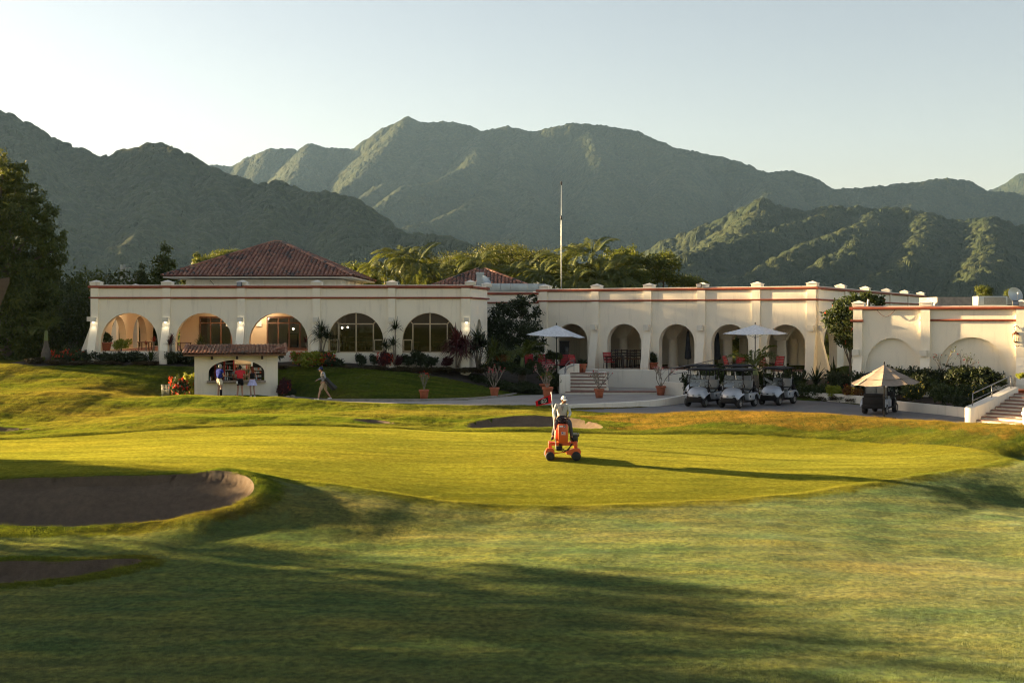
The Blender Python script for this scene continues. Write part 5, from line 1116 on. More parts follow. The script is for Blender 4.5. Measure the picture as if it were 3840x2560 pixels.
# woodland behind the clubhouse, left to right
FP = [tree_proto(9, 8.0, 1.2, 5200, .36, .17, L_forest, 11), tree_proto(8, 8.6, 1.5, 5200, .36, .17, L_tree, 12), tree_proto(10, 7.2, 1.0, 5600, .36, .17, L_forest, 13)]
def z_at(py, d): return EYE + (HZ - py) * d / F
def back_tree(px, ytop, d, wpx, label, proto, H, W, base=1.5, name='tree', grp=None, rz=None, cat='tree', up=False):
    zt = z_at(ytop, d); sc = (zt - base) / H; w_ = wpx * d / F / W
    if up: return tree(name, label, proto, ((px - 1920) * d / F, d, zt - H * w_), w_, rz if rz is not None else random.uniform(0, 6), grp, cat)
    w_ = max(w_, sc * .8)
    return tree(name, label, proto, ((px - 1920) * d / F, d, base), (w_, w_, sc), rz if rz is not None else random.uniform(0, 6), grp, cat)
for px, yt, d, w_, k, lb in ((205,1015,86,170,0,'dark woodland tree just right of the huge tree'),(300,1012,90,190,1,'dark woodland tree beyond the left corner of the clubhouse'),(390,1018,94,170,2,'dark woodland tree in front of the pale tower'),(470,1050,88,150,0,'low woodland tree below the pale tower'),(545,1052,92,150,1,'low woodland tree right of the pale tower'),(255,1130,80,180,2,'dark low tree beside the left end of the clubhouse'),(150,1180,79,200,1,'dark undergrowth tree behind the left bottle palm'),(320,1180,82,150,0,'dark low tree hidden behind the first clubhouse corner'),(60,1240,80,200,2,'dark low tree under the huge tree at the left edge')):
    back_tree(px, yt, d, w_, lb, FP[k], (8.0, 8.6, 7.2)[k], (9, 8, 10)[k], .5, grp='woodland trees left of the clubhouse')
# taller trees whose tops show over the roofs
cone = [(0, 0, 7.1, .45, .45, .9), (0, 0, 6.1, .9, .9, .8), (.5, 0, 5.2, 1.1, 1.1, .7), (-.6, 0, 4.9, 1.1, 1.1, .7), (.9, 0, 3.9, 1.3, 1.3, .7), (-1.1, 0, 3.8, 1.3, 1.3, .8), (0, 0, 3.2, 1.8, 1.8, 1.1), (1.7, 0, 2.3, 1.1, 1, .6), (-1.9, 0, 2.2, 1.2, 1, .7)]
FC = tree_proto(5, 8, 1, 6500, .32, .17, L_tree, 21, lumps=cone, r_=.14, down=10)
FB = tree_proto(6, 7, 1.5, 7000, .34, .17, L_bright, 22, down=20); FG = tree_proto(12, 7.5, .6, 15000, .34, .19, L_gold, 23, k=18, down=10); FM = tree_proto(6, 8, 2.4, 5200, .46, .18, L_bright, 24, k=11, sub=20, subr=.26, down=10)
for px, yt, d, w_, pr, H, W, lb in ((617,910,92,210,FC,8,5,'pointed green tree left of the main hall roof'),(530,985,93,130,FC,8,5,'lower pointed tree between the pale tower and the main hall'),(738,945,97,120,FC,8,5,'pointed treetop just over the left slope of the main hall roof'),(785,958,99,110,FB,7,6,'rounded treetop over the left slope of the main hall roof'),(835,938,100,100,FB,7,6,'bright treetop over the middle of the main hall left slope'),(880,936,102,80,FB,7,6,'small bright treetop nearest the main hall ridge on its left'),
 (1335,985,100,130,FB,7,6,'bright green tree at the right end of the main hall roof'),(1400,1020,97,80,FB,7,6,'small lime lit tree left of the first palm clump'),
 (1715,950,112,240,FG,7,12,'broad golden green tree behind the small tiled pavilion'),(1868,918,116,260,FG,7,12,'broad golden tree in the middle behind the palms'),(2030,938,112,220,FG,7,12,'broad golden tree behind the flagpole'),(1600,972,108,170,FG,7,12,'golden green tree right of the first palm clump'),
 (2352,922,96,180,FM,8,6,'bright mango like tree at the right end of the palm grove'),(2488,940,95,150,FM,8,6,'round bright tree standing alone above the terrace wing roof'),(2600,1032,92,120,FM,8,6,'low treetop just left of the floodlight on the terrace wing'),(2395,1010,93,120,FB,7,6,'dark low tree between the two bright trees over the terrace wing'),
 (3692,1068,80,70,FM,8,6,'small bright treetop over the right-hand roof units'),(3790,1085,82,60,FB,7,6,'tiny bright treetop behind the right-hand roof dish')):
    back_tree(px, yt, d, w_, lb, pr, H, W, 2.0, grp='trees rising behind the clubhouse', up=True)

# palms: a trunk and arching feather fronds, each frond one large leaf
def frond_mesh(L, droop, nl, ll, vee=.5, mat=L_palm, seed=0, wd=.045, lift=.9):
    rs = np.random.RandomState(seed); V = []; Fc = []; spine = []
    n = 12
    for i in range(n + 1): t_ = i / n; spine.append(np.array([L * (t_ - .18 * t_ ** 2 * droop), 0, L * (lift * t_ * .55 - droop * .62 * t_ ** 2.1)]))
    spine = np.array(spine)
    def at(t_): f_ = min(t_ * n, n - 1e-6); i = int(f_); return spine[i] + (spine[i + 1] - spine[i]) * (f_ - i), spine[i + 1] - spine[i]
    for i in range(n):
        o = len(V); a, b_ = spine[i], spine[i + 1]; r0 = .022 * (1 - i / n) + .006; r1 = .022 * (1 - (i + 1) / n) + .006
        V += [a + [0, r0, 0], a + [0, -r0, 0], b_ + [0, -r1, 0], b_ + [0, r1, 0]]; Fc.append([o, o + 1, o + 2, o + 3])
    for i in range(nl):
        t_ = .16 + .84 * i / nl; p, d = at(t_); d = d / np.linalg.norm(d); le = ll * math.sin(math.pi * (.12 + .84 * t_)) ** .7
        for s_ in (-1, 1):
            sd = np.array([0, s_, 0]); up = np.cross(d, sd) * s_; q_ = d * .55 + sd * .85 + np.array([0, 0, vee * rs.uniform(.5, 1.2)]); q_ /= np.linalg.norm(q_); q_ *= le * rs.uniform(.85, 1.1)
            e = p + q_ * .6; tip = p + q_ + np.array([0, 0, -.28 * le]); w_ = d * wd; o = len(V); V += [p - w_ * .6, e - w_, tip, e + w_, ]; Fc.append([o, o + 1, o + 2, o + 3])
    return np_mesh('frond', np.array(V), np.array(Fc), mat, False)
FR = [frond_mesh(2.9, .75 + .25 * k, 30, .75, .25, L_palm, k, .05) for k in range(4)]
def palm(label, loc, h, nf, s=1.0, group='palms behind the clubhouse', trunks=1, up=(.25, 1.25), name='palm_tree', seed=0, fr=FR):
    rs = random.Random(seed); t_ = thing(name, label, 'palm tree', loc, 0, group)
    for k in range(trunks):
        a = rs.uniform(0, 6.28); dx, dy = (math.cos(a) * .9 * (k > 0), math.sin(a) * .9 * (k > 0)); hh = h * (1 if k == 0 else rs.uniform(.72, .95)); lx_, ly_ = dx * 1.7 + rs.uniform(-.3, .3), dy * 1.7
        pts = [(dx + (lx_ - dx) * (i / 6) ** 1.6, dy + (ly_ - dy) * (i / 6) ** 1.6, hh * i / 6) for i in range(7)]
        MB().tube(pts, [.13 * s * (1.2 - .5 * i / 6) for i in range(7)], 7).build('trunk', M_palmtrunk, t_); MB().tube([pts[-1], (lx_, ly_, hh + .5 * s)], [.09 * s, .05 * s], 7).build('crown_shaft', M_shaft, t_)
        for i in range(nf):
            o = link('frond', fr[rs.randrange(len(fr))], t_, (lx_, ly_, hh + .4 * s)); f_ = i / nf; o.rotation_euler = (rs.uniform(-.25, .25), -(up[0] + (up[1] - up[0]) * ((i * .618) % 1)) + .55, i * 2.4 + rs.uniform(-.3, .3)); o.scale = (s * rs.uniform(.85, 1.1),) * 3
    return t_
for i, (px, yt, d, s_, tr, lb) in enumerate(((1515,905,92,1.0,3,'clump of tall dark palms beside the main hall roof'),(1640,985,94,.8,1,'palm between the first palm clump and the tiled pavilion'),(1570,1000,91,.75,1,'short palm in the shade right of the first palm clump'),(1790,925,95,.95,1,'palm with a pale upright frond behind the tiled pavilion'),(1720,985,93,.8,1,'palm over the left slope of the tiled pavilion'),(1900,985,92,.85,1,'palm right of the tiled pavilion'),(1970,960,94,.9,1,'palm midway between the tiled pavilion and the flagpole'),(2040,975,90,.85,1,'dark palm just left of the flagpole'),(2130,915,93,1.0,2,'tall palm clump directly behind the flagpole'),(2215,890,92,1.1,2,'tallest palm clump right of the flagpole'),(2290,950,91,1.0,1,'palm right of the tallest palm clump'),(2235,985,89,.95,1,'lower palm in front of the tallest clump'),(2345,985,90,.9,1,'shaded palm at the right end of the grove'),(2160,1000,88,.8,1,'low palm right beside the flagpole foot'))):
    zt = z_at(yt, d); b_ = 2.0; palm(lb, ((px - 1920) * d / F, d, b_), zt - b_ - 1.9 * s_, 13 if tr > 1 else 17, s_ * 1.12, trunks=tr, seed=i + 3, up=(-.05, 1.3))
# bottle palms in the beds
FRB = [frond_mesh(1.55, .95 + .2 * k, 26, .42, .55, L_bright, 40 + k, .028, 1.15) for k in range(3)]  # brighter leaf colour stands in for sunlight on these fronds
def bottle_palm(label, loc, prof, shaft, nf, s=1.0, seed=1, up=(-.25, .75)):
    rs = random.Random(seed); t_ = thing('bottle_palm', label, 'palm tree', loc, 0, 'bottle palms in the beds'); h = prof[-1][1]
    mb = MB().lathe(prof, n=14)
    for k in range(1, int(h / .09)): pass
    mb.build('trunk', M_palmtrunk, t_); MB().lathe([(prof[-1][0] * .95, h), (shaft[0], h + shaft[1] * .3), (shaft[0] * .7, h + shaft[1])], n=10).build('crown_shaft', M_shaft, t_)
    for i in range(nf): o = link('frond', FRB[i % 3], t_, (0, 0, h + shaft[1] * .93)); o.rotation_euler = (rs.uniform(-.2, .2), -rs.uniform(*up), i * 6.283 / nf + rs.uniform(-.25, .25)); o.scale = (s * rs.uniform(.9, 1.1),) * 3
    return t_
q_ = I(173, 1352, 70); bottle_palm('bottle palm with a swollen trunk left of the clubhouse', (q_[0], 70, 2.35), [(.25, -.1), (.28, .25), (.25, .6), (.15, .95), (.10, 1.25)], (.11, .6), 10, 1.0, 2, (-.1, .6))
q_ = I(1959, 1390, 69); bottle_palm('bottle palm with a grey banded trunk in front of the shrubs between the wings', (q_[0], 69, gz(q_[0], 69)), [(.27, -.2), (.25, .2), (.23, .5), (.19, .85), (.16, .9)], (.13, .65), 11, 1.2, 5, (-.15, .55))
q_ = I(2832, 1372, 65.6); bottle_palm('young palm with spread fronds in front of the terrace behind the carts', (q_[0], 65.6, .9), [(.2, 0), (.22, .5), (.2, .95)], (.16, .35), 12, 1.25, 8, (-.5, .8))

# shrubs, hedges and leafy plants
def dome(seed, k=7, flat=.8): rs = random.Random(seed); return [(0, 0, .42, .62, .62, .42)] + [(rs.uniform(-.55, .55), rs.uniform(-.55, .55), rs.uniform(.25, .7), .34, .34, .3) for _ in range(k)]
SH = {n_: [crown_mesh('foliage', dome(s0_ + k), 2500, .13, .075, mt, 60 + s0_ + k, sub=10, subr=.25) for k in range(2)] for n_, mt, s0_ in (('green', L_shrub, 0), ('dark', L_dark, 10), ('lime', L_lime, 20), ('purple', L_purple, 30), ('low', L_bed, 40), ('croton', L_crot, 50))}
FL = {n_: crown_mesh('blossoms', dome(70 + i), 330, .10, .09, mt, 90 + i, shell=.95, sub=5, subr=.14) for i, (n_, mt) in enumerate((('red', P_red), ('pink', P_pink), ('crimson', P_crim), ('yellow', P_yel)))}
FLS = {n_: crown_mesh('blossoms', dome(170 + i), 60, .10, .09, mt, 190 + i, shell=.95, sub=5, subr=.10) for i, (n_, mt) in enumerate((('red', P_red), ('pink', P_pink), ('crimson', P_crim), ('yellow', P_yel)))}
def shrub(kind, px, ybase, d, wpx, hpx, label, bloom=None, few=False, name='shrub', group=None, cat='shrub', dep=None, z=None):
    x_ = (px - 1920) * d / F; z_ = z_at(ybase, d) if z is None else z; w_ = wpx * d / F / 1.5; h_ = hpx * d / F / 1.0
    t_ = thing(name, label, cat, (x_, d, z_), 0, group); t_.scale = (w_, dep or w_, h_)
    o = link('foliage', SH[kind][random.randrange(2)], t_); o.rotation_euler = (0, 0, 0)
    if bloom: link('blossoms', (FLS if few else FL)[bloom], t_)
    MB().tube([(0, 0, -.15), (.05, 0, .5)], [.08, .03], 5).build('stem', M_bark, t_); return t_
def strap_mesh(n, L, wd, mat, seed, up=.5, arch=.8):
    """long strap leaves springing from one point"""
    rs = np.random.RandomState(seed); V = []; Fc = []
    for i in range(n):
        a = rs.uniform(0, 6.283); e = rs.uniform(up, 1.45); l = L * rs.uniform(.7, 1.1); d = np.array([math.cos(a) * math.cos(e), math.sin(a) * math.cos(e), math.sin(e)]); s_ = np.array([-math.sin(a), math.cos(a), 0]); p0 = np.array([0, 0, rs.uniform(-.05, .1)])
        P = [p0 + d * l * t_ + np.array([0, 0, -arch * l * .5 * t_ ** 2.4 * math.cos(e)]) for t_ in (0, .35, .7, 1)]; W = [wd * .5, wd, wd * .75, wd * .08]
        o = len(V)
        for p, w_ in zip(P, W): V += [p - s_ * w_ * .5, p + s_ * w_ * .5]
        Fc += [[o + 2 * k, o + 2 * k + 1, o + 2 * k + 3, o + 2 * k + 2] for k in range(3)]
    return np_mesh('leaves', np.array(V), np.array(Fc), mat, False)
ST = {'green': strap_mesh(46, 1.0, .07, L_shrub, 1), 'dark': strap_mesh(60, 1.0, .075, L_dark, 2, .1, 1.0), 'bright': strap_mesh(30, 1.0, .1, L_bright, 3, .6), 'red': strap_mesh(34, 1.0, .1, L_redleaf, 4, .4), 'purple': strap_mesh(34, 1.0, .12, L_purple, 5, .3), 'palm': strap_mesh(70, 1.0, .06, L_palm, 6, -.3, 1.1), 'darkpurple': strap_mesh(60, 1.0, .08, L_purple, 7, -.2, 1.0)}
def rosette(kind, px, ybase, d, rpx, label, stem=0, name='plant', cat='plant', group=None, heads=1, z=None):
    """leaf rosette(s) of radius rpx on stem(s) of `stem` pixels"""
    x_ = (px - 1920) * d / F; z_ = z_at(ybase, d) if z is None else z; r_ = rpx * d / F; h = stem * d / F; t_ = thing(name, label, cat, (x_, d, z_), 0, group); rs = random.Random(px)
    for k in range(heads):
        dx, dy, hh = (0, 0, h) if k == 0 else (rs.uniform(-.5, .5) * r_, rs.uniform(-.4, .4) * r_, h * rs.uniform(.45, .9))
        if h > .05: MB().tube([(dx * .2, dy * .2, -.1), (dx, dy, hh)], [.05, .03], 6).build('stem', M_greybark, t_)
        o = link('leaves', ST[kind], t_, (dx, dy, hh)); o.scale = (r_,) * 3; o.rotation_euler = (0, 0, rs.uniform(0, 6))
    return t_
gB = 'shrubs in the bed before the arcade'
for a in (('green',228,1356,69.6,62,50,'red flowering shrub at the left end of the arcade bed','red'),('green',285,1350,70,70,48,'second red flowering shrub in the arcade bed','red'),('dark',245,1362,69.4,50,40,'dark clipped shrub between the two red flowering shrubs',None),('dark',330,1362,69.6,80,52,'dark shrub before the first arch pier',None),('dark',400,1364,69.5,80,48,'dark rounded shrub before the left half of the first arch',None),('dark',455,1362,69.6,70,48,'dark rounded shrub under the lime bush',None),('dark',520,1364,69.5,80,50,'dark rounded shrub before the right half of the first arch',None),('dark',650,1364,69.5,80,52,'dark shrub below the second buttress',None),('dark',705,1366,69.4,70,56,'dark shrub just left of the kiosk roof',None),
 ('low',125,1362,69.2,80,26,'low brown edging plant left of the bottle palm',None),('low',210,1366,69.0,90,22,'low brown edging plant right of the bottle palm',None),('low',300,1368,68.9,110,20,'low dark edging plant before the red flowering shrubs',None),('low',420,1368,68.9,120,18,'low dark edging plant before the first arch',None),('low',540,1368,68.9,110,18,'low dark edging plant right of the first arch',None),
 ('lime',1180,1372,69.0,130,62,'long red flowering hedge between the kiosk and the fourth arch','red'),('lime',1125,1370,69.2,70,58,'left end of the red flowering hedge with yellow green leaves','red'),('dark',1215,1372,69.0,90,60,'right end of the red flowering hedge','red'),
 ('dark',1250,1374,69.2,90,40,'dark low shrub right of the red flowering hedge',None),('dark',1355,1368,69.4,45,45,'small dark shrub below the fourth arched window',None),('dark',1403,1366,69.4,34,40,'small dark shrub right of the fourth arched window',None),('purple',1445,1370,69.2,62,58,'dark red flowering shrub before the fourth pilaster','red'),('dark',1530,1370,69.4,50,44,'dark shrub left below the fifth arched window',None),('dark',1578,1370,69.3,72,58,'larger dark shrub below the fifth arched window',None),('dark',1618,1372,69.3,50,40,'dark shrub right of the middle below the fifth window',None),('purple',1676,1372,69.3,48,36,'small dark red shrub below the right frame of the fifth window',None),('purple',1492,1370,69.3,36,40,'thin dark red shrub by the tall dracaena stem',None),
 ('croton',1885,1362,69,52,36,'yellow and orange croton left of the bottle palm between the wings',None),('dark',1870,1392,68.6,90,44,'dark shrub below the croton',None),('green',1920,1396,68,70,44,'green shrub in front of the banded bottle palm',None),('green',2000,1392,68.4,70,46,'green shrub right of the banded bottle palm',None),('dark',1830,1392,68.8,60,30,'low dark shrub left below the croton',None),('dark',1960,1404,67.5,90,30,'low dark shrub before the banded bottle palm',None),('green',2075,1352,69.3,74,40,'round green shrub in front of the white umbrella post',None),('dark',2040,1420,67.3,80,60,'dark shrub behind the pink flowering pot',None),('dark',2090,1450,66.9,50,60,'dark shrub against the stair post',None)):
    shrub(a[0], a[1], a[2], a[3], a[4], a[5], a[6], a[7], group=gB if a[1] < 720 else 'shrubs along the clubhouse front')
shrub('lime', 455, 1306, 70.1, 62, 44, 'bright lime green ball of leaves in front of the first arch', name='potted_bush', z=z_at(1310, 70.1))
for i, (px, py, d, w_, h_, k, lb) in enumerate(((1850,1432,67.4,80,34,'dark','low dark shrub at the left foot of the bottle palm bed'),(1905,1430,67.0,80,38,'green','low green shrub left of the banded bottle palm foot'),(1985,1440,66.8,80,40,'dark','low dark shrub right of the banded bottle palm foot'),(1940,1452,66.3,90,34,'dark','dark front shrub before the banded bottle palm'),(2010,1462,66.2,70,40,'dark','dark front shrub behind the pink desert rose pot'),(1800,1412,68.2,80,30,'dark','low dark shrub below the dark green dracaena'),(2070,1425,67.4,70,66,'green','green shrub under the white umbrella left of the stair wall'))):
    shrub(k, px, py, d, w_, h_, lb, group='shrubs round the banded bottle palm', z=gz((px - 1920) * d / F, d))
rs_ = random.Random(4)
for i, px in enumerate(range(1060, 1830, 62)):
    if 1095 < px < 1240: continue
    shrub('low', px, 1384 + (px - 1060) * .012 + 4, 68.7, 84, 22, 'dark low ground cover plant along the clubhouse wall, number %s from the kiosk' % ('one two three four five six seven eight nine ten eleven twelve thirteen'.split()[i]), group='ground cover along the clubhouse wall')
gK = 'bushes beside the kiosk'
shrub('green', 672, 1480, 63.2, 70, 78, 'round bush covered in red flowers left of the kiosk', 'red', group=gK)
shrub('lime', 712, 1476, 64.2, 48, 82, 'square green hedge bush against the left wall of the kiosk', 'red', True, group=gK); shrub('purple', 1064, 1478, 64.5, 54, 62, 'dark red leaved bush right of the kiosk', 'red', True, group=gK); shrub('dark', 1090, 1480, 64.8, 50, 30, 'low dark plant at the foot of the red leaved bush', group=gK); shrub('dark', 1050, 1345, 68.5, 44, 60, 'dark bush behind the right end of the kiosk roof', group=gK)
for i, (px, d, s_, lb) in enumerate(((690, 63.1, .17, 'largest round stone below the red flower bush'), (705, 63.0, .14, 'middle round stone left of the kiosk'), (719, 63.1, .13, 'small round stone against the kiosk wall'), (1080, 63.6, .12, 'pale stone under the red leaved bush'), (1098, 63.7, .15, 'pale broken stone right of the kiosk'))):
    x_ = (px - 1920) * d / F; o = MB().ball((0, 0, .04), (s_, s_ * .8, s_ * .65), 9).build('stone', M_stone); o.location = (x_, d, gz(x_, d)); tag(o, lb, 'stone', 'stones beside the kiosk')
for a in (('green',250,1350,70,34,'narrow leaved plant left of the clubhouse corner'),('dark',275,1330,71,66,'big spiky dark plant at the left corner of the clubhouse'),('bright',245,1322,71.5,34,'bright upright leaf plant behind the spiky dark plant'),('bright',163,1355,69.3,24,'bright grassy tuft at the foot of the left bottle palm'),('green',565,1356,69.6,62,'dark spiky agave like plant before the second pier'),('bright',310,1362,69.2,30,'bright leafy plant in the middle of the arcade bed'),('green',640,1364,69.2,32,'spiky green plant left of the kiosk roof'),('green',1290,1378,69.1,26,'thin green tuft below the fourth arched window'),('green',1600,1382,69,30,'thin green tuft below the fifth arched window'),('green',1880,1388,68,26,'thin green tuft under the croton')):
    rosette(a[0], a[1], a[2], a[3], a[4], a[5], group='strap leaved plants in the beds')
gD = 'stemmed plants against the clubhouse'
rosette('purple', 643, 1320, 69.6, 30, 'purple leaved cordyline on thin stems between the first two arches', 44, heads=3, name='cordyline', group=gD)
rosette('red', 577, 1312, 70.8, 26, 'red leaved cordyline in the right half of the first arch', 30, name='cordyline', group=gD); rosette('red', 548, 1318, 70.9, 20, 'darker red cordyline against the first arch pier', 24, name='cordyline', group=gD)
rosette('dark', 1205, 1316, 69.3, 62, 'dracaena with long dark leaves left of the fourth arched window', 74, heads=3, name='dracaena', group=gD)
rosette('dark', 1482, 1365, 69.2, 52, 'tall bare stemmed dracaena between the two glazed windows', 130, heads=2, name='dracaena', group=gD); rosette('dark', 1440, 1320, 69.3, 44, 'short dracaena at the left foot of the tall one', 22, heads=2, name='dracaena', group=gD)
rosette('darkpurple', 1712, 1372, 69.0, 80, 'large dark reddish cordyline before the right frame of the fifth window', 90, heads=5, name='cordyline', group=gD); rosette('dark', 1792, 1372, 69.6, 76, 'large dark green dracaena right of the clubhouse corner', 95, heads=5, name='dracaena', group=gD); rosette('palm', 1848, 1375, 69.4, 66, 'dark fan leaved plant between the dracaena and the bottle palm', 62, heads=4, name='fan_palm', group=gD)
rosette('palm', 755, 1312, 71.5, 44, 'feathery potted palm before the doors of the second arch', 30, heads=2, name='potted_palm', group=gD); rosette('purple', 1162, 1312, 70.5, 30, 'dark leaved plant at the right edge of the third arch', 34, heads=2, name='cordyline', group=gD)
# great dark shrubs between the wings, and the climber on the right-hand building
def big_shrub(label, lumps, n, mat, L, wd, seed, loc, bl=None):
    t_ = thing('large_shrub', label, 'shrub', loc); lo = [(a[0] - loc[0], a[1] - loc[1], a[2] - loc[2], *a[3:]) for a in lumps]
    link('foliage', crown_mesh('foliage', lo, n, L, wd, mat, seed, sub=18, subr=.28), t_); link('stems', trunk_mesh(1.8, .09, lo, M_bark, seed), t_)
    if bl: link('blossoms', crown_mesh('blossoms', lo, 70, .12, .1, bl, seed + 1, shell=.95, sub=3, subr=.1), t_)
def LA(px, py, r_, d): q_ = I(px, py, d); s_ = r_ * d / F; return (q_[0], q_[1], q_[2], s_, s_, s_ * .85)
big_shrub('tall dark leafy shrub filling the corner between the two wings', [LA(*a) for a in ((1838,1215,42,76.6),(1825,1265,40,76.4),(1880,1185,52,77),(1935,1160,50,77),(1985,1165,42,77),(1955,1130,32,77),(1850,1250,60,76.5),(1920,1250,70,76),(1985,1240,52,76),(1830,1310,55,76),(1900,1330,70,75.5),(1970,1330,65,75.5),(2010,1290,40,75),(2000,1120,16,77))], 9500, L_dark, .24, .1, 31, (-.4, 76.5, 1.5))
big_shrub('tall climbing shrub with orange flowers beside the right-hand building', [LA(*a) for a in ((3120,1190,34,67),(3165,1150,42,67.5),(3200,1128,34,68),(3250,1125,34,68.5),(3290,1130,26,69),(3150,1225,48,67),(3185,1200,40,67),(3170,1270,36,66.6),(3195,1290,26,66.4))], 5200, L_shrub, .2, .1, 32, (18.6, 66.6, 1.3), P_red)
# bed behind the cart yard wall
gR = 'shrubs in the bed behind the carts'
for a in (('dark',2600,1490,65.2,80,90,'dark shrub at the left end of the cart row',None,0),('green',2680,1440,66.6,110,80,'green shrub seen under the left cart roofs',None,0),('dark',2760,1450,66.4,90,80,'dark shrub seen between the left and middle carts',None,0),('green',2860,1460,66,110,80,'green shrub seen under the right cart roof',None,0),('dark',2960,1480,65.4,90,110,'dark shrub right of the right cart seat',None,0),
 ('green',3020,1490,64,80,62,'green shrub nearest the right cart',None,0),('green',3075,1492,63.4,70,60,'rounded green shrub in the middle of the cart bed',None,0),('lime',3125,1492,62.6,60,52,'yellowish round shrub in the cart bed',None,0),('dark',3160,1470,63.4,100,80,'dark shrub below the spiky plants in the cart bed','red',1),('croton',3195,1494,61.6,70,50,'shrub with pale orange flowers left of the tan umbrella','yellow',0),('dark',3240,1480,62,80,90,'dark shrub behind the lone cart',None,0),
 ('dark',3380,1480,61,110,110,'dark shrub right behind the lone cart',None,0),('green',3425,1500,58.6,90,74,'green shrub with a few yellow flowers right of the lone cart','yellow',1),('green',3540,1515,56.4,120,92,'large feathery green shrub in the right bed',None,0),('dark',3470,1470,59.5,80,70,'dark shrub between the green shrubs in the right bed',None,0),('green',3660,1500,56.6,110,70,'green shrub near the top of the sloping stair wall','yellow',1),('dark',3620,1530,54.6,110,50,'dark low shrub beside the foot of the sloping stair wall',None,0),
 ('dark',3400,1440,61.5,120,60,'left end of the clipped dark hedge below the blind arches',None,0),('dark',3490,1450,60.8,130,76,'second length of the clipped dark hedge below the blind arches',None,0),('dark',3600,1450,60,150,88,'third length of the clipped dark hedge below the blind arches',None,0),('dark',3700,1455,59,140,84,'right end of the clipped dark hedge below the blind arches',None,0)):
    shrub(a[0], a[1], a[2], a[3], a[4], a[5], a[6], a[7], bool(a[8]), group=gR)
for i, (px, py, d) in enumerate(((2990,1502,63.3),(3050,1504,62.4),(3110,1506,61.6),(3170,1510,60.6),(3230,1515,59.6),(3330,1518,58.4),(3390,1528,57.2),(3450,1538,56),(3510,1546,55),(3570,1552,54.2),(3625,1558,53.6))):
    px += 40; d += .75
    shrub('low', px, py, d, 80, 26, 'dark trailing plant hanging over the planter wall, number %s from the carts' % 'one two three four five six seven eight nine ten eleven'.split()[i], group='trailing plants along the planter wall')
for a in (('dark',3060,1440,66,90,'large spiky plant left in the cart bed'),('dark',3130,1430,65.6,96,'largest spiky plant behind the cart bed'),('dark',3180,1435,65,84,'spiky plant against the right-hand building'),('green',3010,1450,65.6,70,'spiky green plant right of the right cart'),('green',3580,1520,55.6,60,'long leaved plant in the right bed'),('bright',3650,1536,54.2,46,'thin pale leaved plant beside the stair wall')):
    rosette(a[0], a[1], a[2], a[3], a[4], a[5], group='spiky plants in the right beds', name='plant')
# desert roses: bare forking branches with flowers at the tips
def rose_parts(t_, seed, H, W, n=9, bl='crimson', nb=40, leafy=0):
    rs = random.Random(seed); mb = MB(); tips = []
    def grow(p, d, L, r_, lev):
        q_ = p + d * L * .5 + Vector((rs.uniform(-.05, .05), rs.uniform(-.05, .05), .02)); e = q_ + (d + Vector((0, 0, .25))).normalized() * L * .5; mb.tube([p, q_, e], [r_, r_ * .85, r_ * .65], 5)
        if lev == 0: tips.append(e); return
        for k in range(rs.choice((2, 3, 3))):
            a = rs.uniform(0, 6.283); s_ = rs.uniform(.35, .8); nd = (d + Vector((math.cos(a) * s_, math.sin(a) * s_, rs.uniform(-.1, .3)))).normalized(); grow(e, nd, L * rs.uniform(.6, .85), r_ * .62, lev - 1)
    for k in range(4):
        a = k * 1.57 + rs.uniform(-.5, .5); grow(Vector((0, 0, 0)), Vector((math.cos(a) * .75, math.sin(a) * .75, 1)).normalized(), H * .36, .030, 3)
    me = mb.mesh('branches', M_greybark); mx = max(abs(v.co.x) for v in me.vertices); mz = max(v.co.z for v in me.vertices); sc = Vector((W / 2 / mx, W / 2 / mx, H / mz))
    o = link('branches', me, t_); o.scale = sc; T = np.array([[c * s_ for c, s_ in zip(p, sc)] for p in tips]); r2 = np.random.RandomState(seed); nb = int(nb * .65); k = r2.randint(0, len(T), nb); pts = T[k] + r2.normal(size=(nb, 3)) * .035; nn = r2.normal(size=(nb, 3)); nn /= np.linalg.norm(nn, axis=1, keepdims=True)
    mt = {'crimson': P_crim, 'pink': P_pink, 'red': P_red}[bl]; v, f = leaves_np(pts, nn, .07, .07, r2); link('blossoms', np_mesh('blossoms', v, f, mt, False), t_, None)
    if leafy: k = r2.randint(0, len(T), leafy); pts = T[k] + r2.normal(size=(leafy, 3)) * .07; nn = r2.normal(size=(leafy, 3)); nn /= np.linalg.norm(nn, axis=1, keepdims=True); v, f = leaves_np(pts, nn, .12, .05, r2); link('foliage', np_mesh('foliage', v, f, L_bright if leafy > 60 else L_shrub, False), t_)
def pot_mesh(r_, h): return MB().lathe([(0, 0), (r_ * .68, 0), (r_ * .9, h * .78), (r_ * .9, h * .8), (r_ * 1.04, h * .81), (r_ * 1.06, h * .98), (r_ * 1.0, h), (r_ * .88, h), (r_ * .86, h * .88), (0, h * .88)], n=18)
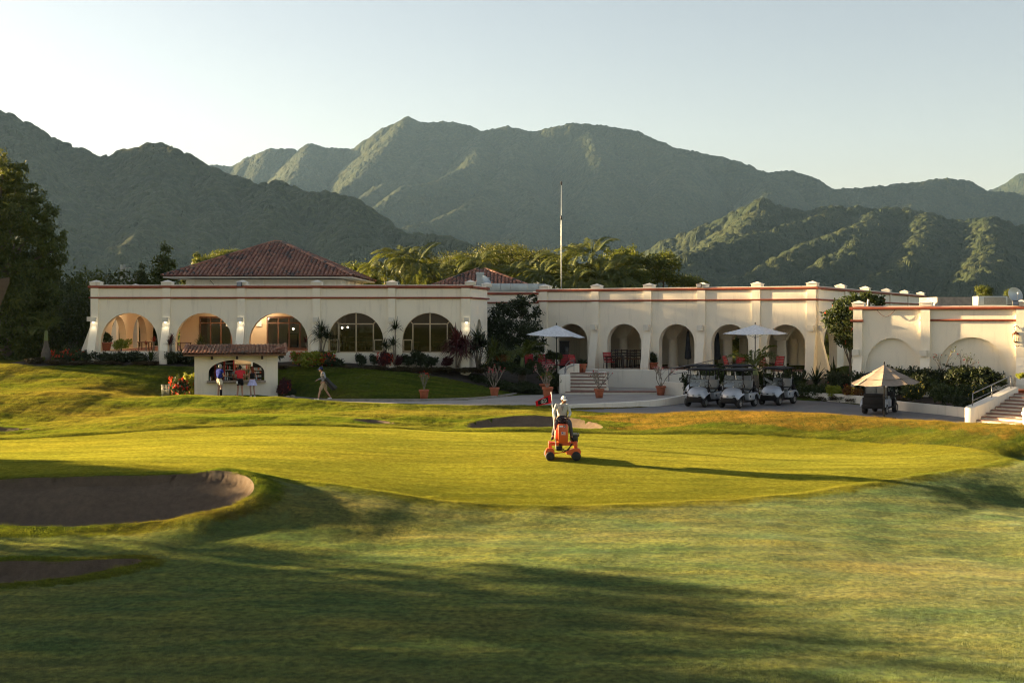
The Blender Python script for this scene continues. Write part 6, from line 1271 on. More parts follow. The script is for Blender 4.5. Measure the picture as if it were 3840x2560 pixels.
for px, yb, d, wp, hp, H, W, bl, nb, lf, lb in ((1590,1502,61.6,39,40,.95,.62,'red',26,10,'terracotta pot on the kerb with a small red flowering desert rose'),(1854,1487,63.8,38,37,1.25,1.2,'crimson',60,0,'terracotta pot with a wide dark red desert rose by the forecourt corner'),(2042,1470,66.6,40,38,1.15,1.35,'pink',110,0,'terracotta pot with the pink desert rose in front of the dark shrubs'),(2054,1526,61.2,42,52,.75,.75,'red',14,90,'terracotta pot with a leafy red flowered plant just behind the red golf flag'),(2247,1504,63.4,40,34,1.05,1.35,'crimson',40,0,'terracotta pot with a nearly bare desert rose before the terrace steps'),(2478,1476,65.6,40,34,1.15,1.55,'pink',60,0,'terracotta pot with a forked pink desert rose at the end of the terrace wall')):
    r_ = wp * d / F / 2 / 1.05; h = hp * d / F; x_ = (px - 1920) * d / F; t_ = thing('potted_plant', lb, 'potted plant', (x_, d, .757 if d < 66.4 else .757), 0, 'potted desert roses on the forecourt')
    pm = pot_mesh(r_, h).build('pot', M_pot, t_); MB().lathe([(0, h * .9), (r_ * .87, h * .9)], n=14).build('soil', M_soil, pm)
    e = bpy.data.objects.new('plant', None); COL.objects.link(e); e.parent = t_; e.location = (0, 0, h * .88); rose_parts(e, px, H, W, bl=bl, nb=nb, leafy=lf)
t_ = thing('potted_plant', 'terracotta pot with a small green plant at the left foot of the first arch', 'potted plant', tuple(I(393, 1308, 70.6))[:2] + (3.0,)); pot_mesh(.42, .5).build('pot', M_pot, t_); e = link('foliage', SH['green'][0], t_, (0, 0, .42)); e.scale = (.5, .5, .8)
t_ = thing('bare_shrub', 'bare twiggy desert rose with a few red tips before the second blind arch', 'shrub', tuple(I(3575, 1450, 60.6))); rose_parts(t_, 77, 1.9, 2.2, bl='red', nb=30, leafy=120)
t_ = thing('flower_bowl', 'hanging flower bowl plant at the far right edge above the steps', 'potted plant', tuple(I(3826, 1462, 57.5))); MB().lathe([(0, -.28), (.2, -.22), (.42, .0), (.45, .03), (.4, .03), (0, -.02)], n=14).build('bowl', M_pot, t_); o = link('foliage', SH['lime'][1], t_, (0, 0, .55)); o.scale = (.3, .3, .3)
for k in range(4): MB().tube([(.4 * math.cos(k * 1.57 + .5), .4 * math.sin(k * 1.57 + .5), .02), (.3 * math.cos(k * 1.57 + .5), .3 * math.sin(k * 1.57 + .5), .58)], .015, 4).build('bar', M_blackmetal, t_)
OFF = [  # place, scale, words
 (-45, 34.3, (2.0, 2.0, 1.25), 'off to the left, dense tree shading the near fairway'),
 (-46, 14, (2.1, 2.1, 1.6), 'off to the left, dense tree nearest the camera'),
 (-47, 24, (2.0, 2.0, 1.5), 'off to the left, dense tree between the two others'),
 (-45, 47.5, (.95, .8, .88), 'off to the left, unseen low tree added to shade the large bunker'),
 (-45, 79.5, (1.15, 1.15, 2.0), 'unseen tall tree far left, nearest of three set to shade the buildings'),
 (-46, 87.5, (1.3, 1.2, 2.15), 'unseen tall tree far left, middle of three set to shade the buildings'),
 (-45, 96, (1.3, 1.3, 2.4), 'unseen tall tree far left, farthest of three set to shade the buildings')]
DENSE = [tree_proto(9, 8.0, 1.2, 15000, .42, .22, L_forest, 111, k=14), tree_proto(8, 8.6, 1.5, 15000, .42, .22, L_forest, 112, k=14)]
# unseen trees left of the view, set there to shade fairway, bunker and buildings
for i, (x_, y_, s_, lb) in enumerate(OFF):
    t_ = tree('tree', lb, DENSE[i % 2], (x_, y_, -.5), s_, i * 1.3, 'trees along the left side of the fairway')
# ---------------------------------------------------------------- people
def skin_mesh(name, J, E, mats, root=0, sub=1):
    """one continuous surface grown round a skeleton: J = [(point, radius)], E = edges"""
    me = bpy.data.meshes.new(name); me.from_pydata([tuple(j[0]) for j in J], E, []); o = bpy.data.objects.new(name, me); COL.objects.link(o)
    o.modifiers.new('skin', 'SKIN'); sl = me.skin_vertices[0].data
    for i, j in enumerate(J): r_ = j[1]; sl[i].radius = r_ if hasattr(r_, '__len__') else (r_, r_); sl[i].use_root = (i == root)
    s_ = o.modifiers.new('sub', 'SUBSURF'); s_.levels = s_.render_levels = sub
    dg = bpy.context.evaluated_depsgraph_get(); out = bpy.data.meshes.new_from_object(o.evaluated_get(dg)); bpy.data.objects.remove(o); out.name = name
    out.materials.clear()
    for x in (mats if isinstance(mats, (list, tuple)) else [mats]): out.materials.append(x)
    out.polygons.foreach_set('use_smooth', [True] * len(out.polygons)); return out
M_skin = paint('skin', (.42, .24, .16), .55, .08, 9); M_skin2 = paint('tanned_skin', (.22, .11, .065), .55, .08, 9); M_eye = paint('eye', (.02, .015, .012), .3, .1); M_lip = paint('lip', (.28, .10, .08), .5, .1)
def cloth(name, col): return paint(name, col, .9, .16, 7, .25, 30, spec=.12)
M_hairgrey = cloth('grey_hair', (.34, .33, .31)); M_hairdark = cloth('dark_hair', (.02, .014, .01)); M_hairred = cloth('auburn_hair', (.16, .04, .018))
def joints(P):
    """full set of joints from a pose: pelvis at P['pelvis'], facing -Y"""
    return {k: Vector(v) for k, v in P.items()}
STAND = dict(pelvis=(0, 0, .95), waist=(0, 0, 1.08), chest=(0, .01, 1.28), neck=(0, .01, 1.46), head=(0, -.01, 1.60),
 hipL=(.095, 0, .92), kneeL=(.10, -.02, .50), ankL=(.10, .02, .09), toeL=(.11, -.16, .04), hipR=(-.095, 0, .92), kneeR=(-.10, -.02, .50), ankR=(-.10, .02, .09), toeR=(-.11, -.16, .04),
 shL=(.185, .01, 1.40), elL=(.25, .02, 1.12), wrL=(.26, -.10, .90), shR=(-.185, .01, 1.40), elR=(-.25, .02, 1.12), wrR=(-.26, -.10, .90))
def person(label, loc, rz, pose, skin=M_skin, shirt=None, sleeve=.55, lower=None, leg=.55, hair=None, hairlong=0, cap=None, shoe=None, sc=1.0, fem=False, skirt=False, face=(0, -1), extras=None, collar=None, grip=(0, 0)):
    P = joints({**STAND, **pose}); t_ = thing('person', label, 'person', loc, rz); t_.scale = (sc,) * 3
    w_ = .88 if fem else 1.0; order = ['pelvis', 'waist', 'chest', 'neck']
    J = [(P['pelvis'], (.155 * w_, .11)), (P['waist'], (.14 * w_ * (.88 if fem else 1), .10)), (P['chest'], (.155 * w_, .10)), (P['neck'], .05), (P['head'] + Vector((0, 0, -.05)), .05)]
    E = [(0, 1), (1, 2), (2, 3), (3, 4)]
    def chain(par, pts):
        for p, r_ in pts: J.append((p, r_)); E.append((par, len(J) - 1)); par = len(J) - 1
        return par
    for s_ in 'LR':
        h, k, a, to = P['hip' + s_], P['knee' + s_], P['ank' + s_], P['toe' + s_]
        chain(0, [(h + (k - h) * .12, .088 * w_), ((h + k) / 2, .076 * w_), (k, .054 * w_), (k + (a - k) * .35, .056 * w_), (a, .037), (a + Vector((0, 0, -.04)), .036), (to, .03)])
        sh, e, q_ = P['sh' + s_], P['el' + s_], P['wr' + s_]; d = (q_ - e).normalized()
        chain(2, [(sh, .058 * w_), ((sh + e) / 2, .047 * w_), (e, .038 * w_), ((e + q_) / 2, .036 * w_), (q_, .026), (q_ + d * .05, (.022, .038)), (q_ + d * .085, (.018, .036))])
    body = skin_mesh('body', J, E, [skin, M_eye, M_lip])
    mb = MB(); hd = P['head']; f = Vector((face[0], face[1], 0)).normalized(); rt = Vector((-f.y, f.x, 0)); M = Matrix((rt, -f, Vector((0, 0, 1)))).transposed()
    def H(x, y, z): return hd + M @ Vector((x, -y, z))         # y forward
    mb.ball(hd, (.076, .096, .115), 12, M=M, k=9); mb.ball(H(0, .035, -.055), (.055, .055, .06), 10, M=M)
    mb.add([H(-.014, .088, .0), H(.014, .088, .0), H(0, .118, -.028), H(0, .09, .03), H(0, .088, -.036)], [(0, 2, 3), (1, 3, 2), (0, 4, 2), (1, 2, 4)])
    for x in (-1, 1): mb.ball(H(x * .077, -.005, -.005), (.012, .022, .034), 6, M=M); mb.ball(H(x * .03, .086, .018), (.013, .008, .008), 6, 1, M=M); mb.tube([H(x * .045, .083, .036), H(x * .014, .094, .038)], .005, 4, 1)
    mb.tube([H(-.022, .086, -.062), H(0, .092, -.06), H(.022, .086, -.062)], .006, 4, 2)
    for i, s_ in enumerate('LR'):
        e, q_ = P['el' + s_], P['wr' + s_]; d = (q_ - e).normalized(); sd = (d.cross(Vector((0, 0, 1)))).normalized() if abs(d.z) < .9 else Vector((1, 0, 0)); pl = sd.cross(d).normalized()
        if pl.z > 0: pl = -pl
        b_ = q_ + d * .085; g = grip[i]
        for k, ln in enumerate((.062, .072, .066, .05)):
            o_ = b_ + sd * (.027 - .018 * k); c1, c2 = .35 + g * .9, .7 + g * 1.2
            p1 = o_ + (d * math.cos(c1) + pl * math.sin(c1)) * ln * .55; p2 = p1 + (d * math.cos(c2 + c1) + pl * math.sin(c2 + c1)) * ln * .5; mb.tube([o_ - d * .01, p1, p2], [.0095, .0085, .006], 5)
        tb = q_ + d * .03 + sd * .034; mb.tube([tb - sd * .01, tb + (d * .6 + sd * .7 + pl * .3) * .035, tb + (d * .9 + sd * .35 + pl * (.4 + g)) * .06], [.012, .010, .007], 5)
    m2 = mb.mesh('head', [skin, M_eye, M_lip]); bm = bmesh.new(); bm.from_mesh(body); bm.from_mesh(m2); bm.to_mesh(body); bm.free(); bpy.data.meshes.remove(m2)
    link('body', body, t_)
    if shirt:
        J = [(P['pelvis'] + Vector((0, 0, .02)), (.178 * w_, .135)), (P['waist'], (.165 * w_, .13)), (P['chest'], (.188 * w_, .14)), (P['chest'] * .4 + P['neck'] * .6, (.15 * w_, .12)), (P['neck'] + Vector((0, 0, -.03)), .078)]; E = [(0, 1), (1, 2), (2, 3), (3, 4)]
        for s_ in 'LR':
            sh, e, q_ = P['sh' + s_], P['el' + s_], P['wr' + s_]
            if sleeve <= 0: continue
            pts = [(sh, .078 * w_), (sh + (e - sh) * min(1, sleeve * 1.0), .066 * w_)]
            if sleeve > 1: pts = [(sh, .076 * w_), ((sh + e) / 2, .066), (e, .056), (e + (q_ - e) * min(.95, sleeve - 1), .046)]
            chain(2, pts)
        link('shirt', skin_mesh('shirt', J, E, shirt), t_)
        if collar: MB().lathe([(.062, 0), (.075, -.03), (.085, -.028), (.070, .012), (.062, .012)], P['neck'] + Vector((0, 0, -.0)), 10).build('collar', collar, t_)
    if lower and not skirt:
        J = [(P['pelvis'], (.172 * w_, .13)), (P['waist'] + Vector((0, 0, -.06)), (.16 * w_, .122))]; E = [(0, 1)]
        for s_ in 'LR':
            h, k, a = P['hip' + s_], P['knee' + s_], P['ank' + s_]; pts = [(h + (k - h) * .12, .108), ((h + k) / 2, .10)]
            if leg <= 1: pts.append((h + (k - h) * max(leg, .6) * 1.12, .098))
            else: pts += [(k, .078), ((k + a) / 2, .07), (a + Vector((0, 0, .03)), .062)]
            chain(0, pts)
        link('trousers' if leg > 1 else 'shorts', skin_mesh('shorts', J, E, lower), t_)
        MB().lathe([(.172 * w_, -.02), (.172 * w_, .02)], P['waist'] + Vector((0, 0, -.08)), 14, M=Matrix(((1, 0, 0), (0, .77, 0), (0, 0, 1)))).build('belt', M_black, t_)
    if skirt:
        mb = MB(); n = 28; v = []
        for z_, r_ in ((.03, .148), (-.08, .185), (-.30, .27)):
            for k in range(n): a = 2 * math.pi * k / n; q_ = r_ * (1 + (.07 if k % 2 else -.03) * (z_ < -.1)); v.append(P['pelvis'] + Vector((q_ * math.cos(a), q_ * .8 * math.sin(a), z_)))
        mb.add(v, [(i * n + j, i * n + (j + 1) % n, (i + 1) * n + (j + 1) % n, (i + 1) * n + j) for i in range(2) for j in range(n)], 0, False); mb.build('skirt', lower, t_)
    for s_ in 'LR':
        a, to = P['ank' + s_], P['toe' + s_]; d = (to - a); d.z = 0; d.normalize(); up = Vector((0, 0, 1))
        mb = MB(); mb.tube([a - d * .05 + up * -.055, a + up * -.045 + d * .03, a + d * .12 + up * -.058, to + d * .03 + up * -.012], [.04, .046, .044, .026], 8); mb.tube([a + up * .0, a - up * .04], [.045, .05], 8); mb.build('shoe', shoe or M_white_p, t_)
    if hair:
        mb = MB(); mb.lathe([(.0, .125), (.045, .115), (.078, .08), (.092, .03), (.094, -.01)], hd + M @ Vector((0, .012, 0)), 14, M=M @ Matrix.Rotation(-.22, 3, 'X') @ Matrix(((.92, 0, 0), (0, 1.1, 0), (0, 0, 1)))); mb.ball(H(0, -.045, -.01), (.08, .06, .085), 10, M=M)
        if hairlong: mb.tube([H(0, -.07, .03), H(0, -.105, -.09), H(0.0, -.11, -.22), H(.0, -.10, -.34)], [.07, .088, .075, .02], 9)
        mb.build('hair', hair, t_)
    if cap:
        o = MB().lathe([(0, .128), (.05, .12), (.082, .088), (.098, .03), (.1, .012)], hd + M @ Vector((0, .008, .01)), 16, M=M @ Matrix(((.9, 0, 0), (0, 1.08, 0), (0, 0, 1)))).build('cap', cap, t_)
        br = MB(); v = []
        for r_ in (.085, .125, .17):
            for k in range(9): a = math.pi * (.12 + .76 * k / 8); v.append(H(math.cos(a) * r_ * .62 / .9 if r_ > .1 else math.cos(a) * r_, math.sin(a) * r_ * 1.1, .035 - (r_ - .085) * .42 - .02 * abs(math.cos(a))))
        br.add(v, [(i * 9 + j, i * 9 + j + 1, (i + 1) * 9 + j + 1, (i + 1) * 9 + j) for i in range(2) for j in range(8)], 0, True); br.build('brim', cap, o); MB().ball(H(0, 0, .137), .01, 6).build('button', cap, o)
        if extras == 'badge': MB().lathe([(0, .004), (.022, .003), (.024, 0)], H(.012, .098, .075), 10, M=M @ Matrix.Rotation(R(70), 3, 'X')).build('badge', cloth('navy_badge', (.03, .03, .09)), o)
    return t_
C_blue = cloth('royal_blue_shirt', (.022, .04, .26)); C_red = cloth('coral_red_shirt', (.62, .045, .055)); C_black = cloth('black_cloth', (.014, .014, .016)); C_cream = cloth('cream_shorts', (.68, .60, .45)); C_lilac = cloth('lilac_skirt', (.50, .50, .78)); C_grey = cloth('grey_shirt', (.25, .27, .30)); C_khaki = cloth('khaki_shorts', (.40, .33, .23)); C_work = cloth('pale_work_shirt', (.44, .46, .43)); C_trous = cloth('dark_grey_trousers', (.075, .075, .085)); C_white = cloth('white_cap_cloth', (.78, .78, .76)); C_navy = cloth('navy_cap_cloth', (.02, .035, .11))
def stand_at(px, d): x_ = (px - 1920) * d / F; return (x_, d, gz(x_, d))
KG = .62
def at_kiosk(px, d):
    x_ = (px - 1920) * d / F
    if d > 62: x_, d = kturn(x_, d)
    return (x_, d, gz(x_, d))
man = person('grey haired man in a blue polo and cream shorts at the left of the hatch', at_kiosk(810, 63.05), R(180 - 38), dict(wrL=(.16, -.30, 1.10), elL=(.25, -.05, 1.12), wrR=(-.10, -.33, 1.10), elR=(-.25, -.06, 1.12), head=(0, -.05, 1.59)), shirt=C_blue, lower=C_cream, hair=M_hairgrey, shoe=M_white_p, sc=1.03, face=(.1, -1), collar=C_blue)
MB().lathe([(.062, .1), (.066, .25), (.07, .42), (.05, .43)], (-.1, .0, 0), 10).build('knee_brace', C_black, man)
man = person('man in a coral red polo and black shorts in the middle of the hatch', at_kiosk(884, 63.0), R(180 + 4), dict(wrL=(.12, -.28, 1.08), elL=(.29, -.04, 1.10), wrR=(-.12, -.28, 1.08), elR=(-.29, -.04, 1.10), head=(0, -.05, 1.58), ankL=(.14, .02, .09), ankR=(-.13, .02, .09)), shirt=C_red, lower=C_black, hair=M_hairdark, shoe=M_white_p, sc=1.0, collar=C_red)
gl = MB()
for k in range(5): gl.tube([(.13, .145, .84), (.13 + .025 * (k - 2), .16, .74 - .01 * (2 - abs(k - 2)))], [.014, .010], 5)
gl.rbox((.13, .14, .85), (.07, .02, .07), .01).build('glove', M_white_p, man)
person('woman with long auburn hair in a black top and lilac pleated skirt', at_kiosk(930, 63.05), R(180 + 30), dict(wrL=(.10, -.30, 1.12), elL=(.21, -.04, 1.10), wrR=(-.08, -.30, 1.12), elR=(-.21, -.05, 1.10), shL=(.16, .01, 1.39), shR=(-.16, .01, 1.39), head=(0, -.04, 1.58), ankL=(.07, .02, .09), toeL=(.08, -.15, .04), ankR=(-.10, .12, .09), toeR=(-.11, -.05, .04), kneeR=(-.085, .02, .50)), shirt=C_black, sleeve=0, lower=C_lilac, skirt=True, hair=M_hairred, hairlong=1, shoe=M_white_p, sc=.96, fem=True)
M_check = paint('checked_shirt', (.16, .22, .23), .8, .8, 40)
person('bartender in a checked shirt leaning forward inside the kiosk', (*kturn((899 - 1920) * 64.9 / F, 64.9), KZ + .1), R(20), dict(waist=(0, -.04, 1.08), chest=(0, -.12, 1.25), neck=(0, -.2, 1.40), head=(0, -.27, 1.52), shL=(.185, -.15, 1.36), shR=(-.185, -.15, 1.36), elL=(.27, -.26, 1.14), elR=(-.27, -.26, 1.14), wrL=(.16, -.48, 1.08), wrR=(-.16, -.48, 1.08)), skin=M_skin2, shirt=M_check, lower=C_trous, leg=2, hair=M_hairdark, shoe=M_black, sc=1.0)
gx = at_kiosk(1216, 61.6)
golfer = person('walking golfer in a grey shirt, khaki shorts and navy cap', gx, R(-84), dict(pelvis=(0, 0, .94), waist=(0, -.02, 1.08), chest=(0, -.06, 1.28), neck=(0, -.11, 1.45), head=(0, -.17, 1.57), shL=(.18, -.05, 1.40), shR=(-.18, -.05, 1.40), elL=(.23, .05, 1.14), wrL=(.22, -.12, .95), elR=(-.23, -.12, 1.13), wrR=(-.2, -.36, 1.03), kneeL=(.10, -.20, .52), ankL=(.10, -.30, .10), toeL=(.11, -.48, .09), kneeR=(-.10, .08, .50), ankR=(-.10, .32, .13), toeR=(-.11, .16, .05)), shirt=C_grey, sleeve=1.9, lower=C_khaki, leg=.9, hair=M_hairdark, cap=C_navy, shoe=M_white_p, sc=1.0, grip=(.5, .5))
bag = thing('golf_bag', 'black golf bag slung across the walking golfer\'s back', 'golf bag', (gx[0] + .34, gx[1] - .14, gx[2] + .86), 0)
M_bag = paint('black_nylon', (.008, .009, .013), .5, .3, 12)
ax = Vector((.62, .05, -.62)).normalized(); Mq = ax.to_track_quat('Z', 'Y').to_matrix()
MB().lathe([(.0, -.40), (.085, -.40), (.10, -.34), (.095, -.1), (.11, .2), (.12, .36), (.08, .40), (0, .40)], (0, 0, 0), 14, M=Mq).build('bag_body', M_bag, bag); MB().rbox((0, 0, 0), (.2, .1, .42), .04, rot=Mq).build('pocket', M_bag, bag).location = Mq @ Vector((.02, -.13, .12))
MB().tube([Mq @ Vector((.1, -.06, -.4)), (-.38, -.1, .50), (-.22, -.24, .05), Mq @ Vector((.05, -.13, .18))], .018, 5).build('strap', M_bag, bag)
for k in range(5): a = k * 1.25; MB().tube([Mq @ Vector((.06 * math.cos(a), .06 * math.sin(a), -.42)), Mq @ Vector((.07 * math.cos(a), .07 * math.sin(a), -.58 - .04 * (k % 3)))], .010, 5).ball(Mq @ Vector((.07 * math.cos(a), .07 * math.sin(a), -.6 - .04 * (k % 3))), .035, 6).build('club', M_steel, bag)
MB().box(Mq @ Vector((.0, -.137, .3)), (.1, .004, .035), rot=Mq).build('white_print', M_white_p, bag)

# ---------------------------------------------------------------- riding greens roller with its driver and the flagstick
M_orange = paint('orange_paint', (.62, .085, .012), .38, .12, 4, coat=.3); M_rubber = paint('black_rubber', (.014, .014, .014), .75, .25, 9, .2)
MX, MY = (2110 - 1920) * 42.2 / F, 42.2; mz = gz(MX, MY)
mw = thing('greens_roller', 'orange riding greens roller numbered 2 on the putting green', 'greens machine', (MX, MY, mz), R(2))
hood = MB().rbox((0, -.02, .93), (.345, .30, .64), .025).build('front_cover', M_orange, mw)
MB().box((-.06, -.176, 1.19), (.13, .006, .055)).build('plate', M_white_p, hood); MB().box((.055, -.176, 1.185), (.055, .006, .085)).build('number_plate', M_black, hood)
fc_ = bpy.data.curves.new('number', 'FONT'); fc_.body = '2'; fc_.size = .10; fc_.extrude = .002; fc_.align_x = 'CENTER'; fc_.align_y = 'CENTER'; fc_.materials.append(M_white_p); o = bpy.data.objects.new('number', fc_); COL.objects.link(o); o.parent = hood; o.location = (.055, -.181, 1.185); o.rotation_euler = (R(90), 0, 0)
fl_ = MB().box((.012, -.176, .945), (.135, .006, .105)).build('flag_sticker', M_white_p, hood); sx = MB()
for k in range(5): sx.box((.012, -.181, .905 + k * .02), (.115, .003, .009))
sx.build('stripes', paint('sticker_red', (.45, .03, .04), .5, .1), fl_); MB().box((-.02, -.184, .967), (.05, .003, .045)).build('canton', paint('sticker_blue', (.03, .05, .22), .5, .1), fl_)
MB().rbox((-.215, .05, .86), (.08, .26, .40), .03).build('side_tank', M_orange, mw); MB().rbox((0, .45, .98), (.42, .5, .5), .05).build('rear_body', M_orange, mw)
MB().bbox((-.50, .0, .50), (.52, .16, .60)).build('cross_beam', M_orange, mw)
for x_ in (-.44, .46): MB().rbox((x_, .06, .50), (.12, .16, .30), .015).build('upright', M_orange, mw)
for x_ in (-.34, .34): MB().rbox((x_, .02, .615), (.24, .3, .03), .01).build('foot_plate', M_orange, mw)
def unit(cx, wd, nm):
    h_ = MB(); p = [(-wd / 2, .20), (-wd / 2 + .02, .34), (-wd / 2 + .07, .43), (wd / 2 - .07, .43), (wd / 2 - .01, .36), (wd / 2, .16), (wd / 2 - .10, .08), (-wd / 2 + .12, .12)]
    if nm: p = [(-wd / 2, .22), (-wd / 2, .33), (-wd / 2 + .08, .36), (wd / 2 - .16, .43), (wd / 2 - .05, .41), (wd / 2, .32), (wd / 2 - .02, .12), (wd / 2 - .22, .10), (wd / 2 - .30, .17)]
    h_.prism([(cx + a, b_) for a, b_ in p], 'y', -.17, .02); ho = h_.build('roller_housing', M_orange, mw)
    rc = cx + (wd / 2 - .165 if nm else 0); rl = MB(); rl.lathe([(0, -.30), (.14, -.30), (.155, -.28), (.155, .78), (.14, .80), (0, .80)], (rc, 0, .155), 20, M=Matrix.Rotation(R(-90), 3, 'X')); rl.build('roller', M_rubber, mw)
    MB().lathe([(0, .02), (.05, .015), (.055, 0)], (rc, -.172, .17), 10, M=Matrix.Rotation(R(90), 3, 'X')).build('bearing', M_blackmetal, ho)
    for k, (dx, z_) in enumerate(((-.05, .30), (.07, .27), (-.09, .22))): MB().lathe([(0, .012), (.018, .01), (.02, 0)], (rc + dx, -.172, z_), 8, M=Matrix.Rotation(R(90), 3, 'X')).build('bolt', M_black, ho)
unit(-.455, .33, 0); unit(.375, .50, 1)
for k in range(3):
    MB().tube([(-.1 + .04 * k, .05, .62), (-.14 + .05 * k, -.1, .42), (.02 + .05 * k, -.14, .30 + .02 * k), (.2, -.1, .36 + .03 * k), (.30 + .03 * k, .0, .56)], .016, 6).build('hose', M_rubber, mw)
MB().tube([(-.3, -.05, .24), (.2, -.05, .30)], .018, 6).build('tie_rod', M_orange, mw); MB().rbox((-.12, .03, .40), (.2, .2, .16), .03).build('gearbox', M_blackmetal, mw)
en = MB().rbox((.42, .35, .72), (.26, .4, .26), .03).build('engine', M_blackmetal, mw)
for k in range(5): MB().bbox((.30, .16 + .08 * k, .86), (.54, .19 + .08 * k, .90)).build('cooling_fin', M_steel, en)
MB().tube([(.52, .2, .76), (.58, .12, .86), (.55, .1, .92)], .025, 6).build('exhaust', M_steel, en)
MB().rbox((0, .56, 1.25), (.48, .46, .12), .05).build('seat', M_rubber, mw); MB().rbox((0, .80, 1.5), (.46, .12, .45), .05).build('seat_back', M_rubber, mw)
sw_ = MB(); sw_.tube([(.17 * math.cos(a), .17 * math.sin(a) * .8 + .13, 1.42 + .09 * math.sin(a)) for a in [2 * math.pi * k / 18 for k in range(19)]], .02, 6, caps=False)
for a in (0, 2.1, 4.2): sw_.tube([(0, .13, 1.42), (.16 * math.cos(a), .16 * math.sin(a) * .8 + .13, 1.42 + .08 * math.sin(a))], .013, 5)
sw_.tube([(0, .13, 1.42), (0, .1, 1.22)], .022, 6); sw_.build('steering_wheel', M_black, mw)
driver = person('roller driver in a pale work shirt, dark trousers and white cap', (MX, MY + .42, mz + .0), R(2), dict(pelvis=(0, .12, 1.42), waist=(0, .13, 1.55), chest=(.0, .09, 1.75), neck=(.01, .05, 1.93), head=(.06, .0, 2.06), hipL=(.1, .1, 1.40), hipR=(-.1, .1, 1.40), kneeL=(.24, -.36, 1.30), kneeR=(-.24, -.36, 1.30), ankL=(.31, -.36, .78), toeL=(.34, -.55, .72), ankR=(-.36, -.34, .80), toeR=(-.40, -.52, .74), shL=(.20, .08, 1.87), shR=(-.20, .08, 1.87), elL=(.29, .0, 1.60), wrL=(.20, -.22, 1.47), elR=(-.29, .0, 1.60), wrR=(-.27, -.26, 1.42)), skin=M_skin2, shirt=C_work, sleeve=1.9, lower=C_trous, leg=2, hair=M_hairdark, cap=C_white, shoe=M_black, sc=1.0, face=(.62, -.75), extras='badge', collar=C_work, grip=(.9, .9))
MB().add([(-.05, -.07, 1.86), (.06, -.07, 1.86), (.01, -.085, 1.66)], [(0, 1, 2)]).build('undershirt', cloth('grey_vest', (.22, .22, .23)), driver)
# the flagstick he carries
fs = thing('golf_flag', 'red and black golf flag on a white stick held by the driver', 'flag', (MX, MY, mz), 0)
b0_ = Vector((-.235, -.16, .40)); t0_ = Vector((-.40, -.10, 2.35)); MB().tube([b0_, t0_], .017, 8).ball(t0_, .025, 8).build('stick', M_white_p, fs)
C_flag = cloth('red_flag_cloth', (.55, .012, .02)); C_fblk = cloth('black_flag_panel', (.018, .016, .018)); d_ = (t0_ - b0_).normalized(); fv = []; nu, nv = 14, 7
def flagp(u, v):
    top = t0_ - d_ * .03; y_ = .03 * math.sin(u * 5 + v); return top + Vector((-.56 * u, y_, -.02 - .24 * u - .10 * u * u * math.sin(u * 3) * .3)) + (-d_ * .30 * (1 - .42 * u) * v) + Vector((.02 * u * v, 0, -.01 * math.sin(u * 7)))
fm = MB(); fm.add([flagp(i / nu, j / nv) for i in range(nu + 1) for j in range(nv + 1)], [(i * (nv + 1) + j, (i + 1) * (nv + 1) + j, (i + 1) * (nv + 1) + j + 1, i * (nv + 1) + j + 1) for i in range(nu) for j in range(nv)], 0, True)
for k, (i, j) in enumerate([(i, j) for i in range(nu) for j in range(nv)]): fm.m[k] = 1 if 3 <= i <= 11 and (1 <= j <= 5) else 0
fo = fm.build('flag_cloth', [C_flag, C_fblk], fs)
def fp_(u, v): return flagp(u, v) + Vector((0, -.012, 0))
MB().tube([fp_(.5 + .17 * math.cos(a), .5 + .30 * math.sin(a)) for a in [2 * math.pi * k / 20 for k in range(21)]], .006, 4).tube([fp_(.38 + .03 * k, .5 + .17 * math.sin(k * 1.9)) for k in range(9)], .007, 4).build('emblem', M_white_p, fs)

# ---------------------------------------------------------------- golf carts
M_silver = paint('silver_paint', (.40, .43, .47), .42, .06, 3, metal=.3, coat=.25); M_seat = paint('grey_vinyl', (.20, .215, .215), .5, .1, 6); M_roofblk = paint('dark_roof_plastic', (.010, .011, .015), .7, .15, 4, spec=.2); M_rim = paint('alloy_rim', (.48, .48, .48), .3, .1, 12, metal=.8)
M_screen = glassy('windscreen', (.62, .66, .68))
def wheel(par, x_, y_, r_=.235, s_=1):
    w_ = MB(); Mx = Matrix.Rotation(R(90) * s_, 3, 'Y'); t_ = MB().lathe([(r_ * .55, -.085), (r_ * .9, -.095), (r_, -.06), (r_, .06), (r_ * .9, .095), (r_ * .55, .085)], (0, 0, 0), 20, M=Mx).build('wheel', M_rubber, par, (x_, y_, r_))
    rm = MB().lathe([(r_ * .56, .07), (r_ * .5, .085), (r_ * .46, .05), (0, .045)], (0, 0, 0), 20, M=Mx)
    rm.build('rim', M_black, t_); sp = MB()
    for k in range(7): a = 2 * math.pi * k / 7; sp.box(Mx @ Vector((math.cos(a) * r_ * .30, math.sin(a) * r_ * .30, .066)), (r_ * .40, .032, .02), rot=Mx @ Matrix.Rotation(a, 3, 'Z'))
    sp.lathe([(0, .085), (r_ * .13, .08), (r_ * .14, .06)], (0, 0, 0), 10, M=Mx); sp.lathe([(r_ * .56, .088), (r_ * .50, .09), (r_ * .49, .07)], (0, 0, 0), 20, M=Mx); sp.build('spokes', M_rim, t_); return t_
def surf(fn, nu, nv): return [fn(i / nu, j / nv) for i in range(nu + 1) for j in range(nv + 1)], [(i * (nv + 1) + j, (i + 1) * (nv + 1) + j, (i + 1) * (nv + 1) + j + 1, i * (nv + 1) + j + 1) for i in range(nu) for j in range(nv)]
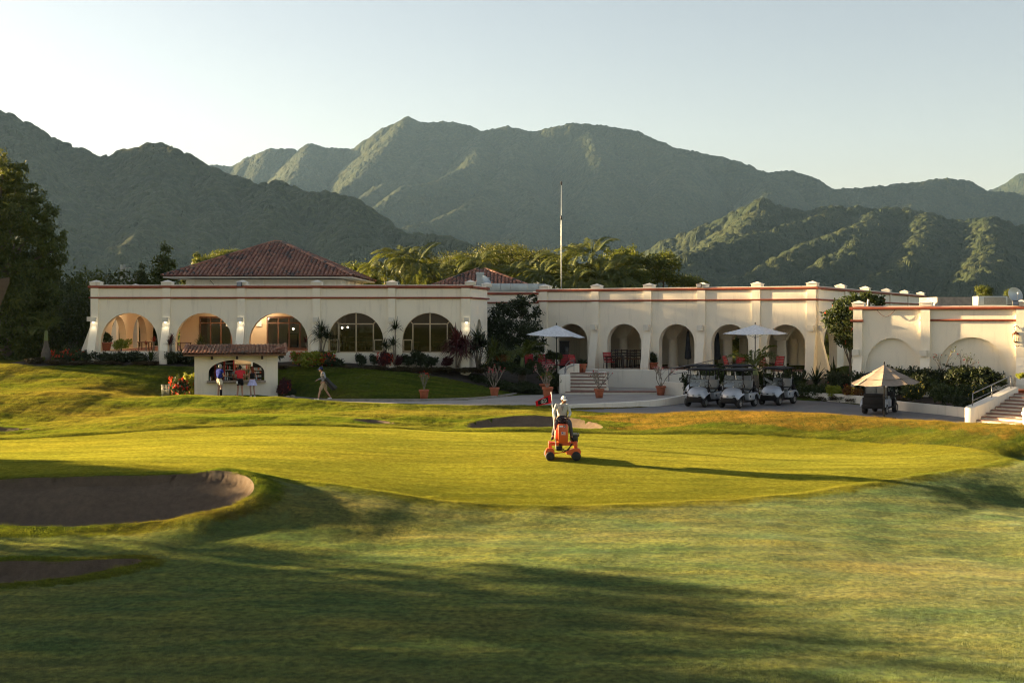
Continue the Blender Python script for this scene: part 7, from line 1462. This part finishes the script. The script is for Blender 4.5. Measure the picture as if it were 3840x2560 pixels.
def make_cart(label, loc, rz, group):
    c = thing('golf_cart', label, 'golf cart', loc, rz, group)
    for x_ in (-.46, .46):
        wheel(c, x_, -.82, .225, 1 if x_ > 0 else -1); wheel(c, x_, .82, .235, 1 if x_ > 0 else -1)
    MB().rbox((0, .0, .28), (.96, 1.2, .10), .03).build('floor', M_black, c)
    P = [(-1.20, .50), (-1.19, .62), (-1.10, .74), (-.95, .84), (-.75, .92), (-.55, .965), (-.47, .97)]
    def hoodf(u, v):
        f_ = v * (len(P) - 1); i = min(int(f_), len(P) - 2); a = f_ - i; y_ = P[i][0] + (P[i + 1][0] - P[i][0]) * a; z_ = P[i][1] + (P[i + 1][1] - P[i][1]) * a; s_ = u * 2 - 1; hw = .46 + .12 * min(1, v * 1.4); e = abs(s_) ** 3.2
        return (s_ * hw, y_ + .22 * s_ * s_ * (1 - v) + .02 * e, z_ - (.03 * s_ * s_ + (.30 - .05 * (1 - v)) * e ** 1.4 * min(1, v * 2 + .35)))
    v_, f_ = surf(hoodf, 16, 12); mb = MB().add(v_, f_, 0, True); mb.build('front_cowl', M_silver, c)
    bp = MB().rbox((0, -.95, .38), (.80, .36, .32), .05).rbox((0, -.62, .50), (.98, .34, .5), .06); bp.build('bumper', M_black, c); MB().box((.03, -1.20, .565), (.10, .012, .045)).box((.03, -1.213, .565), (.05, .004, .022)).build('badge', M_black, c)
    for x_ in (-.30, .30): MB().ball((x_, -1.12, .60), (.09, .03, .035), 8).build('headlight', M_screen, c)
    MB().rbox((0, -.44, .80), (1.06, .20, .34), .05).build('dashboard', M_black, c)
    for s_ in (-1, 1): MB().prism([(-.62, .30), (-.50, .26), (-.30, .30), (-.42, .62), (-.50, .84), (-.62, .80)], 'x', s_ * .52 - .025, s_ * .52 + .025).build('cowl_side', M_black, c)
    ws = MB().box((0, -.545, 1.14), (1.02, .012, .40), rot=Matrix.Rotation(R(-8), 3, 'X')); ws.build('windscreen', M_screen, c); w2 = MB()
    for z_, y_ in ((.945, -.572), (1.335, -.518)): w2.box((0, y_, z_), (1.04, .022, .022))
    for x_ in (-.515, .515): w2.tube([(x_, -.572, .94), (x_, -.518, 1.34)], .012, 5)
    w2.build('windscreen_frame', M_blackmetal, c); MB().box((.02, -.568, 1.0), (.055, .006, .045)).build('sticker', M_white_p, c)
    for x_ in (-.52, .52): MB().tube([(x_, -.58, .80), (x_, -.50, 1.30), (x_, -.40, 1.80)], .022, 6).build('front_post', M_black, c); MB().tube([(x_ * .98, .72, .70), (x_ * .98, .62, 1.30), (x_ * .98, .52, 1.80)], .024, 6).build('rear_post', M_black, c)
    def rooff(u, v): s_, q_ = u * 2 - 1, v * 2 - 1; return (s_ * .585, .05 + q_ * .82, 1.885 - .05 * abs(s_) ** 3 - .05 * abs(q_) ** 4 + .012 * (abs(s_) < .75) * (abs(q_) < .8))
    v_, f_ = surf(rooff, 14, 14); rf = MB().add(v_, f_, 0, True); v2, f2 = surf(lambda u, v: (lambda p: (p[0] * .97, (p[1] - .05) * .97 + .05, 1.765))(rooff(u, v)), 14, 14); rf.add(v2, f2, 0, True)
    ring = [(i, j) for i in range(15) for j in (0,)] + [(14, j) for j in range(1, 15)] + [(i, 14) for i in range(13, -1, -1)] + [(0, j) for j in range(13, 0, -1)]; A = [v_[i * 15 + j] for i, j in ring]; B = [v2[i * 15 + j] for i, j in ring]; n = len(A)
    rf.add(A + B, [(i, (i + 1) % n, n + (i + 1) % n, n + i) for i in range(n)], 0, True); ro = rf.build('roof', M_roofblk, c); MB().rbox((.0, .80, 1.84), (.42, .16, .04), .015).build('grip', M_black, ro)
    MB().rbox((.0, .42, .50), (1.12, .66, .36), .05).build('seat_box', M_silver, c); MB().box((.565, .20, .52), (.008, .09, .10)).build('key_panel', M_black, c)
    MB().rbox((0, .28, .74), (1.04, .50, .13), .05).build('seat', M_seat, c)
    for x_ in (-.255, .255): MB().rbox((x_, .56, 1.06), (.50, .13, .44), .06, rot=Matrix.Rotation(R(-10), 3, 'X'), n=3).build('backrest', M_seat, c)
    for s_ in (-1, 1): MB().tube([(s_ * .54, .08, .72), (s_ * .55, .30, .82), (s_ * .54, .54, .94)], .03, 6).build('armrest', M_black, c)
    for s_ in (-1, 1):
        def fend(u, v): a = math.pi * (.02 + .96 * u); return (s_ * (.30 + .29 * v), .84 - .36 * math.cos(a), .36 + .34 * math.sin(a) - (.03 * v ** 6))
        v_, f_ = surf(fend, 12, 6); fb = MB().add(v_, f_, 0, True); v_, f_ = surf(lambda u, v: (s_ * .588, .84 - (.36 - .07 * v) * math.cos(math.pi * (.02 + .96 * u)), .35 + (.34 - .07 * v) * math.sin(math.pi * (.02 + .96 * u))), 12, 2); fb.add(v_, f_, 0, True); fb.build('rear_fender', M_silver, c)
    MB().rbox((0, .98, .52), (.96, .46, .5), .03).build('rear_body', M_black, c); MB().rbox((0, 1.0, .84), (.86, .34, .2), .015).build('bag_well', M_black, c); MB().rbox((0, 1.2, .36), (1.02, .1, .16), .03).build('rear_bumper', M_black, c)
    swh = MB(); O = Vector((.27, -.18, 1.06)); Mw = Matrix.Rotation(R(-58), 3, 'X')
    swh.tube([O + Mw @ Vector((.165 * math.cos(a), .165 * math.sin(a), 0)) for a in [2 * math.pi * k / 18 for k in range(19)]], .018, 6, caps=False)
    for a in (.5, 2.6, 4.7): swh.tube([O, O + Mw @ Vector((.16 * math.cos(a), .16 * math.sin(a), 0))], .016, 5)
    swh.tube([O, (.27, -.45, .86)], .028, 6); swh.build('steering_wheel', M_black, c)
    sg = MB().box((-.28, -.44, 1.66), (.21, .008, .20)).build('sign_card', M_white_p, c); l_ = MB()
    for k in range(3): l_.box((-.28, -.446, 1.71 - .05 * k), (.13 - .03 * (k % 2), .003, .014))
    l_.ball((-.28, -.446, 1.735), (.02, .003, .012), 6); l_.build('print', M_blackmetal, sg)
    for s_ in (-1, 1): MB().lathe([(0, 0), (.042, 0), (.045, .10), (.022, .15), (.03, .24), (0, .25)], (s_ * .47, .70, 1.22), 8, M=Matrix.Rotation(R(10), 3, 'X')).build('sand_bottle', M_white_p, c)
    return c
gC = 'silver golf carts parked below the terrace'
def lot_at(px, d): x_ = (px - 1920) * d / F; return (x_, d, lotz(x_, d) + .004)
c0 = make_cart('silver golf cart in the middle of the front row, nearest the camera', lot_at(2768, 59.3), R(-37), gC)
dup(c0, lot_at(2640, 60.0), R(-36), 'silver golf cart at the left of the front row')
dup(c0, lot_at(2916, 61.0), R(-38), 'silver golf cart at the right end of the row, in front of the bed')
dup(c0, lot_at(2630, 63.3), R(-36), 'silver golf cart half hidden behind the left front cart')
dup(c0, lot_at(2766, 63.2), R(-37), 'silver golf cart hidden behind the middle front cart')
c5 = dup(c0, lot_at(3300, 55.9), R(148), 'lone golf cart seen from behind under the tan umbrella')
def golf_clubs(par_, label): pass

# ---------------------------------------------------------------- umbrellas
C_umb = cloth('white_canvas', (.60, .63, .66)); C_tan = cloth('tan_canvas', (.27, .225, .185)); C_dkumb = cloth('dark_canvas', (.05, .055, .065))
def umbrella(label, loc, rz, size, h, rise, n, mat, tiers=1, base=True, tilt=0, cat='umbrella', sag=.05, grp=None):
    t_ = thing('patio_umbrella', label, cat, loc, rz, grp); Mt = Matrix.Rotation(tilt, 3, 'Y'); top = Vector((0, 0, h))
    MB().tube([(0, 0, .02), (0, 0, h + .03)], .028, 8).ball((0, 0, h + .08), (.035, .035, .06), 8).build('pole', M_blackmetal, t_)
    z0 = 0
    for k in range(tiers):
        r0, r1 = size * k / tiers, size * (k + 1) / tiers + (.04 if k < tiers - 1 else 0); zz = lambda r_: -rise * (r_ / size) ** .92
        for g in range(n):
            a0, a1 = 2 * math.pi * g / n, 2 * math.pi * (g + 1) / n
            def f_(u, v):
                a = a0 + (a1 - a0) * u; r_ = max(r0 - .02, 0) + (r1 - max(r0 - .02, 0)) * v; ch = math.cos((a1 - a0) / 2) / math.cos(a - (a0 + a1) / 2); s_ = math.sin(math.pi * u)
                return top + Mt @ Vector((r_ * ch * math.cos(a), r_ * ch * math.sin(a), zz(r_) - .035 * k - sag * s_ * (v if k == 0 else 1) * (r_ / size)))
            v_, fc2 = surf(f_, 8, 5); MB().add(v_, fc2, 0, True).build('canopy_panel', mat, t_)
    for g in range(n): a = 2 * math.pi * g / n; MB().tube([top + Mt @ Vector((0, 0, -.12)), top + Mt @ Vector((size * .985 * math.cos(a), size * .985 * math.sin(a), -rise - .045))], .011, 4).tube([top + Mt @ Vector((0, 0, -.75)), top + Mt @ Vector((size * .5 * math.cos(a), size * .5 * math.sin(a), -rise * .55 - .05))], .009, 4).build('rib', M_blackmetal, t_)
    if base: MB().rbox((0, 0, .035), (.85, .6, .07), .03).lathe([(.05, .07), (.045, .35)], (0, 0, 0), 10).build('base', M_blackmetal, t_)
    return t_
q_ = I(2087, 1395, 68.8); umbrella('white square umbrella before the first terrace arch', (q_[0], 68.8, 1.73), R(26), 1.92, EYE + (HZ - 1219) * 68.8 / F - 1.73, .62, 4, C_umb, tilt=R(3), grp='white umbrellas on the terrace')
q_ = I(2832, 1395, 67.3); umbrella('white square umbrella above the terrace behind the right cart', (q_[0], 67.3, 1.73), R(8), 1.9, EYE + (HZ - 1217) * 67.3 / F - 1.73, .50, 4, C_umb, grp='white umbrellas on the terrace')
q_ = I(3316, 1570, 53); umbrella('tan three tiered umbrella standing beside the lone cart', (q_[0], 53, lotz(0, 53) + .004), R(22.5), 1.46, EYE + (HZ - 1367) * 53 / F - lotz(0, 53), .72, 8, C_tan, 3, tilt=R(-3))
def closed_umbrella(px, d, label):
    x_ = (px - 1920) * d / F; t_ = thing('closed_umbrella', label, 'umbrella', (x_, d, 1.75), 0, 'closed umbrellas on the terrace'); MB().lathe([(.02, 2.4), (.09, 2.2), (.17, 1.2), (.22, .7), (.19, .6), (.05, .58)], n=9).build('canopy', C_dkumb, t_); MB().tube([(0, 0, 0), (0, 0, 2.5)], .025, 6).build('pole', M_blackmetal, t_); MB().lathe([(.3, 0), (.3, .06), (.06, .1)], n=12).build('base', M_blackmetal, t_)
closed_umbrella(2580, 75.5, 'closed dark umbrella in the third terrace arch'); closed_umbrella(2690, 74.5, 'closed dark umbrella at the left of the fourth terrace arch')

# ---------------------------------------------------------------- terrace furniture
M_cush = paint('red_cushion', (.36, .02, .025), .8, .15, 5)
def rocker(label, px, d, rz, first=[]):
    x_ = (px - 1920) * d / F; loc = (x_, d, 1.755)
    if first: return dup(first[0], loc, rz, label)
    t_ = thing('terrace_chair', label, 'chair', loc, rz, 'red terrace chairs'); first.append(t_)
    for x_ in (-.27, .27): MB().tube([(x_, -.30, .03), (x_, -.24, .42), (x_, -.25, .62), (x_, .1, .64)], .018, 5).build('arm', M_darkwood, t_); MB().tube([(x_, .30, .03), (x_, .22, .40), (x_, .42, 1.02)], .018, 5).build('leg', M_darkwood, t_)
    MB().rbox((0, -.02, .43), (.52, .52, .05), .02).build('seat', M_cush, t_)
    for k in range(6): MB().box((0, .255 + .033 * k, .52 + .09 * k), (.52, .016, .074), rot=Matrix.Rotation(R(-20), 3, 'X')).build('back_slat', M_cush, t_)
    return t_
for px, d, rz, lb in ((2740, 68.6, .9, 'red terrace chair left of the young palm, turned to the right'),(2778, 68.4, -.2, 'red slatted terrace chair directly left of the young palm'),(2872, 68.2, .5, 'red terrace chair directly right of the young palm'),(2913, 68.0, -.7, 'tilted red slatted terrace chair in the fifth arch'),(1990, 71.5, .3, 'leftmost red terrace chair beyond the banded bottle palm'),(2030, 71.3, -.2, 'red terrace chair behind the round green shrub'),(2068, 71.0, .2, 'red terrace chair left of the white umbrella pole'),(2112, 70.8, -.4, 'red terrace chair right of the white umbrella pole'),(2160, 70.4, .7, 'slatted red terrace chair at the head of the steps'),(2285, 75.2, .3, 'red terrace chair in the left of the second terrace arch')):
    rocker(lb, px, d, rz)
for px, d, rz, lb in ((2308, 76.2, .2, 'dark high backed chair left of the second arch column'),(2322, 76.8, .1, 'dark high backed chair just left of the second arch column'),(2362, 76.4, -.1, 'first dark high backed chair right of the second arch column'),(2378, 76.0, .2, 'second dark high backed chair right of the second arch column'),(2392, 76.6, 0, 'dark high backed chair at the right edge of the second arch'),(2346, 77.0, .3, 'dark high backed chair partly behind the second arch column')):
    o = dup(chair0, ((px - 1920) * d / F, d, 1.755), rz, lb, (1, 1, 1.25), 'dark chairs in the second terrace arch')
tt = thing('round_table', 'round table between the red chairs by the young palm', 'table', ((2825 - 1920) * 68.6 / F, 68.6, 1.755)); MB().lathe([(0, .74), (.45, .74), (.46, .72), (.45, .70), (0, .7)], n=20).build('tabletop', M_darkwood, tt); MB().lathe([(.25, 0), (.25, .03), (.04, .06), (.04, .7)], n=12).build('pedestal', M_blackmetal, tt)
tt = thing('dining_table', 'dark table on the terrace in the left of the second arch', 'table', ((2305 - 1920) * 75.6 / F, 75.6, 1.755)); MB().rbox((0, 0, .74), (1.2, .8, .05), .02).build('tabletop', M_darkwood, tt)
for x_ in (-.5, .5):
    for y_ in (-.3, .3): MB().bbox((x_ - .03, y_ - .03, 0), (x_ + .03, y_ + .03, .71)).build('leg', M_darkwood, tt)
st_ = thing('black_cabinet', 'black serving stand with equipment inside the first terrace arch', 'cabinet', ((2117 - 1920) * 74.0 / F, 74.0, 1.755)); MB().rbox((0, 0, .5), (.6, .5, 1.0), .02).build('cabinet', M_black, st_); MB().bbox((-.3, .15, 1.0), (.3, .2, 1.75)).build('back_panel', M_black, st_); MB().lathe([(.13, 1.0), (.16, 1.15), (.1, 1.35), (.05, 1.38)], (.12, 0, 0), 12).build('urn', M_blackmetal, st_); MB().rbox((0, 0, 1.72), (.66, .4, .06), .02).build('hood', M_black, st_)
pp = thing('potted_plant', 'terracotta pot beside the head of the terrace steps', 'potted plant', ((2182 - 1920) * 70.6 / F, 70.6, 1.755)); pot_mesh(.3, .5).build('pot', M_pot, pp); o = link('foliage', SH['dark'][0], pp, (0, 0, .45)); o.scale = (.3, .3, .35)
for px, d, s_, lb in ((2450, 74.5, .35, 'dark potted plant in the left of the third terrace arch'), (2640, 75.5, .5, 'dark plant in the right of the third terrace arch'), (2700, 83, .8, 'dark plant beyond the columns of the fourth arch'), (2965, 80, .8, 'dark plant beyond the columns of the fifth arch'), (3000, 78, .6, 'dark plant at the right edge of the fifth arch')):
    pp = thing('potted_plant', lb, 'potted plant', ((px - 1920) * d / F, d, 1.755), 0, 'plants on the terrace'); pot_mesh(.28, .42).build('pot', M_pot, pp); o = link('foliage', SH['dark'][1], pp, (0, 0, .35)); o.scale = (s_, s_, s_ * 2.2)
for px, d, w_, h_, lb in ((2600, 92, 300, 3.6, 'dark garden tree behind the third terrace arch'), (2720, 94, 300, 4.2, 'dark garden tree behind the fourth terrace arch'), (2880, 92, 320, 3.8, 'dark garden tree behind the fifth terrace arch'), (3040, 90, 260, 3.8, 'dark garden tree right of the terrace columns')):
    k = 1; tree('tree', lb, FP[k], ((px - 1920) * d / F, d, 1.2), (w_ * d / F / 8, w_ * d / F / 8, h_ / 8.6), px, 'garden trees behind the terrace')
for px, d, lb in ((545, 73.0, 'small wooden table in the right half of the first arch'), (690, 71.4, 'small wooden table left of the kiosk roof in the second arch')):
    tt = thing('cafe_table', lb, 'table', ((px - 1920) * d / F, d, 2.985), 0, 'tables in the arcade'); MB().rbox((0, 0, .47), (.75, .75, .04), .015).build('tabletop', M_wood, tt)
    for x_ in (-.3, .3):
        for y_ in (-.3, .3): MB().bbox((x_ - .025, y_ - .025, 0), (x_ + .025, y_ + .025, .45)).build('leg', M_wood, tt)

# ---------------------------------------------------------------- small things
x_ = (621 - 1920) * 62.6 / F; bk = thing('litter_basket', 'dark green wire litter basket left of the red flower bush', 'litter bin', (x_, 62.6, gz(x_, 62.6)))
M_wire = paint('dark_green_wire', (.02, .045, .03), .5, .2, 9); 
for k in range(20): a = 2 * math.pi * k / 20; MB().tube([(.17 * math.cos(a), .17 * math.sin(a), .02), (.215 * math.cos(a), .215 * math.sin(a), .70)], .008, 4).build('slat', M_wire, bk)
for z_, r_ in ((.03, .172), (.25, .187), (.47, .20), (.70, .217)): MB().tube([(r_ * math.cos(a), r_ * math.sin(a), z_) for a in [2 * math.pi * k / 20 for k in range(21)]], .012, 5).build('ring', M_wire, bk)
for k, (dx, dy) in enumerate(((-.1, -.3), (.05, -.34), (.16, -.28), (.0, -.28), (.1, -.4))):
    o = MB().ball((0, 0, .04), .045, 7).build('golf_ball', M_white_p); o.location = (x_ + dx, 62.6 + dy, gz(x_ + dx, 62.6 + dy)); tag(o, 'white ball lying at the foot of the litter basket', 'ball', 'white balls by the litter basket')
x_ = (883 - 1920) * 60.6 / F; o = MB().ball((0, 0, .03), .035, 7).build('golf_ball', M_black); o.location = (x_, 60.6, gz(x_, 60.6) + .03); tag(o, 'small dark ball on the grass ridge before the man in red', 'ball')
ff = thing('feather_flag', 'tan feather banner on a bent pole at the left edge', 'banner', tuple(I(-20, 1420, 56)))
zt = EYE + (HZ - 1040) * 56 / F - ff.location.z; cv = [Vector((-.16, 0, -.3)), Vector((-.16, 0, zt * .7)), Vector((-.1, 0, zt * .9)), Vector((.2, 0, zt * .985)), Vector((.72, 0, zt))]
MB().tube(cv, [.025, .02, .016, .012, .008], 6).build('pole', M_blackmetal, ff); v = []
pl = [(.72, zt), (.68, zt * .95), (.50, zt * .84), (.25, zt * .72), (.05, zt * .62), (-.14, zt * .55)]; pr = [(.72, zt), (.45, zt * .993), (.2, zt * .985), (-.05, zt * .93), (-.13, zt * .8), (-.16, zt * .55)]
for (a, b_), (c, d) in zip(pl, pr): v += [(a, .02 * math.sin(a * 9), b_), ((a + c) / 2, -.03, (b_ + d) / 2), (c, 0, d)]
MB().add(v, [(i * 3 + j, i * 3 + j + 1, (i + 1) * 3 + j + 1, (i + 1) * 3 + j) for i in range(5) for j in range(2)], 0, True).build('banner_cloth', cloth('tan_banner', (.11, .08, .055)), ff)
q_ = I(472, 1046, 900); tw = thing('unfinished_tower', 'small pale unfinished tower block far off between the trees', 'building', (q_[0], 900, 0)); M_conc = paint('pale_bare_concrete', (.22, .22, .22), .9, .1, .2)
H_ = EYE + (HZ - 1000) * 900 / F; z0_ = 0
MB().bbox((-3.4, -3, 0), (-1.2, 3, H_ + 1.5)).build('core', M_conc, tw)
for k in range(12): MB().bbox((-1.2, -3, H_ - 1 - k * 3), (3.2, 3, H_ - .6 - k * 3)).build('floor', M_conc, tw)
for x_ in (-1.1, .9, 3.0): MB().bbox((x_ - .15, -2.9, 0), (x_ + .15, -2.6, H_ - .6)).build('column', M_conc, tw)
MB().bbox((3.3, -3, 0), (9, 3, H_ - 9)).build('low_block', M_conc, tw)
